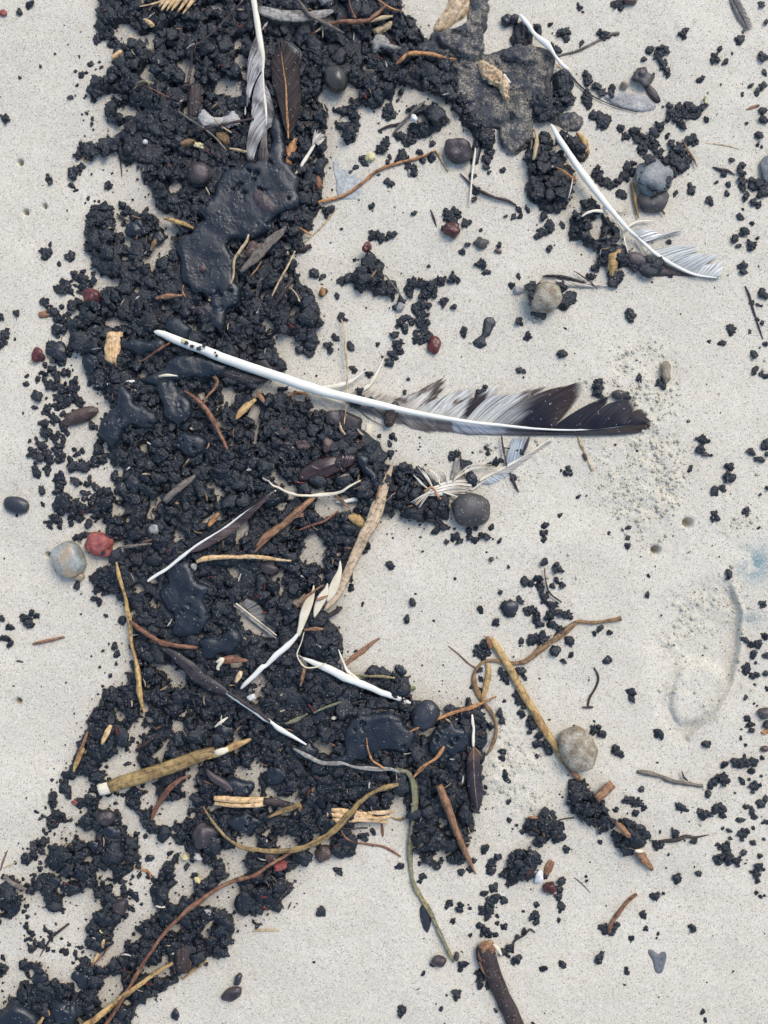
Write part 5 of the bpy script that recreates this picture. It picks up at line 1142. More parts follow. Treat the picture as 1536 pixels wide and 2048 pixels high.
# ---- upper right quill and neighbours
f = empty('feather', 1080, 90, 'knobbly white quill with bare dark shaft end at the upper right', 'feather'); lm(1070, 80, 'knobbly white quill')
tube('shaft', [(1035,40,4),(1042,48,8),(1054,62,9),(1064,76,8),(1076,88,12),(1090,98,13),(1100,108,8),(1110,122,6),(1124,138,8),(1136,146,6)], M['quill'], flat=.7, lift=12, z=4, ztips=(6, -6), parent=f, rough=.12, sides=10)
tube('shaft', [(1130,140,4),(1145,155,4),(1160,172,3.4),(1185,192,2.6),(1210,205,2),(1240,217,2),(1275,226,1.6)], M['dark'], flat=.7, lift=2, parent=f)
flake('web_scrap', [(1110,124),(1130,134),(1142,150),(1128,144),(1112,132)], 3, 'husk', 'tan web scrap at the end of the knobbly white quill', 'web scrap', k=1, st=1.4)
stick('twig', [(1108,116,2.5),(1130,108,4),(1155,102,5),(1180,90,5),(1200,80,4),(1222,70,5),(1238,68,5)], 'grey', 'knotty grey brown twig ending in a dark seed husk', 'twig', 'knotty grey twig')
flake('paper_flake', [(1208,192),(1235,184),(1262,188),(1290,194),(1314,212),(1306,220),(1285,226),(1255,220),(1228,210)], 5, 'paleflake', 'pale curved sandy flake right of the crust', 'flake', 'pale curved flake', k=1, st=1.8, wob=1.5, wsc=14)
stone(1283, 157, 19, 15, 30, 12, 'brownstone', 'sand dusted grey brown lump above the pale curved flake', name='rock', cat='rock', amp=.3)
flake('bark_flake', [(1286,172),(1300,172),(1312,184),(1322,204),(1312,206),(1298,194)], 8, 'purple', 'purple ribbed bark flake right of the pale curved flake', 'flake', 'purple bark flake', k=1, st=1.6, fine=1.5, ang=.9)
stone(1248, 172, 8, 8, 0, 7, 'sandstone', 'small sandy stone above the pale curved flake', sub=3)
flake('leaf_piece', [(1148,262),(1162,268),(1176,282),(1178,305),(1172,318),(1158,322),(1166,300),(1160,282)], 9, 'gold', 'curved golden leaf rim beside the right white quill', 'leaf', 'golden leaf rim', k=1, st=1.6)
stick('root', [(1108,345,3),(1120,352,6),(1135,362,7),(1150,366,5)], 'orange', 'orange fibre tangle beside the right white quill', 'fibre', lift=5, rough=.3)
stick('root', [(1142,360,1.2),(1138,380,2),(1132,405,1.2)], 'fluff', 'fine white hair hanging left of the right quill', 'hair', lift=8)
stick('twig', [(1262,365,4),(1266,385,7),(1270,410,6),(1276,438,2.5)], 'reed', 'olive brown stem left of the slate stone', 'stem', 'olive brown stem', lift=4)
f = stone(1303, 360, 34, 34, 30, 22, 'slate', 'large slate grey stone half covered with tar at the right', 'large slate stone', name='rock', cat='rock', amp=.17, fineamp=.03)
stone(1305, 402, 30, 24, 0, 12, 'brownstone', 'brown grey stone under the lower edge of the slate stone', name='rock', cat='rock', amp=.1)
for x, y, r, i in [(1290,330,15,0),(1282,358,12,1),(1300,385,16,2),(1320,378,14,3),(1330,368,12,4),(1278,372,10,5)]:
    o = bpy.data.objects.new('tar_lump', HIM[i]); COL.objects.link(o); o.scale = (r * S, r * S, r * S * .7); o.rotation_euler = (0, 0, i); o.location = ((x - 768) * S, (1024 - y) * S, (float(ground(x, y)) + 26) * S)
    tag(o, ['black tar lump on the top of the slate stone','black tar lump on the left shoulder of the slate stone','black tar lump on the lower middle of the slate stone','black tar lump on the lower right of the slate stone','small tar lump at the right rim of the slate stone','small tar lump at the lower left rim of the slate stone'][i], 'tar lump', 'tar lumps on the slate stone')
stick('root', [(1298,372,1.5),(1305,395,3),(1318,415,3),(1328,430,5)], 'red', 'thin red root with a knob below the slate stone', 'root', lift=4)
stick('root', [(1362,280,2),(1372,298,5),(1385,320,5),(1393,336,2)], 'leafbrown', 'brown leaf needle right of the tar lumps', 'leaf needle', lift=4)
stick('stem', [(1404,204,3),(1408,196,3),(1406,208,3),(1412,210,2)], 'green', 'tiny yellow green sprig above the tar lumps at right', 'sprig', lift=5)
stick('root', [(1398,286,1.2),(1425,288,3),(1455,292,2),(1480,298,1)], 'straw', 'faint yellow fibre on the sand at the right', 'fibre', flat=.3)
flake('wood_flake', [(1488,220),(1500,212),(1522,209),(1518,216),(1500,221),(1490,224)], 4, 'red', 'reddish bark sliver on the sand at the right edge', 'bark sliver', k=1, st=1.4)
f = empty('feather', 1478, 30, 'dark grey small feather entering at the top right corner', 'feather'); lm(1478, 30, 'small grey corner feather')
tube('shaft', [(1458,-10,2),(1470,15,2),(1484,42,2),(1495,64,1.2)], M['dark'], flat=.7, parent=f, lift=3)
dg = lambda t, v, x, y: sm((.16,.15,.15), (.30,.29,.28), noisy(x, y, 6) + .4)
vane(f, [(1458,-8),(1472,18),(1492,60)], [(1482,8),(1496,36),(1507,58)], dg, fray=.15, gaps=.3, bend=.1, z0=3, z1=2, seed=50, wfac=.7, arch=1)
vane(f, [(1458,-8),(1472,18),(1492,60)], [(1462,20),(1476,46),(1492,66)], dg, fray=.15, gaps=.3, bend=.1, z0=3, z1=2, seed=51, wfac=.7, arch=1)
flake('leaf_piece', [(1212,512),(1222,508),(1240,500),(1238,515),(1230,535),(1220,556),(1216,540)], 8, 'gold', 'yellow glossy leaf shard pointing down beside the torn white vane', 'leaf', 'yellow leaf shard', k=1, st=1.5)
flake('leaf_piece', [(1250,505),(1275,508),(1290,520),(1292,532),(1270,534),(1254,528)], 7, 'purple', 'dark purple shiny leaf scrap below the torn white feather', 'leaf', k=1, st=1.6)
flake('leaf_piece', [(1290,540),(1310,530),(1340,538),(1380,550),(1340,553),(1305,552)], 5, 'darkleaf', 'brown leaf tip under the torn white vane', 'leaf', k=1, st=1.6)
f = empty('feather', 1120, 558, 'small dark feather with cream fringe above the half tarred rock', 'feather'); lm(1150, 562, 'cream fringed dark feather')
tube('shaft', [(1085,553,2),(1110,553,3),(1140,560,3),(1190,572,2)], M['dark'], flat=.6, parent=f, lift=4)
vane(f, [(1085,555),(1120,558),(1165,567)], [(1100,550),(1130,552),(1170,564)], lambda t, v, x, y: (.05,.045,.045), fray=.1, bend=.1, z0=5, z1=4, seed=52)
vane(f, [(1110,560),(1140,564),(1190,573)], [(1140,574),(1170,576),(1235,574)], lambda t, v, x, y: (.62,.56,.46), fray=.3, gaps=.4, bend=.1, z0=4, z1=2, seed=53, n=40, wfac=.7)
stick('twig', [(1146,543,1.2),(1165,555,2.6),(1180,565,2.4),(1194,580,1.5)], 'dark', 'thin dark needle crossing the cream fringed feather', 'twig', lift=6)
stone(1088, 597, 32, 33, 20, 26, 'sandstone', 'sandy grey rock with its left side coated in tar', 'half tarred rock', name='rock', cat='rock', amp=.12)
for i, (x, y, r) in enumerate([(1068,588,22),(1084,606,19),(1062,606,14),(1075,628,19),(1100,612,12),(1060,575,14)]):
    o = bpy.data.objects.new('tar_lump', HIM[(i + 3) % 9]); COL.objects.link(o); o.scale = (r * S, r * S, r * S * .7); o.rotation_euler = (0, 0, i * 1.3); o.location = ((x - 768) * S, (1024 - y) * S, (float(ground(x, y)) + (24 if i < 5 and i != 3 else 8)) * S)
    tag(o, ['largest tar lump on the left of the half tarred rock','tar lump on the lower middle of the half tarred rock','tar lump on the left rim of the half tarred rock','sandy tar lump hanging below the half tarred rock','small tar lump toward the pale rim of the half tarred rock','tar lump at the upper left rim of the half tarred rock'][i], 'tar lump', 'tar lumps on the half tarred rock')
stone(1036, 580, 10, 8, 0, 8, 'paleflake', 'cream crumb at the left of the half tarred rock', name='crumb', cat='crumb', sub=3, amp=.25)

# ---- centre odds
flake('tar_smear', [(968,640),(976,633),(986,636),(991,645),(984,658),(978,672),(970,676),(974,690),(962,697),(950,692),(946,682),(956,676),(964,668),(966,655)], 3, 'melt', 'flat two lobed tar smear pressed into the sand', 'tar smear', 'flat tar smear', k=1, st=1.5, wob=.8, wsc=6)
stone(868, 690, 13, 18, 10, 8, 'darkred', 'dark red flat pebble under the lumps above the long feather', 'dark red pebble')
stone(902, 462, 17, 14, 20, 14, 'darkred', 'dark red stone with black tar on top at the centre top', 'tar topped red stone', name='rock', cat='rock', amp=.15)
stone(962, 487, 13, 10, 0, 6, 'brownstone', 'broken dark brown shell piece right of the red stone', name='shell_piece', cat='shell piece', amp=.25, sub=3)
stone(996, 503, 8, 4, 20, 4, 'reddish', 'small rust brown chip under a tar lump', name='chip', cat='chip', sub=3)
stick('twig', [(861,420,2),(867,436,4),(873,454,2)], 'dark', 'thin black needle left of the tar topped red stone', 'twig')
stick('twig', [(920,350,3),(950,378,5),(985,396,6),(1010,402,6),(1032,412,3)], 'dark', 'dark twig curving right below the purple brown rock', 'twig', 'dark curved twig', lift=2)
stone(801, 614, 8, 10, 30, 6, 'paleflake', 'cream pebble caught in the chain of lumps', name='pebble', sub=3)
stone(734, 500, 8, 10, 40, 7, 'darkred', 'dark red crumb on top of the lumps above the chain', name='crumb', cat='crumb', sub=3, amp=.3, zo=14)
stick('twig', [(770,556,2),(790,580,3.4),(810,606,1.5)], 'grey', 'thin twig lying over the chain of lumps', 'twig', lift=18)
stone(645, 583, 6, 8, 0, 8, 'orange', 'rust orange crumb beside a tar lump on the sand', name='crumb', cat='crumb', sub=3, amp=.3)
stone(1070, 640, 5, 5, 0, 4, 'sandstone', 'tiny sandy crumb below the half tarred rock', name='crumb', cat='crumb', sub=2)

# ---- sticks around the big tar pool
stick('driftwood', [(486,552,8),(505,535,16),(525,515,20),(545,492,18),(562,478,14),(574,464,5)], 'grey', 'grey pointed driftwood blade at the lower right of the big tar pool', 'driftwood', 'grey driftwood blade', flat=.5, lift=14)
stick('root', [(466,576,3),(472,560,5),(474,530,6),(484,512,7),(498,492,6),(502,478,4)], 'straw', 'tan root standing at the right rim of the big tar pool', 'root', 'tan pool side root', lift=14)
stick('root', [(505,560,2),(518,545,4),(527,530,2)], 'orange', 'short orange fibre under the grey driftwood blade', 'fibre', lift=12)
flake('bark_flake', [(506,395),(520,386),(546,402),(560,425),(548,440),(530,432),(514,422)], 12, 'purple', 'tarred bark plate rising from the big tar pool', 'bark plate', k=2, st=1.8, wob=2, wsc=9, z0=26)
stone(512, 505, 20, 14, -20, 10, 'reddish', 'rust brown tarred lump beside the tan pool side root', name='rock', cat='rock', amp=.3, sub=3, zo=14)
stick('straw_stalk', [(548,600,3),(562,570,3.6),(578,540,4),(592,508,3)], 'straw', 'tan straw leaning right below the grey driftwood blade', 'straw', lift=15)
stick('twig', [(552,618,6),(568,596,8),(584,570,8),(588,562,7)], 'dark', 'black tarred twig lying beside the tan straw', 'twig', lift=12)
stick('twig', [(584,582,2),(596,596,3),(602,610,4)], 'straw', 'thin pale stem end right of the black tarred twig', 'stem', lift=12)
stick('wood_stub', [(599,502,8),(612,496,9),(623,492,9)], 'dark', 'short dark cut stub sticking out of the tar onto the sand', 'wood stub', 'dark cut stub', lift=3, rough=.03)
stick('twig', [(600,462,3),(614,468,5),(622,472,3)], 'orange', 'short orange twig end at the right side of the tar', 'twig', lift=6)
flake('leaf_piece', [(378,612),(400,618),(420,610),(434,622),(422,645),(410,640),(392,628),(376,622)], 8, 'darkleaf', 'crumpled dark brown leaf in the tar below the big pool', 'leaf', 'crumpled dark leaf', k=1, st=1.6, wob=3, wsc=9)
stick('wood_sliver', [(320,604,5),(345,600,9),(372,598,4)], 'brown', 'brown wood sliver left of the crumpled dark leaf', 'wood sliver', lift=12)
stick('twig', [(374,578,2),(372,590,3),(378,602,2)], 'orange', 'tiny orange hook at the lower left of the big pool', 'fibre', lift=12)
stone(411, 544, 6, 7, 0, 6, 'reddish', 'small rust pebble sitting in the big tar pool', name='pebble', sub=3, zo=26)
stone(190, 598, 17, 15, 0, 12, 'darkred', 'dark red stone with pink edge at the left side of the tar', 'dark red stone', amp=.14)
flake('wood_chip', [(218,724),(216,700),(222,668),(250,668),(246,690),(243,705),(244,732),(230,730)], 8, 'pale_wood', 'pale square wood chip with broken ends at left', 'wood chip', 'pale square chip', k=1, st=1.6, ang=1.57, fine=1.5)
flake('bark_chip', [(78,625),(96,620),(119,621),(120,630),(98,634),(79,637)], 6, 'red', 'short dark red bark chip beside the tar at left', 'bark chip', 'dark red bark chip', k=1, st=1.5, fine=1.2)
stone(78, 711, 10, 14, -10, 8, 'darkred', 'tiny dark red crystal like stone left of the tar', 'dark red crystal', amp=.3, sub=3)
stone(163, 832, 36, 15, -22, 11, 'reddish', 'long oval brown pebble at the left of the tar', 'oval brown pebble', amp=.06)
stick('twig', [(288,730,2),(305,720,3),(325,706,5),(348,692,5)], 'red', 'dark red twig with pale tip left of the long white quill', 'twig', lift=13)
f = empty('quill', 250, 768, 'short white quill fragment poking from the tar at left', 'quill'); lm(225, 771, 'short white quill bit')
tube('shaft', [(196,774,2),(212,771,5),(236,770,7),(262,766,7),(282,764,5)], M['quill'], flat=.7, lift=4, z=9, parent=f)
stick('leaf_sliver', [(326,758,2),(342,756,5),(363,757,2)], 'leafpale', 'pale sliver in the tar right of the short white quill', 'sliver', lift=16)
stick('twig', [(376,786,3),(392,796,7),(410,812,9),(424,830,9),(436,850,9),(446,870,8),(456,890,7),(461,902,4)], 'red', 'crooked red brown twig below the long white quill', 'twig', 'crooked red twig', lift=14)
stick('twig', [(414,812,2),(422,796,4),(434,782,6),(441,768,5),(436,756,2)], 'brown', 'curved brown stem left of the upper sand patch', 'stem', lift=14)
stick('leaf_piece', [(476,842,4),(486,828,14),(500,812,14),(514,800,8)], 'gold', 'golden bark piece right of the small sand patch', 'bark piece', 'golden bark piece', flat=.4, lift=10)
stick('wood_sliver', [(515,785,8),(526,800,10),(534,812,4)], 'brown', 'brown wedge of wood beside the golden bark piece', 'wood sliver', lift=5)
flake('feather_scrap', [(440,742),(470,740),(510,752),(540,764),(500,772),(470,764),(446,756)], 5, 'darkleaf', 'dark feather scrap under the long white quill', 'feather scrap', k=1, st=1.6, ang=.25, fine=.8)
flake('leaf_piece', [(508,730),(520,720),(535,722),(548,740),(555,748),(530,742)], 7, 'darkleaf', 'folded dark leaf against the upper side of the long quill', 'leaf', k=1, st=1.5)
stick('fibre', [(575,792,3),(592,788,6),(610,788,6),(616,800,4)], 'orange', 'orange fibres below the long white quill', 'fibre', lift=4, rough=.4)
for x, y, r, i in [(712,808,13,0),(744,806,13,1),(719,783,11,2),(722,796,8,3)]:
    o = bpy.data.objects.new('tar_lump', HIM[i + 2]); COL.objects.link(o); o.scale = (r * S, r * S, r * S * .8); o.rotation_euler = (0, 0, i); o.location = ((x - 768) * S, (1024 - y) * S, (float(ground(x, y)) + (14 if i < 2 else 8)) * S)
    tag(o, ['black tar lump stuck on the long white shaft, left of two','black tar lump stuck on the long white shaft, beside the pod','tar lump just above the long white shaft','small tar lump squeezed between two lumps on the white shaft'][i], 'tar lump', 'tar lumps on the long feather')
for i, (x, y, r) in enumerate([(381,694,6),(393,700,5),(407,704,6),(417,697,6),(438,712,3),(441,718,4)]):
    o = bpy.data.objects.new('tar_spot', HIM[i]); COL.objects.link(o); o.scale = (r * S, r * S, 2.5 * S); o.location = ((x - 768) * S, (1024 - y) * S, (46 - .03 * (x - 380)) * S)
    tag(o, ['first','second','third','fourth','fifth','last'][i] + ' tiny tar spot from the left on the long white quill', 'tar spot', 'tar spots on the quill end')
stone(376, 690, 4, 5, 0, 3, 'yellow', 'tiny yellow speck on the thick white quill end', name='crumb', cat='crumb', sub=2, zo=44)
flake('leaf_piece', [(662,846),(680,820),(700,828),(724,840),(718,860),(700,868),(682,866)], 7, 'darkleaf', 'dark broad leaf flake under the long feather shaft', 'leaf', k=1, st=1.8)
stone(668, 838, 16, 16, 20, 9, 'purple', 'brownish round flake left of the dark broad leaf flake', name='flake', cat='flake', amp=.12, sub=3)
flake('wood_chip', [(732,848),(744,850),(742,866),(734,882),(728,884),(730,866)], 5, 'leafpale', 'small cream wood chip with a dark spot under the long feather', 'wood chip', 'cream wood chip', k=1, st=1.4, ang=1.7)
stick('straw_stalk', [(680,846,2),(684,862,6),(692,872,3)], 'straw', 'frayed straw end at the foot of the bent straw', 'straw', lift=6)

# ---- below the long feather
f = empty('feather', 1030, 920, 'pale blue grey feather half under the long feather', 'feather'); lm(1040, 915, 'pale blue grey feather')
tube('shaft', [(958,962,6),(975,952,6),(1000,940,6),(1030,923,5),(1060,905,4),(1100,878,2.5)], M['shaft'], flat=.6, lift=3, parent=f)
bl = lambda t, v, x, y: sm((.40,.44,.45), (.56,.60,.60), noisy(x, y, 10) + .5)
vane(f, [(1008,935),(1030,922),(1050,909)], [(1026,873),(1044,872),(1062,870)], bl, fray=.04, bend=.05, z0=5, z1=3, seed=60, n=50)
vane(f, [(985,948),(1030,924),(1090,884)], [(1022,945),(1060,915),(1108,880)], lambda t, v, x, y: (.48,.46,.40), fray=.1, bend=.05, z0=4, z1=2, seed=61, gaps=.1, arch=1)
vane(f, [(962,964),(985,950),(1008,936)], [(980,972),(1008,960),(1035,946)], bl, fray=.2, gaps=.2, bend=.05, z0=3, z1=1, seed=62, arch=1)
stick('twig', [(1002,872,2.5),(1004,890,4),(1008,912,4),(1013,933,2.5)], 'dark', 'thin black stick crossing the pale blue grey feather', 'twig', lift=8)
stick('twig', [(1005,896,2),(1012,897,2.5),(1019,897,1.5)], 'dark', 'tiny side twig on the thin black stick', 'twig', lift=8)
stick('twig', [(1058,872,2),(1052,890,5),(1044,910,3)], 'dark', 'dark sliver hanging from under the long feather', 'twig', lift=6)
stick('twig', [(1020,945,3),(1026,962,5),(1032,975,4),(1037,985,1.5)], 'dark', 'black needle below the pale blue grey feather', 'twig', lift=2)
f = empty('plant_tuft', 890, 975, 'cream shredded quill tuft with radiating fibres above the round dark stone', 'fibre tuft'); lm(885, 975, 'cream shredded tuft')
rg = random.Random(4)
for k in range(18):
    o_ = (k - 8.5) * 1.5; j = rg.uniform(-2, 2)
    tube('strand', [(852 + rg.uniform(-6, 8), 987 + o_ * .35 + j * .3, 1.5), (874, 981 + o_ * .75, 3.2), (896 + j, 975 + o_, 3.6), (920, 973 + o_ * 1.05, 3.4), (938 + rg.uniform(-6, 6), 974 + o_ * 1.1 + j, 2)], M['fluff'] if k % 4 else M['greyleaf'], flat=.8, lift=4 + 7 * (1 - abs(o_) / 14), parent=f, rough=.15, seed=k, sides=6)
for k, q in enumerate([[(865,978),(852,955),(842,938)],[(880,972),(870,950),(850,940)],[(895,972),(893,950),(888,946)],[(870,984),(850,975),(832,955)],[(858,984),(845,995),(830,1010)],[(885,985),(920,996),(950,1008)],[(905,962),(925,945),(950,935),(992,934)]]):
    wisp(f, q, 6, 4, M['fluff'], w=2.4, z=9, seed=k)
tube('stalk', [(848,985,3),(862,975,4),(874,992,5),(880,999,5)], M['orange'], flat=.6, lift=12, parent=f)
tube('stalk', [(830,1010,3),(842,998,5),(856,984,3)], M['orange'], flat=.6, lift=8, parent=f)
stick('leaf_sliver', [(902,962,6),(908,940,8),(914,916,6)], 'greyleaf', 'pair of pale upright straw strips above the cream tuft, left one', 'straw', flat=.3, lift=3)
stick('leaf_sliver', [(908,962,4),(914,940,6),(920,918,4)], 'greyleaf', 'pair of pale upright straw strips above the cream tuft, right one', 'straw', flat=.3, lift=3)
stick('twig', [(916,898,1.5),(921,918,3),(926,940,5),(928,955,3)], 'dark', 'thin black needle standing above the tar dome', 'twig', lift=5)
stone(941, 1020, 38, 33, 5, 24, 'brownstone', 'round dark grey brown stone with fine rings', 'round dark stone', name='rock', cat='rock', amp=.05, square=.88)
stick('root', [(975,957,2),(950,975,3),(935,985,3)], 'fluff', 'fine cream strand beside the round stone', 'fibre', lift=6)
f = empty('quill', 740, 998, 'teal white quill stub half buried in tar, left of the cream tuft', 'quill'); lm(740, 1000, 'teal white quill stub')
tube('shaft', [(673,1004,3),(690,1003,8),(712,999,9),(735,997,8),(760,995,9),(790,992,10),(815,987,7),(840,984,5)], M['quill'], flat=.6, lift=3, z=7, parent=f, rough=.15)
stick('root', [(541,962,2),(550,972,4),(560,976,5),(580,986,6),(605,992,6),(635,991,7),(665,989,7),(685,984,6),(700,974,4),(722,962,3)], 'leafpale', 'long cream curved root below the glossy pod', 'root', 'cream curved root', lift=13)
f = empty('seed_pod', 648, 935, 'large glossy red brown pod with a ringed neck, lying in the tar', 'seed pod'); lm(645, 935, 'glossy brown pod')
relief('body', [(598,950),(604,938),(625,925),(650,916),(672,912),(684,918),(686,936),(678,948),(652,956),(625,960),(604,962)], 18, M['pod'], k=3, st=1.8, z0=19, parent=f, ang=-.3, extra=lambda X, Y, z, f_: z + 2.0 * np.exp(-((Y - 937 + .3 * (X - 645)) / 4) ** 2) * f_)
relief('neck', [(676,914),(690,907),(704,907),(712,916),(710,928),(698,936),(684,940),(678,930)], 15, M['pod'], k=2, st=1.6, z0=19, parent=f, extra=lambda X, Y, z, f_: z + 1.6 * np.sin((X + Y * .3) * .8) * f_)
relief('knob', [(599,950),(608,948),(613,956),(608,963),(600,962)], 13, M['pod'], k=1, st=1.4, z0=19, parent=f)
stone(607, 890, 13, 11, 0, 10, 'reddish', 'rough rust stone above the glossy pod, left one', name='rock', cat='rock', amp=.25, sub=3, zo=16)
stone(657, 893, 10, 14, 0, 10, 'reddish', 'rough rust stone above the glossy pod, right one', name='rock', cat='rock', amp=.25, sub=3, zo=16)
flake('shell_piece', [(562,884),(576,880),(592,890),(598,904),(588,912),(574,904),(564,894)], 9, 'pod', 'shiny grey purple husk left of the rust stones', 'husk', 'shiny purple husk', k=1, st=1.5, z0=14)
f = empty('feather', 450, 1060, 'slim dark brown feather with white root end in the left tar', 'feather'); lm(430, 1070, 'slim dark feather'); lm(335, 1138, 'slim feather root')
tube('shaft', [(305,1160,5),(322,1148,7),(342,1136,7),(372,1112,7),(400,1090,5),(430,1071,4),(462,1050,3.4),(500,1020,3),(535,994,2.4),(556,982,2)], M['quill'], flat=.7, lift=14, parent=f)
dk = lambda t, v, x, y: sm((.060,.045,.048), (.11,.08,.08), noisy(x, y, 14) + .5)
vane(f, [(385,1103),(430,1072),(500,1022),(550,985)], [(428,1090),(470,1066),(520,1020),(558,980)], dk, fray=.02, bend=.12, z0=15, z1=12, seed=70)
vane(f, [(390,1097),(440,1064),(500,1020),(550,983)], [(420,1068),(462,1040),(515,1004),(556,978)], lambda t, v, x, y: (.02,.02,.024), fray=.04, bend=.1, z0=15, z1=12, seed=71)
stick('wood_stick', [(518,1092,5),(532,1076,12),(552,1062,14),(575,1044,12),(600,1022,12),(622,1002,10),(634,992,6)], 'brown', 'brown split stick from the tar toward the cream root', 'stick', 'brown split stick', lift=10, flat=.6)
stick('wood_stick', [(514,1104,4),(530,1084,8),(560,1060,8),(590,1034,10),(610,1030,9)], 'brown', 'second brown stick running beside the brown split stick', 'stick', lift=8, flat=.6)
stick('twig', [(600,1060,3),(625,1050,4),(650,1042,5),(678,1022,4)], 'red', 'thin forked red twig over the small sand patch', 'twig', lift=8)
stick('twig', [(672,990,4),(684,1002,6),(698,1016,3)], 'brown', 'short brown stem below the cream root', 'stem', lift=6)
flake('leaf_piece', [(690,1032),(705,1028),(724,1034),(732,1046),(726,1056),(706,1046)], 7, 'gold', 'glossy amber leaf scrap beside the long leaf feather', 'leaf', 'amber leaf scrap', k=1, st=1.5)
stick('driftwood', [(338,1004,12),(350,992,15),(368,976,14),(386,962,11),(398,952,5)], 'grey', 'pale driftwood stub with a cut end in the left tar', 'driftwood', 'driftwood stub', lift=10)
stick('bark_chip', [(424,1052,6),(434,1040,10),(444,1026,7)], 'orange', 'small orange bark chip above the slim dark feather', 'bark chip', flat=.5, lift=13)
stick('wood_stick', [(401,1122,7),(420,1115,10),(450,1112,8),(485,1112,8),(515,1112,8),(550,1116,7),(586,1120,4)], 'pale_wood', 'long orange split stick under the slim dark feather', 'stick', 'orange split stick', lift=14, rough=.2)
stone(390, 1133, 8, 8, 0, 5, 'paleflake', 'round cream disc at the end of the orange split stick', name='disc', cat='disc', sub=3, zo=18)
stone(541, 1135, 20, 15, 10, 13, 'purple', 'brown grey ribbed pebble right below the orange split stick', 'ribbed brown pebble', amp=.08, zo=8)
stone(314, 1058, 13, 13, 0, 10, 'greystone', 'small grey green pebble in the left tar', 'small grey green pebble', zo=10)

# ---- long leaf like feather, centre left
f = empty('feather', 680, 1130, 'long bleached tan feather with split white lower web, centre', 'feather'); lm(735, 1080, 'bleached tan feather'); lm(520, 1340, 'white quill root')
tube('shaft', [(486,1372,4),(496,1361,9),(512,1346,10),(530,1328,11),(536,1326,8),(555,1306,12),(572,1292,12),(590,1275,9),(600,1262,6)], M['quill'], flat=.7, lift=14, z=17, parent=f, rough=.08, sides=10)
tube('strip', [(599,1268,7),(606,1245,14),(612,1224,20),(620,1203,20),(628,1184,9),(630,1168,2)], M['leafpale'], flat=.12, lift=16, z=18, parent=f, rough=.06)
tube('strip', [(631,1231,3),(637,1213,15),(646,1193,19),(655,1175,9),(657,1164,2)], M['leafpale'], flat=.12, lift=17, z=18, parent=f, rough=.06)
tube('strip', [(656,1200,4),(664,1184,18),(673,1162,19),(681,1140,10),(682,1120,2)], M['leafpale'], flat=.12, lift=16, z=18, parent=f, rough=.06)
tube('web', [(650,1218,3),(664,1202,12),(680,1180,17),(694,1150,18),(706,1122,19),(719,1094,22),(732,1066,24),(745,1044,25),(755,1016,27),(764,990,22),(774,960,15),(783,935,6),(786,925,2)], M['leafstrip'], flat=.14, lift=14, z=14, ztips=(6,-4), parent=f, rough=.06)
stick('twig', [(760,972,3),(757,985,5),(752,1004,2)], 'brown', 'short brown sliver at the left of the bleached tan feather top', 'sliver', lift=14)
stick('twig', [(636,1196,3),(648,1192,6),(664,1186,6)], 'brown', 'small brown twig lying over the white lower web', 'twig', lift=24)
stick('twig', [(596,1212,3),(612,1192,5),(630,1180,6),(648,1168,3)], 'brown', 'brown bark strand above the white lower web', 'bark strand', lift=12)
for x, y, r, i in [(724,1091,13,0),(735,1048,8,1),(696,1146,12,2)]:
    o = bpy.data.objects.new('tar_lump', HIM[i + 4]); COL.objects.link(o); o.scale = (r * S, r * S, r * S * .7); o.rotation_euler = (0, 0, i * 2); o.location = ((x - 768) * S, (1024 - y) * S, (float(ground(x, y)) * .3 + 20) * S)
    tag(o, ['tar lump stuck on the middle of the bleached tan feather','small tar lump stuck high on the bleached tan feather','tar lump stuck in the fork of the bleached tan feather'][i], 'tar lump', 'tar lumps on the tan feather')
stick('wood_stub', [(640,1236,7),(662,1228,9),(680,1216,8),(684,1212,6)], 'dark', 'dark purple stick end beside the bleached feather base', 'stick', lift=8)
o = relief('tar_clod', [(598,1270),(620,1256),(655,1258),(680,1268),(684,1276),(676,1290),(670,1306),(650,1318),(625,1318),(604,1308),(596,1290)], 22, M['tar'], k=3, st=1.8, wob=9, wsc=13, z0=8); tag(o, 'large brown black tar clod wrapped in fibres at the centre', 'tar clod'); lm(640, 1288, 'large tar clod')
stick('fibre', [(612,1258,2),(606,1280,2.4),(598,1304,2.4),(612,1326,3),(632,1328,3),(655,1320,2)], 'leafpale', 'thin pale fibre looping round the large tar clod', 'fibre', lift=20)
stick('twig', [(612,1330,6),(608,1348,7),(604,1366,3)], 'brown', 'brown twig hanging below the large tar clod', 'twig', lift=14)
stick('bark_chip', [(612,1254,5),(632,1252,8),(650,1252,5)], 'brown', 'flat brown chip on top of the large tar clod', 'bark chip', lift=24)
f = empty('feather', 730, 1360, 'white quill with forked root pointing right, lower centre', 'feather'); lm(760, 1380, 'white forked quill')
tube('shaft', [(608,1312,4),(622,1318,9),(640,1326,13),(664,1336,16),(690,1350,17),(713,1360,14),(740,1370,13),(760,1380,12),(785,1388,11),(805,1396,9),(821,1403,4)], M['quill'], flat=.65, lift=12, z=12, ztips=(3,-6), parent=f, rough=.08, sides=10)
tube('branch', [(724,1362,6),(708,1350,9),(695,1338,7),(688,1322,4),(682,1308,4),(678,1296,2)], M['shaft'], flat=.5, lift=12, z=8, parent=f)
relief('web', [(655,1322),(672,1312),(688,1326),(700,1342),(690,1348),(668,1334)], 4, M['greyleaf'], k=1, st=1.6, parent=f, z0=12)
stick('wood_sliver', [(690,1328,6),(705,1316,9),(725,1302,10),(742,1288,9),(760,1276,3)], 'brown', 'curved brown bark sliver on the sand right of the tar clod', 'bark sliver', 'curved bark sliver', flat=.5)
stick('stem', [(708,1347,3),(735,1348,5),(765,1348,5),(790,1352,3)], 'eel', 'bright green stem behind the white forked quill', 'stem', lift=8)
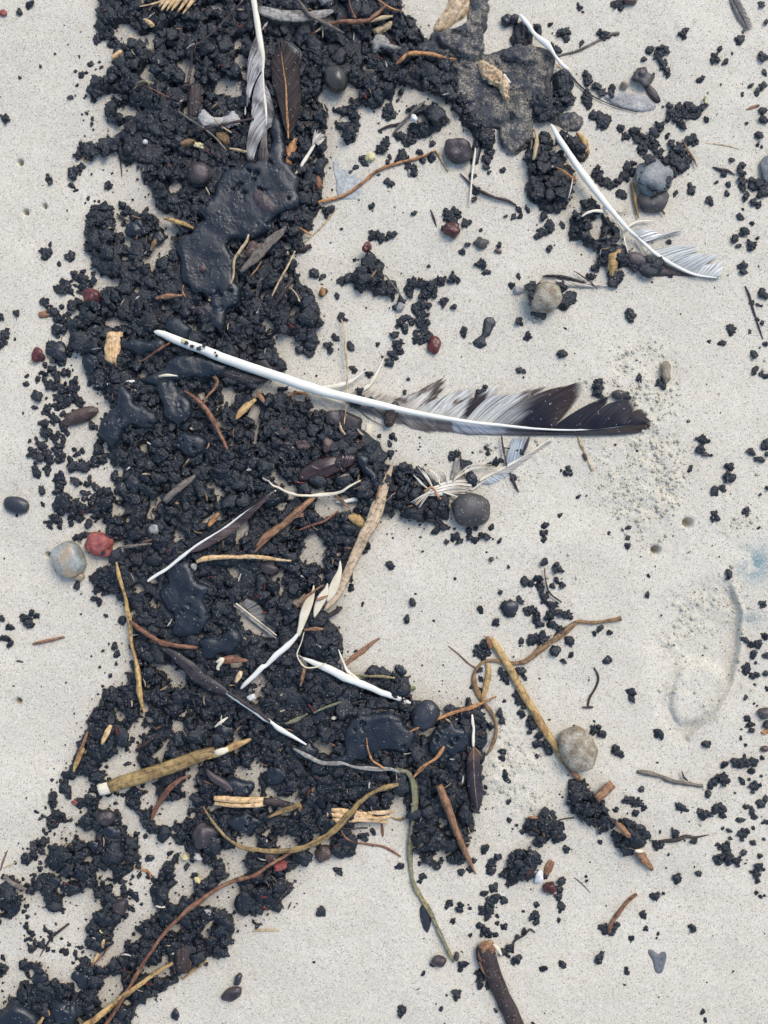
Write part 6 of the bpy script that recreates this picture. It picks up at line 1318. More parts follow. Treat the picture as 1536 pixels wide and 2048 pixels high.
flake('leaf_piece', [(806,1364),(818,1372),(834,1374),(826,1378),(812,1376)], 4, 'green', 'small olive green leaf tip right of the white forked quill', 'leaf', k=1, st=1.4)
# two stalks and pale fan left
f = empty('feather', 515, 1240, 'grey split stalk with faded fan in the small sand patch', 'feather'); lm(515, 1240, 'split grey stalk')
tube('shaft', [(472,1208,4),(490,1224,6),(515,1246,7),(540,1264,6),(556,1274,3)], M['greyleaf'], flat=.6, lift=5, parent=f)
tube('shaft', [(476,1204,3),(500,1226,4),(530,1250,4),(556,1268,2)], M['leafpale'], flat=.6, lift=7, parent=f)
vane(f, [(488,1206),(500,1222),(515,1238)], [(498,1194),(520,1205),(545,1245)], lambda t, v, x, y: (.36,.33,.28), fray=.1, bend=.05, z0=4, z1=2, seed=80)
f = empty('feather', 540, 1430, 'broken black and white quill pointing to lower right', 'feather'); lm(580, 1455, 'black and white quill')
tube('shaft', [(460,1378,6),(478,1389,9),(495,1400,10),(515,1413,11),(535,1428,10),(548,1436,7),(560,1446,10),(580,1458,9),(600,1470,6),(616,1480,3)], M['quill'], flat=.7, lift=16, parent=f, rough=.12, sides=10)
tube('rind', [(462,1376,4),(480,1386,7),(500,1400,8),(524,1416,7),(546,1434,5)], M['dark'], flat=.5, lift=22, parent=f, rough=.3)
tube('web', [(330,1288,6),(352,1300,16),(380,1322,26),(405,1346,28),(430,1362,24),(456,1376,14),(468,1384,6)], M['darkleaf'], flat=.14, lift=13, parent=f)
stick('wood_stick', [(266,1238,4),(285,1250,9),(310,1266,11),(335,1280,12),(365,1286,9),(402,1290,6)], 'red', 'dark red cracked stick left of the lower tar pool', 'stick', 'dark red cracked stick', lift=12, rough=.2)
stick('seed', [(440,1318,5),(452,1312,9),(442,1330,6),(446,1332,4)], 'leafpale', 'tiny cream shoot in the tar below the split stalk', 'shoot', lift=15)
stick('seed_pod', [(444,1318,4),(462,1314,14),(484,1314,13),(502,1316,4)], 'red', 'flat reddish pod near the tiny cream shoot', 'seed pod', 'flat reddish pod', flat=.5, lift=14)
stick('bark_chip', [(478,1358,7),(484,1346,10),(488,1336,6)], 'pale_wood', 'little orange chip left of the white quill root', 'wood chip', flat=.5, lift=15)
stick('sliver', [(436,1446,2),(448,1436,6),(462,1426,2)], 'leafpale', 'thin cream sliver left of the black and white quill', 'sliver', lift=16)
flake('leaf_piece', [(498,1392),(508,1384),(514,1392),(504,1398)], 4, 'white', 'tiny white flake beside the black and white quill', 'flake', k=1, st=1.3, z0=24)
flake('bark_flake', [(600,1436),(618,1424),(645,1412),(668,1404),(690,1398),(688,1412),(672,1420),(660,1442),(648,1450),(628,1446)], 12, 'blackstone', 'large pointed tarred flake right of the black and white quill', 'flake', 'pointed tarred flake', k=2, st=1.8, z0=10)
stick('leaf_sliver', [(630,1418,3),(650,1408,6),(684,1396,3)], 'eel', 'olive straw along the top of the pointed tarred flake', 'straw', lift=14)
stick('leaf_sliver', [(574,1440,5),(595,1432,9),(618,1420,4)], 'eel', 'yellow olive leaf scrap left of the pointed tarred flake', 'leaf', flat=.3, lift=12)
stone(669, 1431, 6, 4, -20, 4, 'leafpale', 'cream seed beside the pointed tarred flake', name='seed', cat='seed', sub=2, zo=20)

# ---- left edge stones and sticks
stone(142, 1118, 32, 36, -25, 22, 'greystone', 'smooth grey green translucent pebble at the left on open sand', 'smooth grey pebble', amp=.05, square=.85)
stone(158, 1152, 13, 9, 10, 8, 'greystone', 'pale green end piece beneath the smooth grey pebble', amp=.05, sub=3)
f = stone(204, 1088, 27, 25, 25, 15, 'redstone', 'bright red pitted stone beside the smooth grey pebble', 'red pitted stone', amp=.14, fineamp=.06)
for i, (x, y, r) in enumerate([(200,1093,6),(214,1104,5)]):
    o = bpy.data.objects.new('tar_lump', HIM[i]); COL.objects.link(o); o.scale = (r * S, r * S, r * S * .6); o.location = ((x - 768) * S, (1024 - y) * S, (float(ground(x, y)) + 22) * S)
    tag(o, ['larger black tar bead sitting on the red pitted stone','smaller black tar bead sitting on the red pitted stone'][i], 'tar lump', 'tar beads on the red stone')
stone(33, 1010, 26, 17, 14, 10, 'blackstone', 'flat black oval pebble at the left edge', 'black oval pebble', amp=.03)
stick('wood_stick', [(66,1288,4),(85,1283,7),(105,1279,7),(130,1273,5)], 'brown', 'single brown stick piece lying alone on open sand at left', 'stick', 'lone brown stick')
stick('twig', [(33,1321,3),(40,1322,4),(47,1324,3)], 'dark', 'tiny black stick on the left sand', 'twig')
stick('stalk', [(241,1122,4),(246,1145,7),(252,1170,6),(258,1195,6),(260,1220,9),(266,1250,9),(268,1285,7),(276,1310,6),(284,1345,10),(288,1385,9),(296,1420,4)], 'gold', 'long jointed tan stalk running down the left side of the tar', 'stalk', 'jointed tan stalk', lift=5, rough=.14)
stick('twig', [(256,1104,5),(256,1094,6),(280,1090,7),(312,1086,4)], 'grey', 'bent grey twig above the jointed tan stalk', 'twig', lift=10)
stick('wood_sliver', [(152,1532,4),(162,1508,8),(172,1484,8),(182,1458,4)], 'brown', 'brown strip standing at the left edge, upper of a pair', 'wood sliver', 'upper brown strip', flat=.5, lift=6)
stick('wood_sliver', [(154,1538,4),(160,1522,9),(172,1498,8),(176,1490,4)], 'gold', 'tan strip at the left edge just under the brown strip', 'wood sliver', flat=.5, lift=10)
stick('wood_sliver', [(214,1480,5),(222,1462,10),(232,1442,7)], 'pale_wood', 'short bright orange strip at the left of the tar', 'wood sliver', 'bright orange strip', flat=.5, lift=12)
stick('twig', [(276,1498,5),(300,1480,7),(320,1462,5)], 'dark', 'dark split twig in the sand gap above the reed', 'twig', lift=6)
f = empty('reed_stem', 350, 1520, 'thick olive brown broken reed with pale cut end', 'reed'); lm(300, 1540, 'olive brown reed')
tube('stem', [(228,1566,24),(250,1557,27),(290,1545,27),(330,1532,27),(370,1518,26),(405,1504,24),(435,1496,18)], M['reed'], flat=.6, lift=12, z=12, parent=f, rough=.04, sides=12)
tube('cut_end', [(206,1572,22),(216,1569,25),(232,1565,23)], M['leafpale'], flat=.5, lift=12, z=12, parent=f, rough=.1)
tube('splinter', [(355,1526,8),(400,1512,10),(440,1500,12),(470,1486,14),(500,1474,8),(506,1471,4)], M['gold'], flat=.5, lift=17, z=12, parent=f, rough=.12)
tube('splinter', [(436,1498,10),(448,1494,14),(462,1490,8)], M['leafpale'], flat=.5, lift=21, z=12, parent=f, rough=.15)
stick('leaf_strip', [(308,1632,6),(316,1612,11),(326,1594,11),(345,1570,11),(362,1554,9),(384,1546,4)], 'red', 'sand dusted red brown strip curving below the reed', 'leaf', 'red curved strip', flat=.4, lift=5)
stick('leaf_strip', [(416,1530,7),(430,1545,13),(450,1558,14),(470,1574,10)], 'purple', 'dark purple strip above the split orange wood', 'leaf', 'dark purple strip', flat=.5, lift=5)
f = empty('wood_chip', 490, 1592, 'split orange wood with tar on its right end', 'wood chip'); lm(490, 1590, 'split orange wood')
tube('splinter', [(434,1586,9),(460,1588,13),(500,1591,12),(540,1592,10)], M['pale_wood'], flat=.5, lift=12, parent=f, rough=.15)
tube('splinter', [(434,1598,7),(470,1601,9),(510,1602,9),(545,1600,8)], M['pale_wood'], flat=.5, lift=10, parent=f, rough=.15)
tube('tarred_end', [(530,1596,14),(552,1598,18),(575,1602,14),(592,1600,6)], M['dark'], flat=.5, lift=12, parent=f, rough=.15)
stick('twig', [(540,1625,4),(560,1618,9),(580,1610,11),(602,1600,7),(602,1612,5)], 'reed', 'olive branch piece right below the split orange wood', 'branch', lift=11)
f = empty('wood_chip', 720, 1625, 'bright pale splinters of split wood lying across tar and sand', 'wood chip'); lm(740, 1630, 'bright pale splinters')
for k, q in enumerate([[(652,1636,7),(690,1632,14),(740,1630,14),(774,1638,6)],[(664,1612,8),(690,1616,14),(720,1620,14),(744,1624,6)],[(655,1622,10),(690,1624,12),(720,1626,10)],[(735,1618,5),(760,1618,9),(790,1615,4)],[(730,1628,5),(765,1628,8),(785,1624,3)]]):
    tube('splinter', q, M['pale_wood'], flat=.45, lift=9 + k, z=12, parent=f, rough=.15, seed=k)
stick('stem', [(412,1604,3),(424,1624,5),(442,1648,6),(462,1668,7),(490,1684,8),(530,1690,10),(570,1691,10),(610,1684,11),(650,1664,13),(678,1642,14),(700,1618,13),(720,1596,11),(745,1577,8),(770,1566,10),(797,1560,7)], 'reed', 'long golden brown stem sweeping in an arc at lower centre', 'stem', 'arched golden stem', lift=14, z=16, flat=.55)
stick('eelgrass_blade', [(790,1531,6),(812,1538,8),(822,1548,9),(828,1572,12),(829,1600,13),(827,1630,10),(824,1652,8),(822,1665,12),(820,1700,13),(822,1735,14),(828,1765,13),(845,1797,12),(860,1820,13),(876,1855,14),(890,1885,13),(902,1910,10),(908,1924,3)], 'eel', 'long olive eelgrass blade hanging down over open sand', 'eelgrass', 'olive eelgrass blade', flat=.2, lift=2, twist=.3)
stick('grass_strip', [(590,1488,4),(620,1504,9),(645,1516,9),(675,1517,9),(690,1518,7),(710,1524,5),(750,1528,9),(780,1528,8),(800,1536,4)], 'greyleaf', 'pale grey green grass strip leading to the eelgrass', 'grass', 'pale grey grass strip', flat=.3, lift=14)
stick('root', [(734,1466,2),(736,1484,3),(744,1508,4),(760,1520,4),(770,1527,3)], 'orange', 'thin orange root left of the eelgrass top', 'root', lift=18)
stick('stem', [(826,1544,4),(838,1530,6),(852,1518,6),(868,1508,6),(880,1494,7),(886,1484,3)], 'orange', 'tan brown stem rising right of the eelgrass top', 'stem', lift=14)
stick('wood_stick', [(876,1560,12),(884,1580,14),(895,1608,14),(908,1645,13),(920,1675,13),(932,1705,12),(942,1728,7),(952,1748,2)], 'brown', 'brown split stick with frayed end at lower centre', 'stick', 'frayed brown stick', lift=9, ztips=(3,-5), rough=.1)
f = empty('feather', 947, 1550, 'small dark feather standing on a short white quill, lower centre right', 'feather'); lm(950, 1560, 'small dark feather')
tube('shaft', [(942,1424,3),(943,1440,6),(945,1452,5),(944,1466,6),(944,1480,6),(944,1492,3)], M['shaft'], flat=.7, lift=6, parent=f, rough=.12)
tube('shaft', [(944,1488,3),(945,1530,2.2),(948,1570,1.8),(954,1612,1)], M['rachis'], flat=.7, lift=11, parent=f)
df = lambda t, v, x, y: sm((.16,.10,.08), (.050,.045,.055), (y - 1490) / 30)
vane(f, [(944,1486),(945,1530),(949,1575),(955,1616)], [(931,1512),(930,1545),(936,1585),(951,1620)], df, fray=.03, bend=.1, z0=11, z1=6, seed=90)
vane(f, [(944,1486),(945,1530),(949,1575),(955,1616)], [(958,1510),(962,1548),(967,1588),(958,1622)], df, fray=.03, bend=.1, z0=11, z1=6, seed=91)
wisp(f, [(946,1488),(956,1500),(962,1514)], 3, 4, M['rachis'], w=2, z=10)
flake('leaf_piece', [(962,1480),(974,1466),(984,1462),(982,1480),(970,1500),(964,1510)], 4, 'greyleaf', 'curled grey leaf right of the small dark feather', 'leaf', k=1, st=1.5)
# curly brown strips at centre right
stick('leaf_strip', [(1242,1236,12),(1232,1238,9),(1205,1243,7),(1180,1245,8),(1160,1243,7),(1145,1250,10),(1125,1268,12),(1100,1284,13),(1078,1300,13),(1058,1318,12),(1040,1325,9),(1015,1325,9),(990,1321,7),(970,1322,7),(955,1334,8),(948,1350,9),(950,1372,11),(958,1390,10),(964,1403,6)], 'leafbrown', 'long curling brown leaf strip looping beside the golden stick', 'leaf', 'curling brown strip', flat=.3, lift=4)
stick('leaf_strip', [(964,1403,6),(968,1385,9),(974,1362,11),(976,1340,10),(974,1325,6)], 'gold', 'right side of the brown leaf loop, a tan strip', 'leaf', flat=.3, lift=6)
stick('leaf_strip', [(964,1403,5),(976,1416,8),(986,1432,6),(992,1450,5),(990,1474,6),(982,1494,7),(972,1510,3)], 'leafbrown', 'thin brown leaf tail hanging from the loop', 'leaf', flat=.3, lift=5)
f = empty('root', 900, 1425, 'hairy orange root at the right border of the lower tar', 'root'); lm(880, 1430, 'hairy orange root')
tube('stem', [(818,1456,3),(845,1443,5),(880,1430,6),(915,1417,7),(950,1408,7),(975,1398,5),(992,1390,3)], M['orange'], flat=.7, lift=14, parent=f, rough=.25)
rg = random.Random(5)
for k in range(26):
    t = k / 25; x = 850 + 140 * t; y = 1441 - 50 * t; s = 1 if k % 2 else -1
    tube('hair', [(x, y, 1.4), (x + rg.uniform(-3, 3), y + s * rg.uniform(6, 11), .8)], M['orange'], sides=3, lift=16, parent=f, step=4, rough=0)
stick('twig', [(897,1292,2),(915,1306,3),(935,1325,3),(950,1336,3)], 'red', 'thin red twig leading to the brown leaf loop', 'twig')
stick('wood_stub', [(974,1272,8),(976,1284,8),(980,1296,6)], 'brown', 'short brown stub at the top of the golden stick', 'wood stub', lift=5)
f = empty('wood_stick', 1075, 1430, 'long golden stick with a reddish lower end', 'stick'); lm(1060, 1420, 'long golden stick')
tube('stem', [(981,1276,8),(990,1290,14),(1004,1312,14),(1018,1335,15),(1034,1365,15),(1050,1395,15),(1066,1420,15),(1080,1445,15),(1095,1470,14),(1110,1492,13),(1122,1512,13),(1132,1524,13)], M['gold'], flat=.7, lift=3, parent=f, rough=.07, sides=12)
tube('stem_end', [(1128,1520,13),(1138,1534,15),(1150,1548,13),(1158,1556,8),(1163,1560,3)], M['brown'], flat=.7, lift=3, parent=f, rough=.05, sides=10)
stone(1152, 1494, 35, 44, -25, 26, 'sandstone', 'large round sandy mottled stone beside the golden stick', 'sandy mottled stone', name='rock', cat='rock', amp=.08, fineamp=.05)
stick('wood_stub', [(1188,1592,15),(1205,1578,19),(1222,1563,17)], 'brown', 'stout brown stick piece on top of the tar trail', 'stick', 'stout brown piece', lift=10, rough=.05)
stick('wood_stub', [(1226,1638,6),(1236,1646,12),(1250,1662,12)], 'brown', 'brown stub set in the tar trail', 'stick', lift=14)
stick('wood_stub', [(1270,1694,10),(1282,1712,16),(1292,1724,12),(1304,1738,8)], 'brown', 'brown stick end at the lower tip of the tar trail', 'stick', 'trail end stick', lift=2)
stick('leaf_sliver', [(1262,1690,4),(1272,1692,7),(1282,1696,3)], 'leafpale', 'small cream sliver at the lower tip of the tar trail', 'sliver', lift=18)
stick('twig', [(1318,1682,4),(1340,1681,8),(1358,1677,9),(1370,1672,7),(1390,1674,5),(1418,1670,2)], 'dark', 'black twig on sand right of the tar trail', 'twig', 'black sand twig')
stick('wood_stick', [(1274,1543,6),(1295,1546,10),(1320,1552,10),(1345,1562,9),(1370,1566,10),(1405,1572,6)], 'grey', 'sand covered grey brown stick right of the sandy stone', 'stick', 'sandy grey stick', rough=.25)
stick('twig', [(1362,1541,2),(1366,1552,5),(1374,1560,3)], 'dark', 'tiny dark thorn on the sand covered stick', 'twig', lift=5)
stick('twig', [(1188,1335,3),(1196,1350,4),(1196,1364,4),(1188,1382,4),(1180,1394,5),(1176,1412,3)], 'dark', 'thin black squiggly twig on open sand', 'twig', 'black squiggly twig')
stick('twig', [(1164,1414,3),(1174,1414,4),(1186,1414,3)], 'dark', 'short cross twig at the foot of the black squiggle', 'twig', lift=2)
flake('seed_husk', [(1203,1322),(1210,1316),(1218,1310),(1226,1320),(1218,1328),(1208,1330)], 5, 'blackstone', 'spiky black seed husk above the squiggly twig', 'seed husk', 'spiky black husk', k=1, st=1.3, wob=3, wsc=4)
stick('twig', [(1088,1136,2),(1090,1160,3.4),(1098,1185,3.4),(1122,1204,3)], 'dark', 'curved black twig through the lump cluster on the sand', 'twig', lift=6)
stone(1020, 1214, 16, 14, 10, 8, 'blackstone', 'smooth flat black pebble left of the lump cluster', 'flat black pebble', amp=.06)
stone(850, 1424, 25, 31, 35, 16, 'blackstone', 'smooth black pebble at the right rim of the lower tar', 'smooth black pebble', amp=.07)
stick('twig', [(1386,1345,1.5),(1394,1352,2),(1400,1358,1.2)], 'dark', 'tiny black needle on the raised sand patch', 'twig', lift=4)
flake('grey_flake', [(1297,1897),(1304,1900),(1316,1910),(1326,1902),(1334,1906),(1332,1925),(1326,1945),(1318,1950),(1309,1944),(1306,1925),(1298,1908)], 6, 'greyflake', 'heart shaped grey flake on sand at lower right', 'flake', 'heart shaped flake', k=1, st=1.5)
stick('wood_stick', [(1216,1864,7),(1222,1848,9),(1234,1830,8),(1248,1812,7),(1262,1796,9),(1274,1788,8)], 'red', 'red brown twig rising from a tar lump at lower right', 'twig', 'red brown twig')
stick('twig', [(1149,1756,1.5),(1166,1770,2.2),(1181,1787,1.5)], 'grey', 'thin grey needle on lower right sand', 'twig', 'thin grey needle')
stick('wood_chip', [(1092,1752,8),(1098,1735,13),(1104,1722,10)], 'brown', 'brown bark chip beside the white crumb', 'bark chip', 'brown bark chip', flat=.5)
stone(1075, 1752, 10, 13, 0, 9, 'white', 'bright white crumbly bit at the edge of the lower right lumps', 'bright white crumb', name='crumb', cat='crumb', amp=.3, sub=3)
stone(1098, 1774, 13, 12, 0, 11, 'darkred', 'dark red berry like lump with white specks', 'dark red berry lump', name='berry', cat='berry', amp=.2, sub=3)
stick('wood_sliver', [(1055,1634,3),(1064,1633,7),(1074,1632,3)], 'orange', 'tiny orange sliver at the top of the lump group', 'sliver', lift=6)
stick('twig', [(1115,1640,3),(1132,1638,3),(1148,1636,2)], 'dark', 'straight black needle right of the lump group', 'twig')
stick('root', [(1026,1900,3),(1028,1880,4),(1048,1868,4),(1060,1857,4),(1070,1864,3)], 'dark', 'thin bent black root at lower centre right', 'root', 'bent black root', lift=3)
# driftwood at bottom
f = empty('driftwood', 990, 1960, 'dark driftwood stick with broken rusty head at the bottom edge', 'driftwood'); lm(985, 1950, 'rusty headed driftwood')
tube('stem', [(966,1885,30),(972,1905,38),(980,1930,34),(990,1955,30),(1004,1985,30),(1018,2015,30),(1032,2050,32),(1042,2080,30)], M['dark'], flat=.7, lift=2, z=3, parent=f, rough=.10, sides=14)
relief('head', [(955,1892),(962,1880),(978,1876),(988,1884),(984,1900),(976,1912),(964,1918),(956,1908)], 7, M['brown'], z0=19, k=1, st=1.6, wob=6, wsc=6, parent=f, warp=2)
tube('bark', [(984,1880,5),(994,1890,9),(1001,1903,4)], M['leafpale'], flat=.5, lift=12, z=6, parent=f)
tube('bark', [(958,1915,6),(964,1928,9),(972,1945,4)], M['brown'], flat=.5, lift=12, z=6, parent=f)
stone(877, 1918, 14, 11, 0, 11, 'purple', 'brown purple pebble left of the rusty driftwood', 'brown purple pebble', amp=.15, sub=3)
stone(913, 1910, 5, 9, 10, 7, 'purple', 'small brown seed at the foot of the eelgrass blade', name='seed', cat='seed', sub=3)
flake('tar_flake', [(838,1815),(845,1808),(856,1812),(862,1830),(862,1850),(856,1866),(846,1856),(840,1840)], 7, 'blackstone', 'pointed black flake beside the eelgrass blade', 'tar flake', 'pointed black flake', k=1, st=1.5)
# lower left
stick('twig', [(196,2070,7),(212,2045,7),(240,2005,7),(262,1968,7),(284,1930,8),(305,1896,8),(330,1860,8),(352,1835,8),(380,1808,10),(402,1793,12),(430,1773,10),(470,1752,9),(512,1738,8),(545,1716,7),(575,1700,6),(600,1682,4)], 'red', 'long red brown twig running up from the bottom left', 'twig', 'long red brown twig', lift=15, rough=.12)
stick('stem', [(140,2062,9),(165,2042,11),(195,2025,12),(230,2000,12),(262,1972,11),(295,1950,10),(325,1930,10),(352,1912,7)], 'gold', 'tan cracked stick crossing under the long red twig', 'stick', 'tan cracked stick', lift=11, rough=.15)
stick('twig', [(80,2042,4),(90,2030,6),(100,2014,4)], 'gold', 'short tan twig between the two corner tar pools', 'twig', lift=16)
stick('wood_sliver', [(366,1958,4),(385,1940,6),(402,1925,7),(416,1914,4)], 'gold', 'short tan splinter right of the tan cracked stick', 'wood sliver', 'short tan splinter', flat=.6, lift=3)
flake('bark_flake', [(356,1890),(370,1884),(382,1890),(384,1920),(380,1938),(362,1940),(356,1925)], 11, 'dark', 'dark charred bark block above the short tan splinter', 'bark block', k=2, st=1.6, fine=1.8, ang=1.5)
stick('wood_sliver', [(190,1925,4),(198,1905,9),(208,1885,9),(215,1870,4)], 'pale_wood', 'light orange splinter below the pale green chip', 'wood sliver', 'light orange splinter', flat=.5, lift=4)
flake('leaf_piece', [(197,1866),(204,1854),(212,1858),(210,1868),(203,1870)], 5, 'yellow', 'small pale green chip on the lower left tar', 'chip', 'pale green chip', k=1, st=1.3, z0=16)
stick('twig', [(186,1926,3),(205,1910,4),(220,1890,3)], 'red', 'thin red needle beside the light orange splinter', 'twig', lift=8)
stick('twig', [(12,1748,7),(28,1758,9),(50,1768,8),(58,1774,5)], 'grey', 'grey stick end at the far lower left', 'stick', 'grey stick end', lift=6)
stick('twig', [(2,1740,2),(8,1720,3),(16,1700,2)], 'red', 'thin red twig at the left edge', 'twig')
stick('root', [(8,1736,2),(22,1728,4),(36,1722,3)], 'straw', 'small tan sliver beside the thin red twig at the left edge', 'sliver')
stick('twig', [(82,1910,2),(95,1888,4),(110,1868,6),(140,1845,5)], 'dark', 'black curved twig in the lower left sand gap', 'twig', lift=4)
flake('bark_flake', [(224,1804),(240,1796),(256,1794),(256,1812),(248,1828),(232,1822)], 8, 'purple', 'square dark purple flake in the lower left tar', 'flake', 'square purple flake', k=1, st=1.6, z0=12)
stone(410, 1664, 22, 25, 20, 17, 'purple', 'large purple brown pebble in the lower left tar', 'large purple pebble', amp=.14, zo=8)
stone(218, 1630, 18, 16, 0, 14, 'purple', 'round dark brown pebble left of the red curved strip', amp=.08, zo=8)
stone(648, 1704, 17, 16, 0, 12, 'reddish', 'rough dusky red pebble below the arched golden stem', 'dusky red pebble', amp=.18)
flake('leaf_piece', [(528,1694),(548,1692),(558,1708),(548,1726),(538,1720)], 9, 'reddish', 'dark red leaf wedge under the arched golden stem', 'leaf', k=1, st=1.6)
stone(563, 1722, 14, 7, -20, 8, 'redstone', 'rust red crumb beside the dark red leaf wedge', name='crumb', cat='crumb', amp=.25, sub=3)
stick('root', [(682,1652,3),(692,1668,3),(708,1680,3),(730,1686,4),(765,1692,4),(785,1702,4),(801,1712,3)], 'red', 'pinkish root trailing over the sand below the splinters', 'root', 'pinkish root')
stick('twig', [(764,1645,4),(765,1658,5),(766,1672,3)], 'red', 'short upright red stick under the bright splinters', 'stick')
stick('twig', [(776,1628,2),(786,1636,3),(800,1638,6),(808,1636,6)], 'reed', 'small curved olive sprig right of the bright splinters', 'sprig')
stick('twig', [(686,1648,2),(710,1652,3),(736,1654,2)], 'dark', 'thin dark stem just under the bright splinters', 'stem', lift=4)
stick('twig', [(552,1800,2),(575,1775,3),(594,1758,2)], 'dark', 'thin dark hair like root at the right edge of the lower left tar', 'root', lift=4)
stick('wood_sliver', [(505,1862,3),(530,1859,5),(560,1860,2)], 'straw', 'tan sliver on sand below the lower left tar', 'sliver')
stone(465, 1985, 21, 13, -22, 10, 'purple', 'dark purple oval pebble on sand, bottom left', 'dark purple oval pebble', amp=.08)
stone(477, 1956, 7, 13, 20, 9, 'blackstone', 'smaller narrow black pebble touching the dark purple oval pebble', sub=3)
for x, y, w, m, lab in [(372,1712,7,'yellow','tan crumb at the top of the lower left sand gap'),(398,1756,7,'yellow','tan crumb above the long red twig'),(398,1708,8,'paleflake','white shell chip right of a tan crumb'),(418,1818,7,'paleflake','cream bit stuck beside the long red twig'),(153,1602,7,'redstone','tiny orange red crumb in the left sand gap'),(312,1880,6,'purple','small purple crumb near the long red twig')]:
    stone(x, y, w, w * .8, 20, 5, m, lab, name='crumb', cat='crumb', sub=3, amp=.3, zo=float(ground(x, y)))
stick('leaf_sliver', [(310,1808,2),(322,1808,5),(334,1807,3)], 'leafpale', 'small cream sliver in the lower left sand gap', 'sliver')
stick('fibre', [(268,1735,3),(285,1738,4),(300,1745,5),(302,1758,3)], 'orange', 'bent orange fibre in the lower left sand gap', 'fibre')
stone(1530, 1498, 8, 6, 0, 5, 'reddish', 'brown grain at the right edge', name='pebble', sub=3)
stone(1530, 1427, 14, 11, 0, 9, 'brownstone', 'rough dark grey pebble at the right edge', sub=3, amp=.2)
flake('wood_sliver', [(1520,1464),(1536,1458),(1550,1460),(1546,1468),(1526,1470)], 4, 'orange', 'orange brown sliver at the right edge', 'sliver', k=1, st=1.4)
stone(1536, 338, 18, 26, 0, 9, 'slate', 'blue grey stone cut by the right edge', 'edge slate stone', name='rock', cat='rock')
stick('twig', [(1490,572,2),(1498,590,4),(1504,612,4),(1512,635,3),(1518,655,3),(1526,678,2)], 'dark', 'thin dark twig among lumps at the right edge', 'twig')
stick('twig', [(1425,334,3),(1440,340,6),(1455,342,5),(1470,350,2)], 'dark', 'short dark bark twig near the right edge', 'twig')
stick('fibre', [(1155,868,4),(1162,890,6),(1170,905,5),(1178,925,6),(1185,942,8)], 'straw', 'orange tan fibre below the dark feather tip', 'fibre', flat=.4)
stone(1235, 790, 14, 9, 10, 9, 'brownstone', 'half buried brown pebble above the dark feather tip', sub=3)
stone(1330, 745, 10, 22, 0, 9, 'sandstone', 'sand coated pebble in the crumbly sand', sub=3, amp=.2)
stone(8, 28, 9, 6, 0, 4, 'redstone', 'small orange brown chip at the upper left corner', name='chip', cat='chip', sub=3)
stone(1258, 5, 14, 9, 0, 8, 'reddish', 'brown pebble at the top right edge', sub=3)

# ------------------------------------------------------------------ tar lumps that can be told apart, each its own thing
used = {}
ORD = ['nearest', 'second nearest', 'third nearest', 'fourth nearest', 'fifth nearest', 'sixth nearest', 'seventh nearest', 'eighth nearest', 'ninth nearest', 'tenth nearest', 'eleventh nearest', 'twelfth nearest', 'thirteenth nearest', 'fourteenth nearest', 'fifteenth nearest', 'sixteenth nearest', 'seventeenth nearest', 'eighteenth nearest']
DIRS = ['right of', 'below and right of', 'below', 'below and left of', 'left of', 'above and left of', 'above', 'above and right of']
allp = [(x, y, r, 'lump') for x, y, r in IND] + [(x, y, r, 'ball') for x, y, r in BALLS]
bins = {}
for i, (x, y, r, kind) in enumerate(allp):
    j = min(range(len(LANDMARKS)), key=lambda k: (LANDMARKS[k][0] - x) ** 2 + (LANDMARKS[k][1] - y) ** 2)
    lx, ly, ph = LANDMARKS[j]
    d = DIRS[int(round(math.atan2(y - ly, x - lx) / (math.pi / 4))) % 8]
    bins.setdefault((ph, d, kind), []).append((math.hypot(x - lx, y - ly), i))
labels = {}
for (ph, d, kind), L in bins.items():
    L.sort()
    for k, (dist, i) in enumerate(L):
        what = 'crumbly black tar lump' if kind == 'lump' else 'smooth melted tar ball'
        labels[i] = f'{what} {d} the {ph}' if len(L) == 1 else f'{what}, {ORD[min(k, 17)]} {d} the {ph}'
rg = random.Random(11)
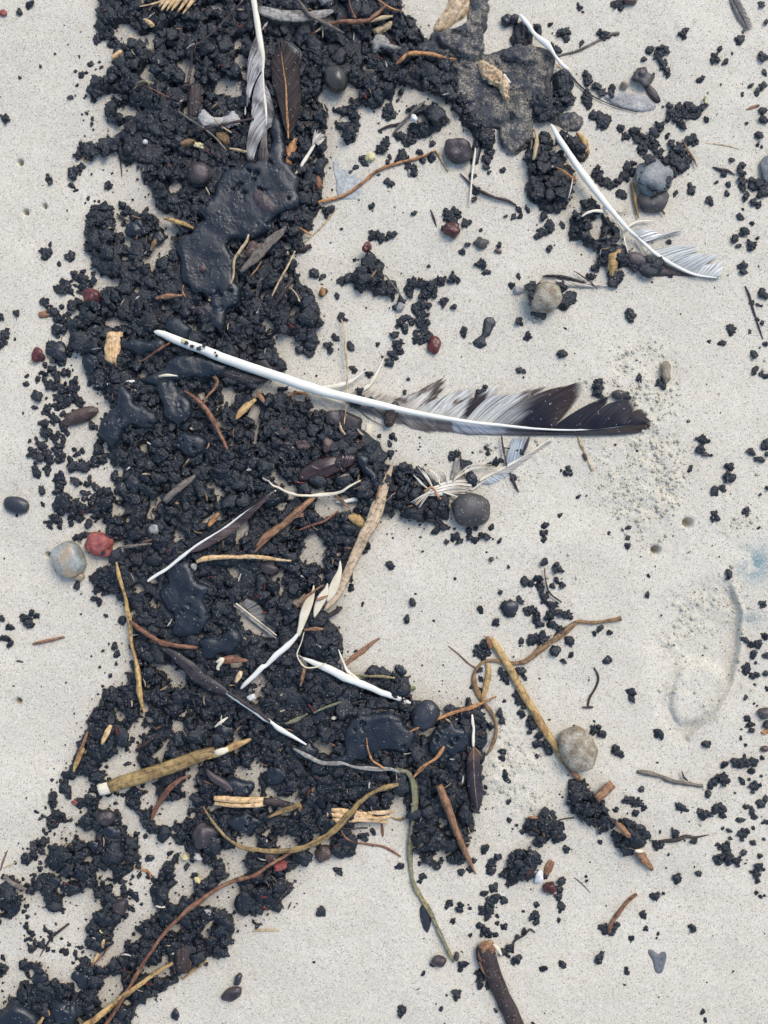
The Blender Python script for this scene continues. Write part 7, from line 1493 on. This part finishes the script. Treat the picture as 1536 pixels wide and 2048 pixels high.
for i, (x, y, r, kind) in enumerate(allp):
    if kind == 'lump':
        me = HIM[rg.randrange(9)] if rg.random() < .85 else HIM[9 + rg.randrange(5)]
        o = bpy.data.objects.new('tar_lump', me); zs = rg.uniform(.75, 1.0)
        z = float(ground(x, y)) * (0.5 if look(mass_b, x, y) > .5 else 1.0)
        s = r * 1.3
    else:
        me = BAM[rg.randrange(5)]; o = bpy.data.objects.new('tar_ball', me); zs = rg.uniform(.6, .8)
        z = float(ground(x, y)) * .45; s = r * 1.02
    COL.objects.link(o)
    o.location = ((x - 768) * S, (1024 - y) * S, (z - r * .12) * S)
    o.scale = (s * S * rg.uniform(.95, 1.08), s * S * rg.uniform(.85, 1.0), s * S * zs)
    o.rotation_euler = (0, 0, rg.random() * 6.28)
    tag(o, labels[i], 'tar lump' if kind == 'lump' else 'tar ball', 'black tar lumps strewn over the sand' if kind == 'lump' else 'smooth melted tar balls')

# ------------------------------------------------------------------ shreds of plant matter nobody could count
def debris():
    rg = np.random.default_rng(21)
    V = []; F = []; C = []
    pal = [(.17,.09,.05), (.07,.045,.035), (.30,.19,.10), (.05,.035,.03), (.11,.08,.055), (.42,.33,.21), (.09,.055,.05), (.16,.035,.025), (.45,.42,.36), (.03,.03,.035)]
    n = 0
    while n < 620:
        x = rg.uniform(-10, 1546); y = rg.uniform(-10, 2058)
        m = float(look(mass_b, x, y)); pd = float(look(pud_m.astype(float), x, y))
        if pd > .3: continue
        on = m > .6
        if not on and rg.random() > .035: continue
        L = rg.uniform(5, 20) if on else rg.uniform(3, 9); w = rg.uniform(1.2, 4.5) * (1 if on else .6)
        a = rg.uniform(0, 6.28); z = float(ground(x, y)) + (rg.uniform(2, 8) if on else .3)
        c = pal[rg.integers(len(pal))] if on else pal[rg.integers(4)]
        o = len(V); bend = rg.uniform(-.4, .4); tilt = rg.uniform(-.25, .25) if on else 0
        for k in range(4):
            u = k / 3 - .5; ww = w * (0.5 if k in (0, 3) else 1) * rg.uniform(.7, 1.2)
            px = u * L; py = bend * L * (u * u)
            for s, hz in ((-1, 0), (0, w * .5), (1, 0)):
                qx, qy = px, py + s * ww / 2
                V.append((x + qx * math.cos(a) - qy * math.sin(a), y + qx * math.sin(a) + qy * math.cos(a), z + hz + px * tilt)); C.append(c)
        for k in range(3):
            b = o + 3 * k
            F += [(b, b + 3, b + 4, b + 1), (b + 1, b + 4, b + 5, b + 2)]
        n += 1
    V = np.array(V)
    o = place('plant_shreds', V, np.array(F), M['vane'], uv=V[:, :2] / 100, col=np.array(C))
    tag(o, 'tiny shreds of bark and leaf scattered through the tar', None, kind='stuff')
debris()
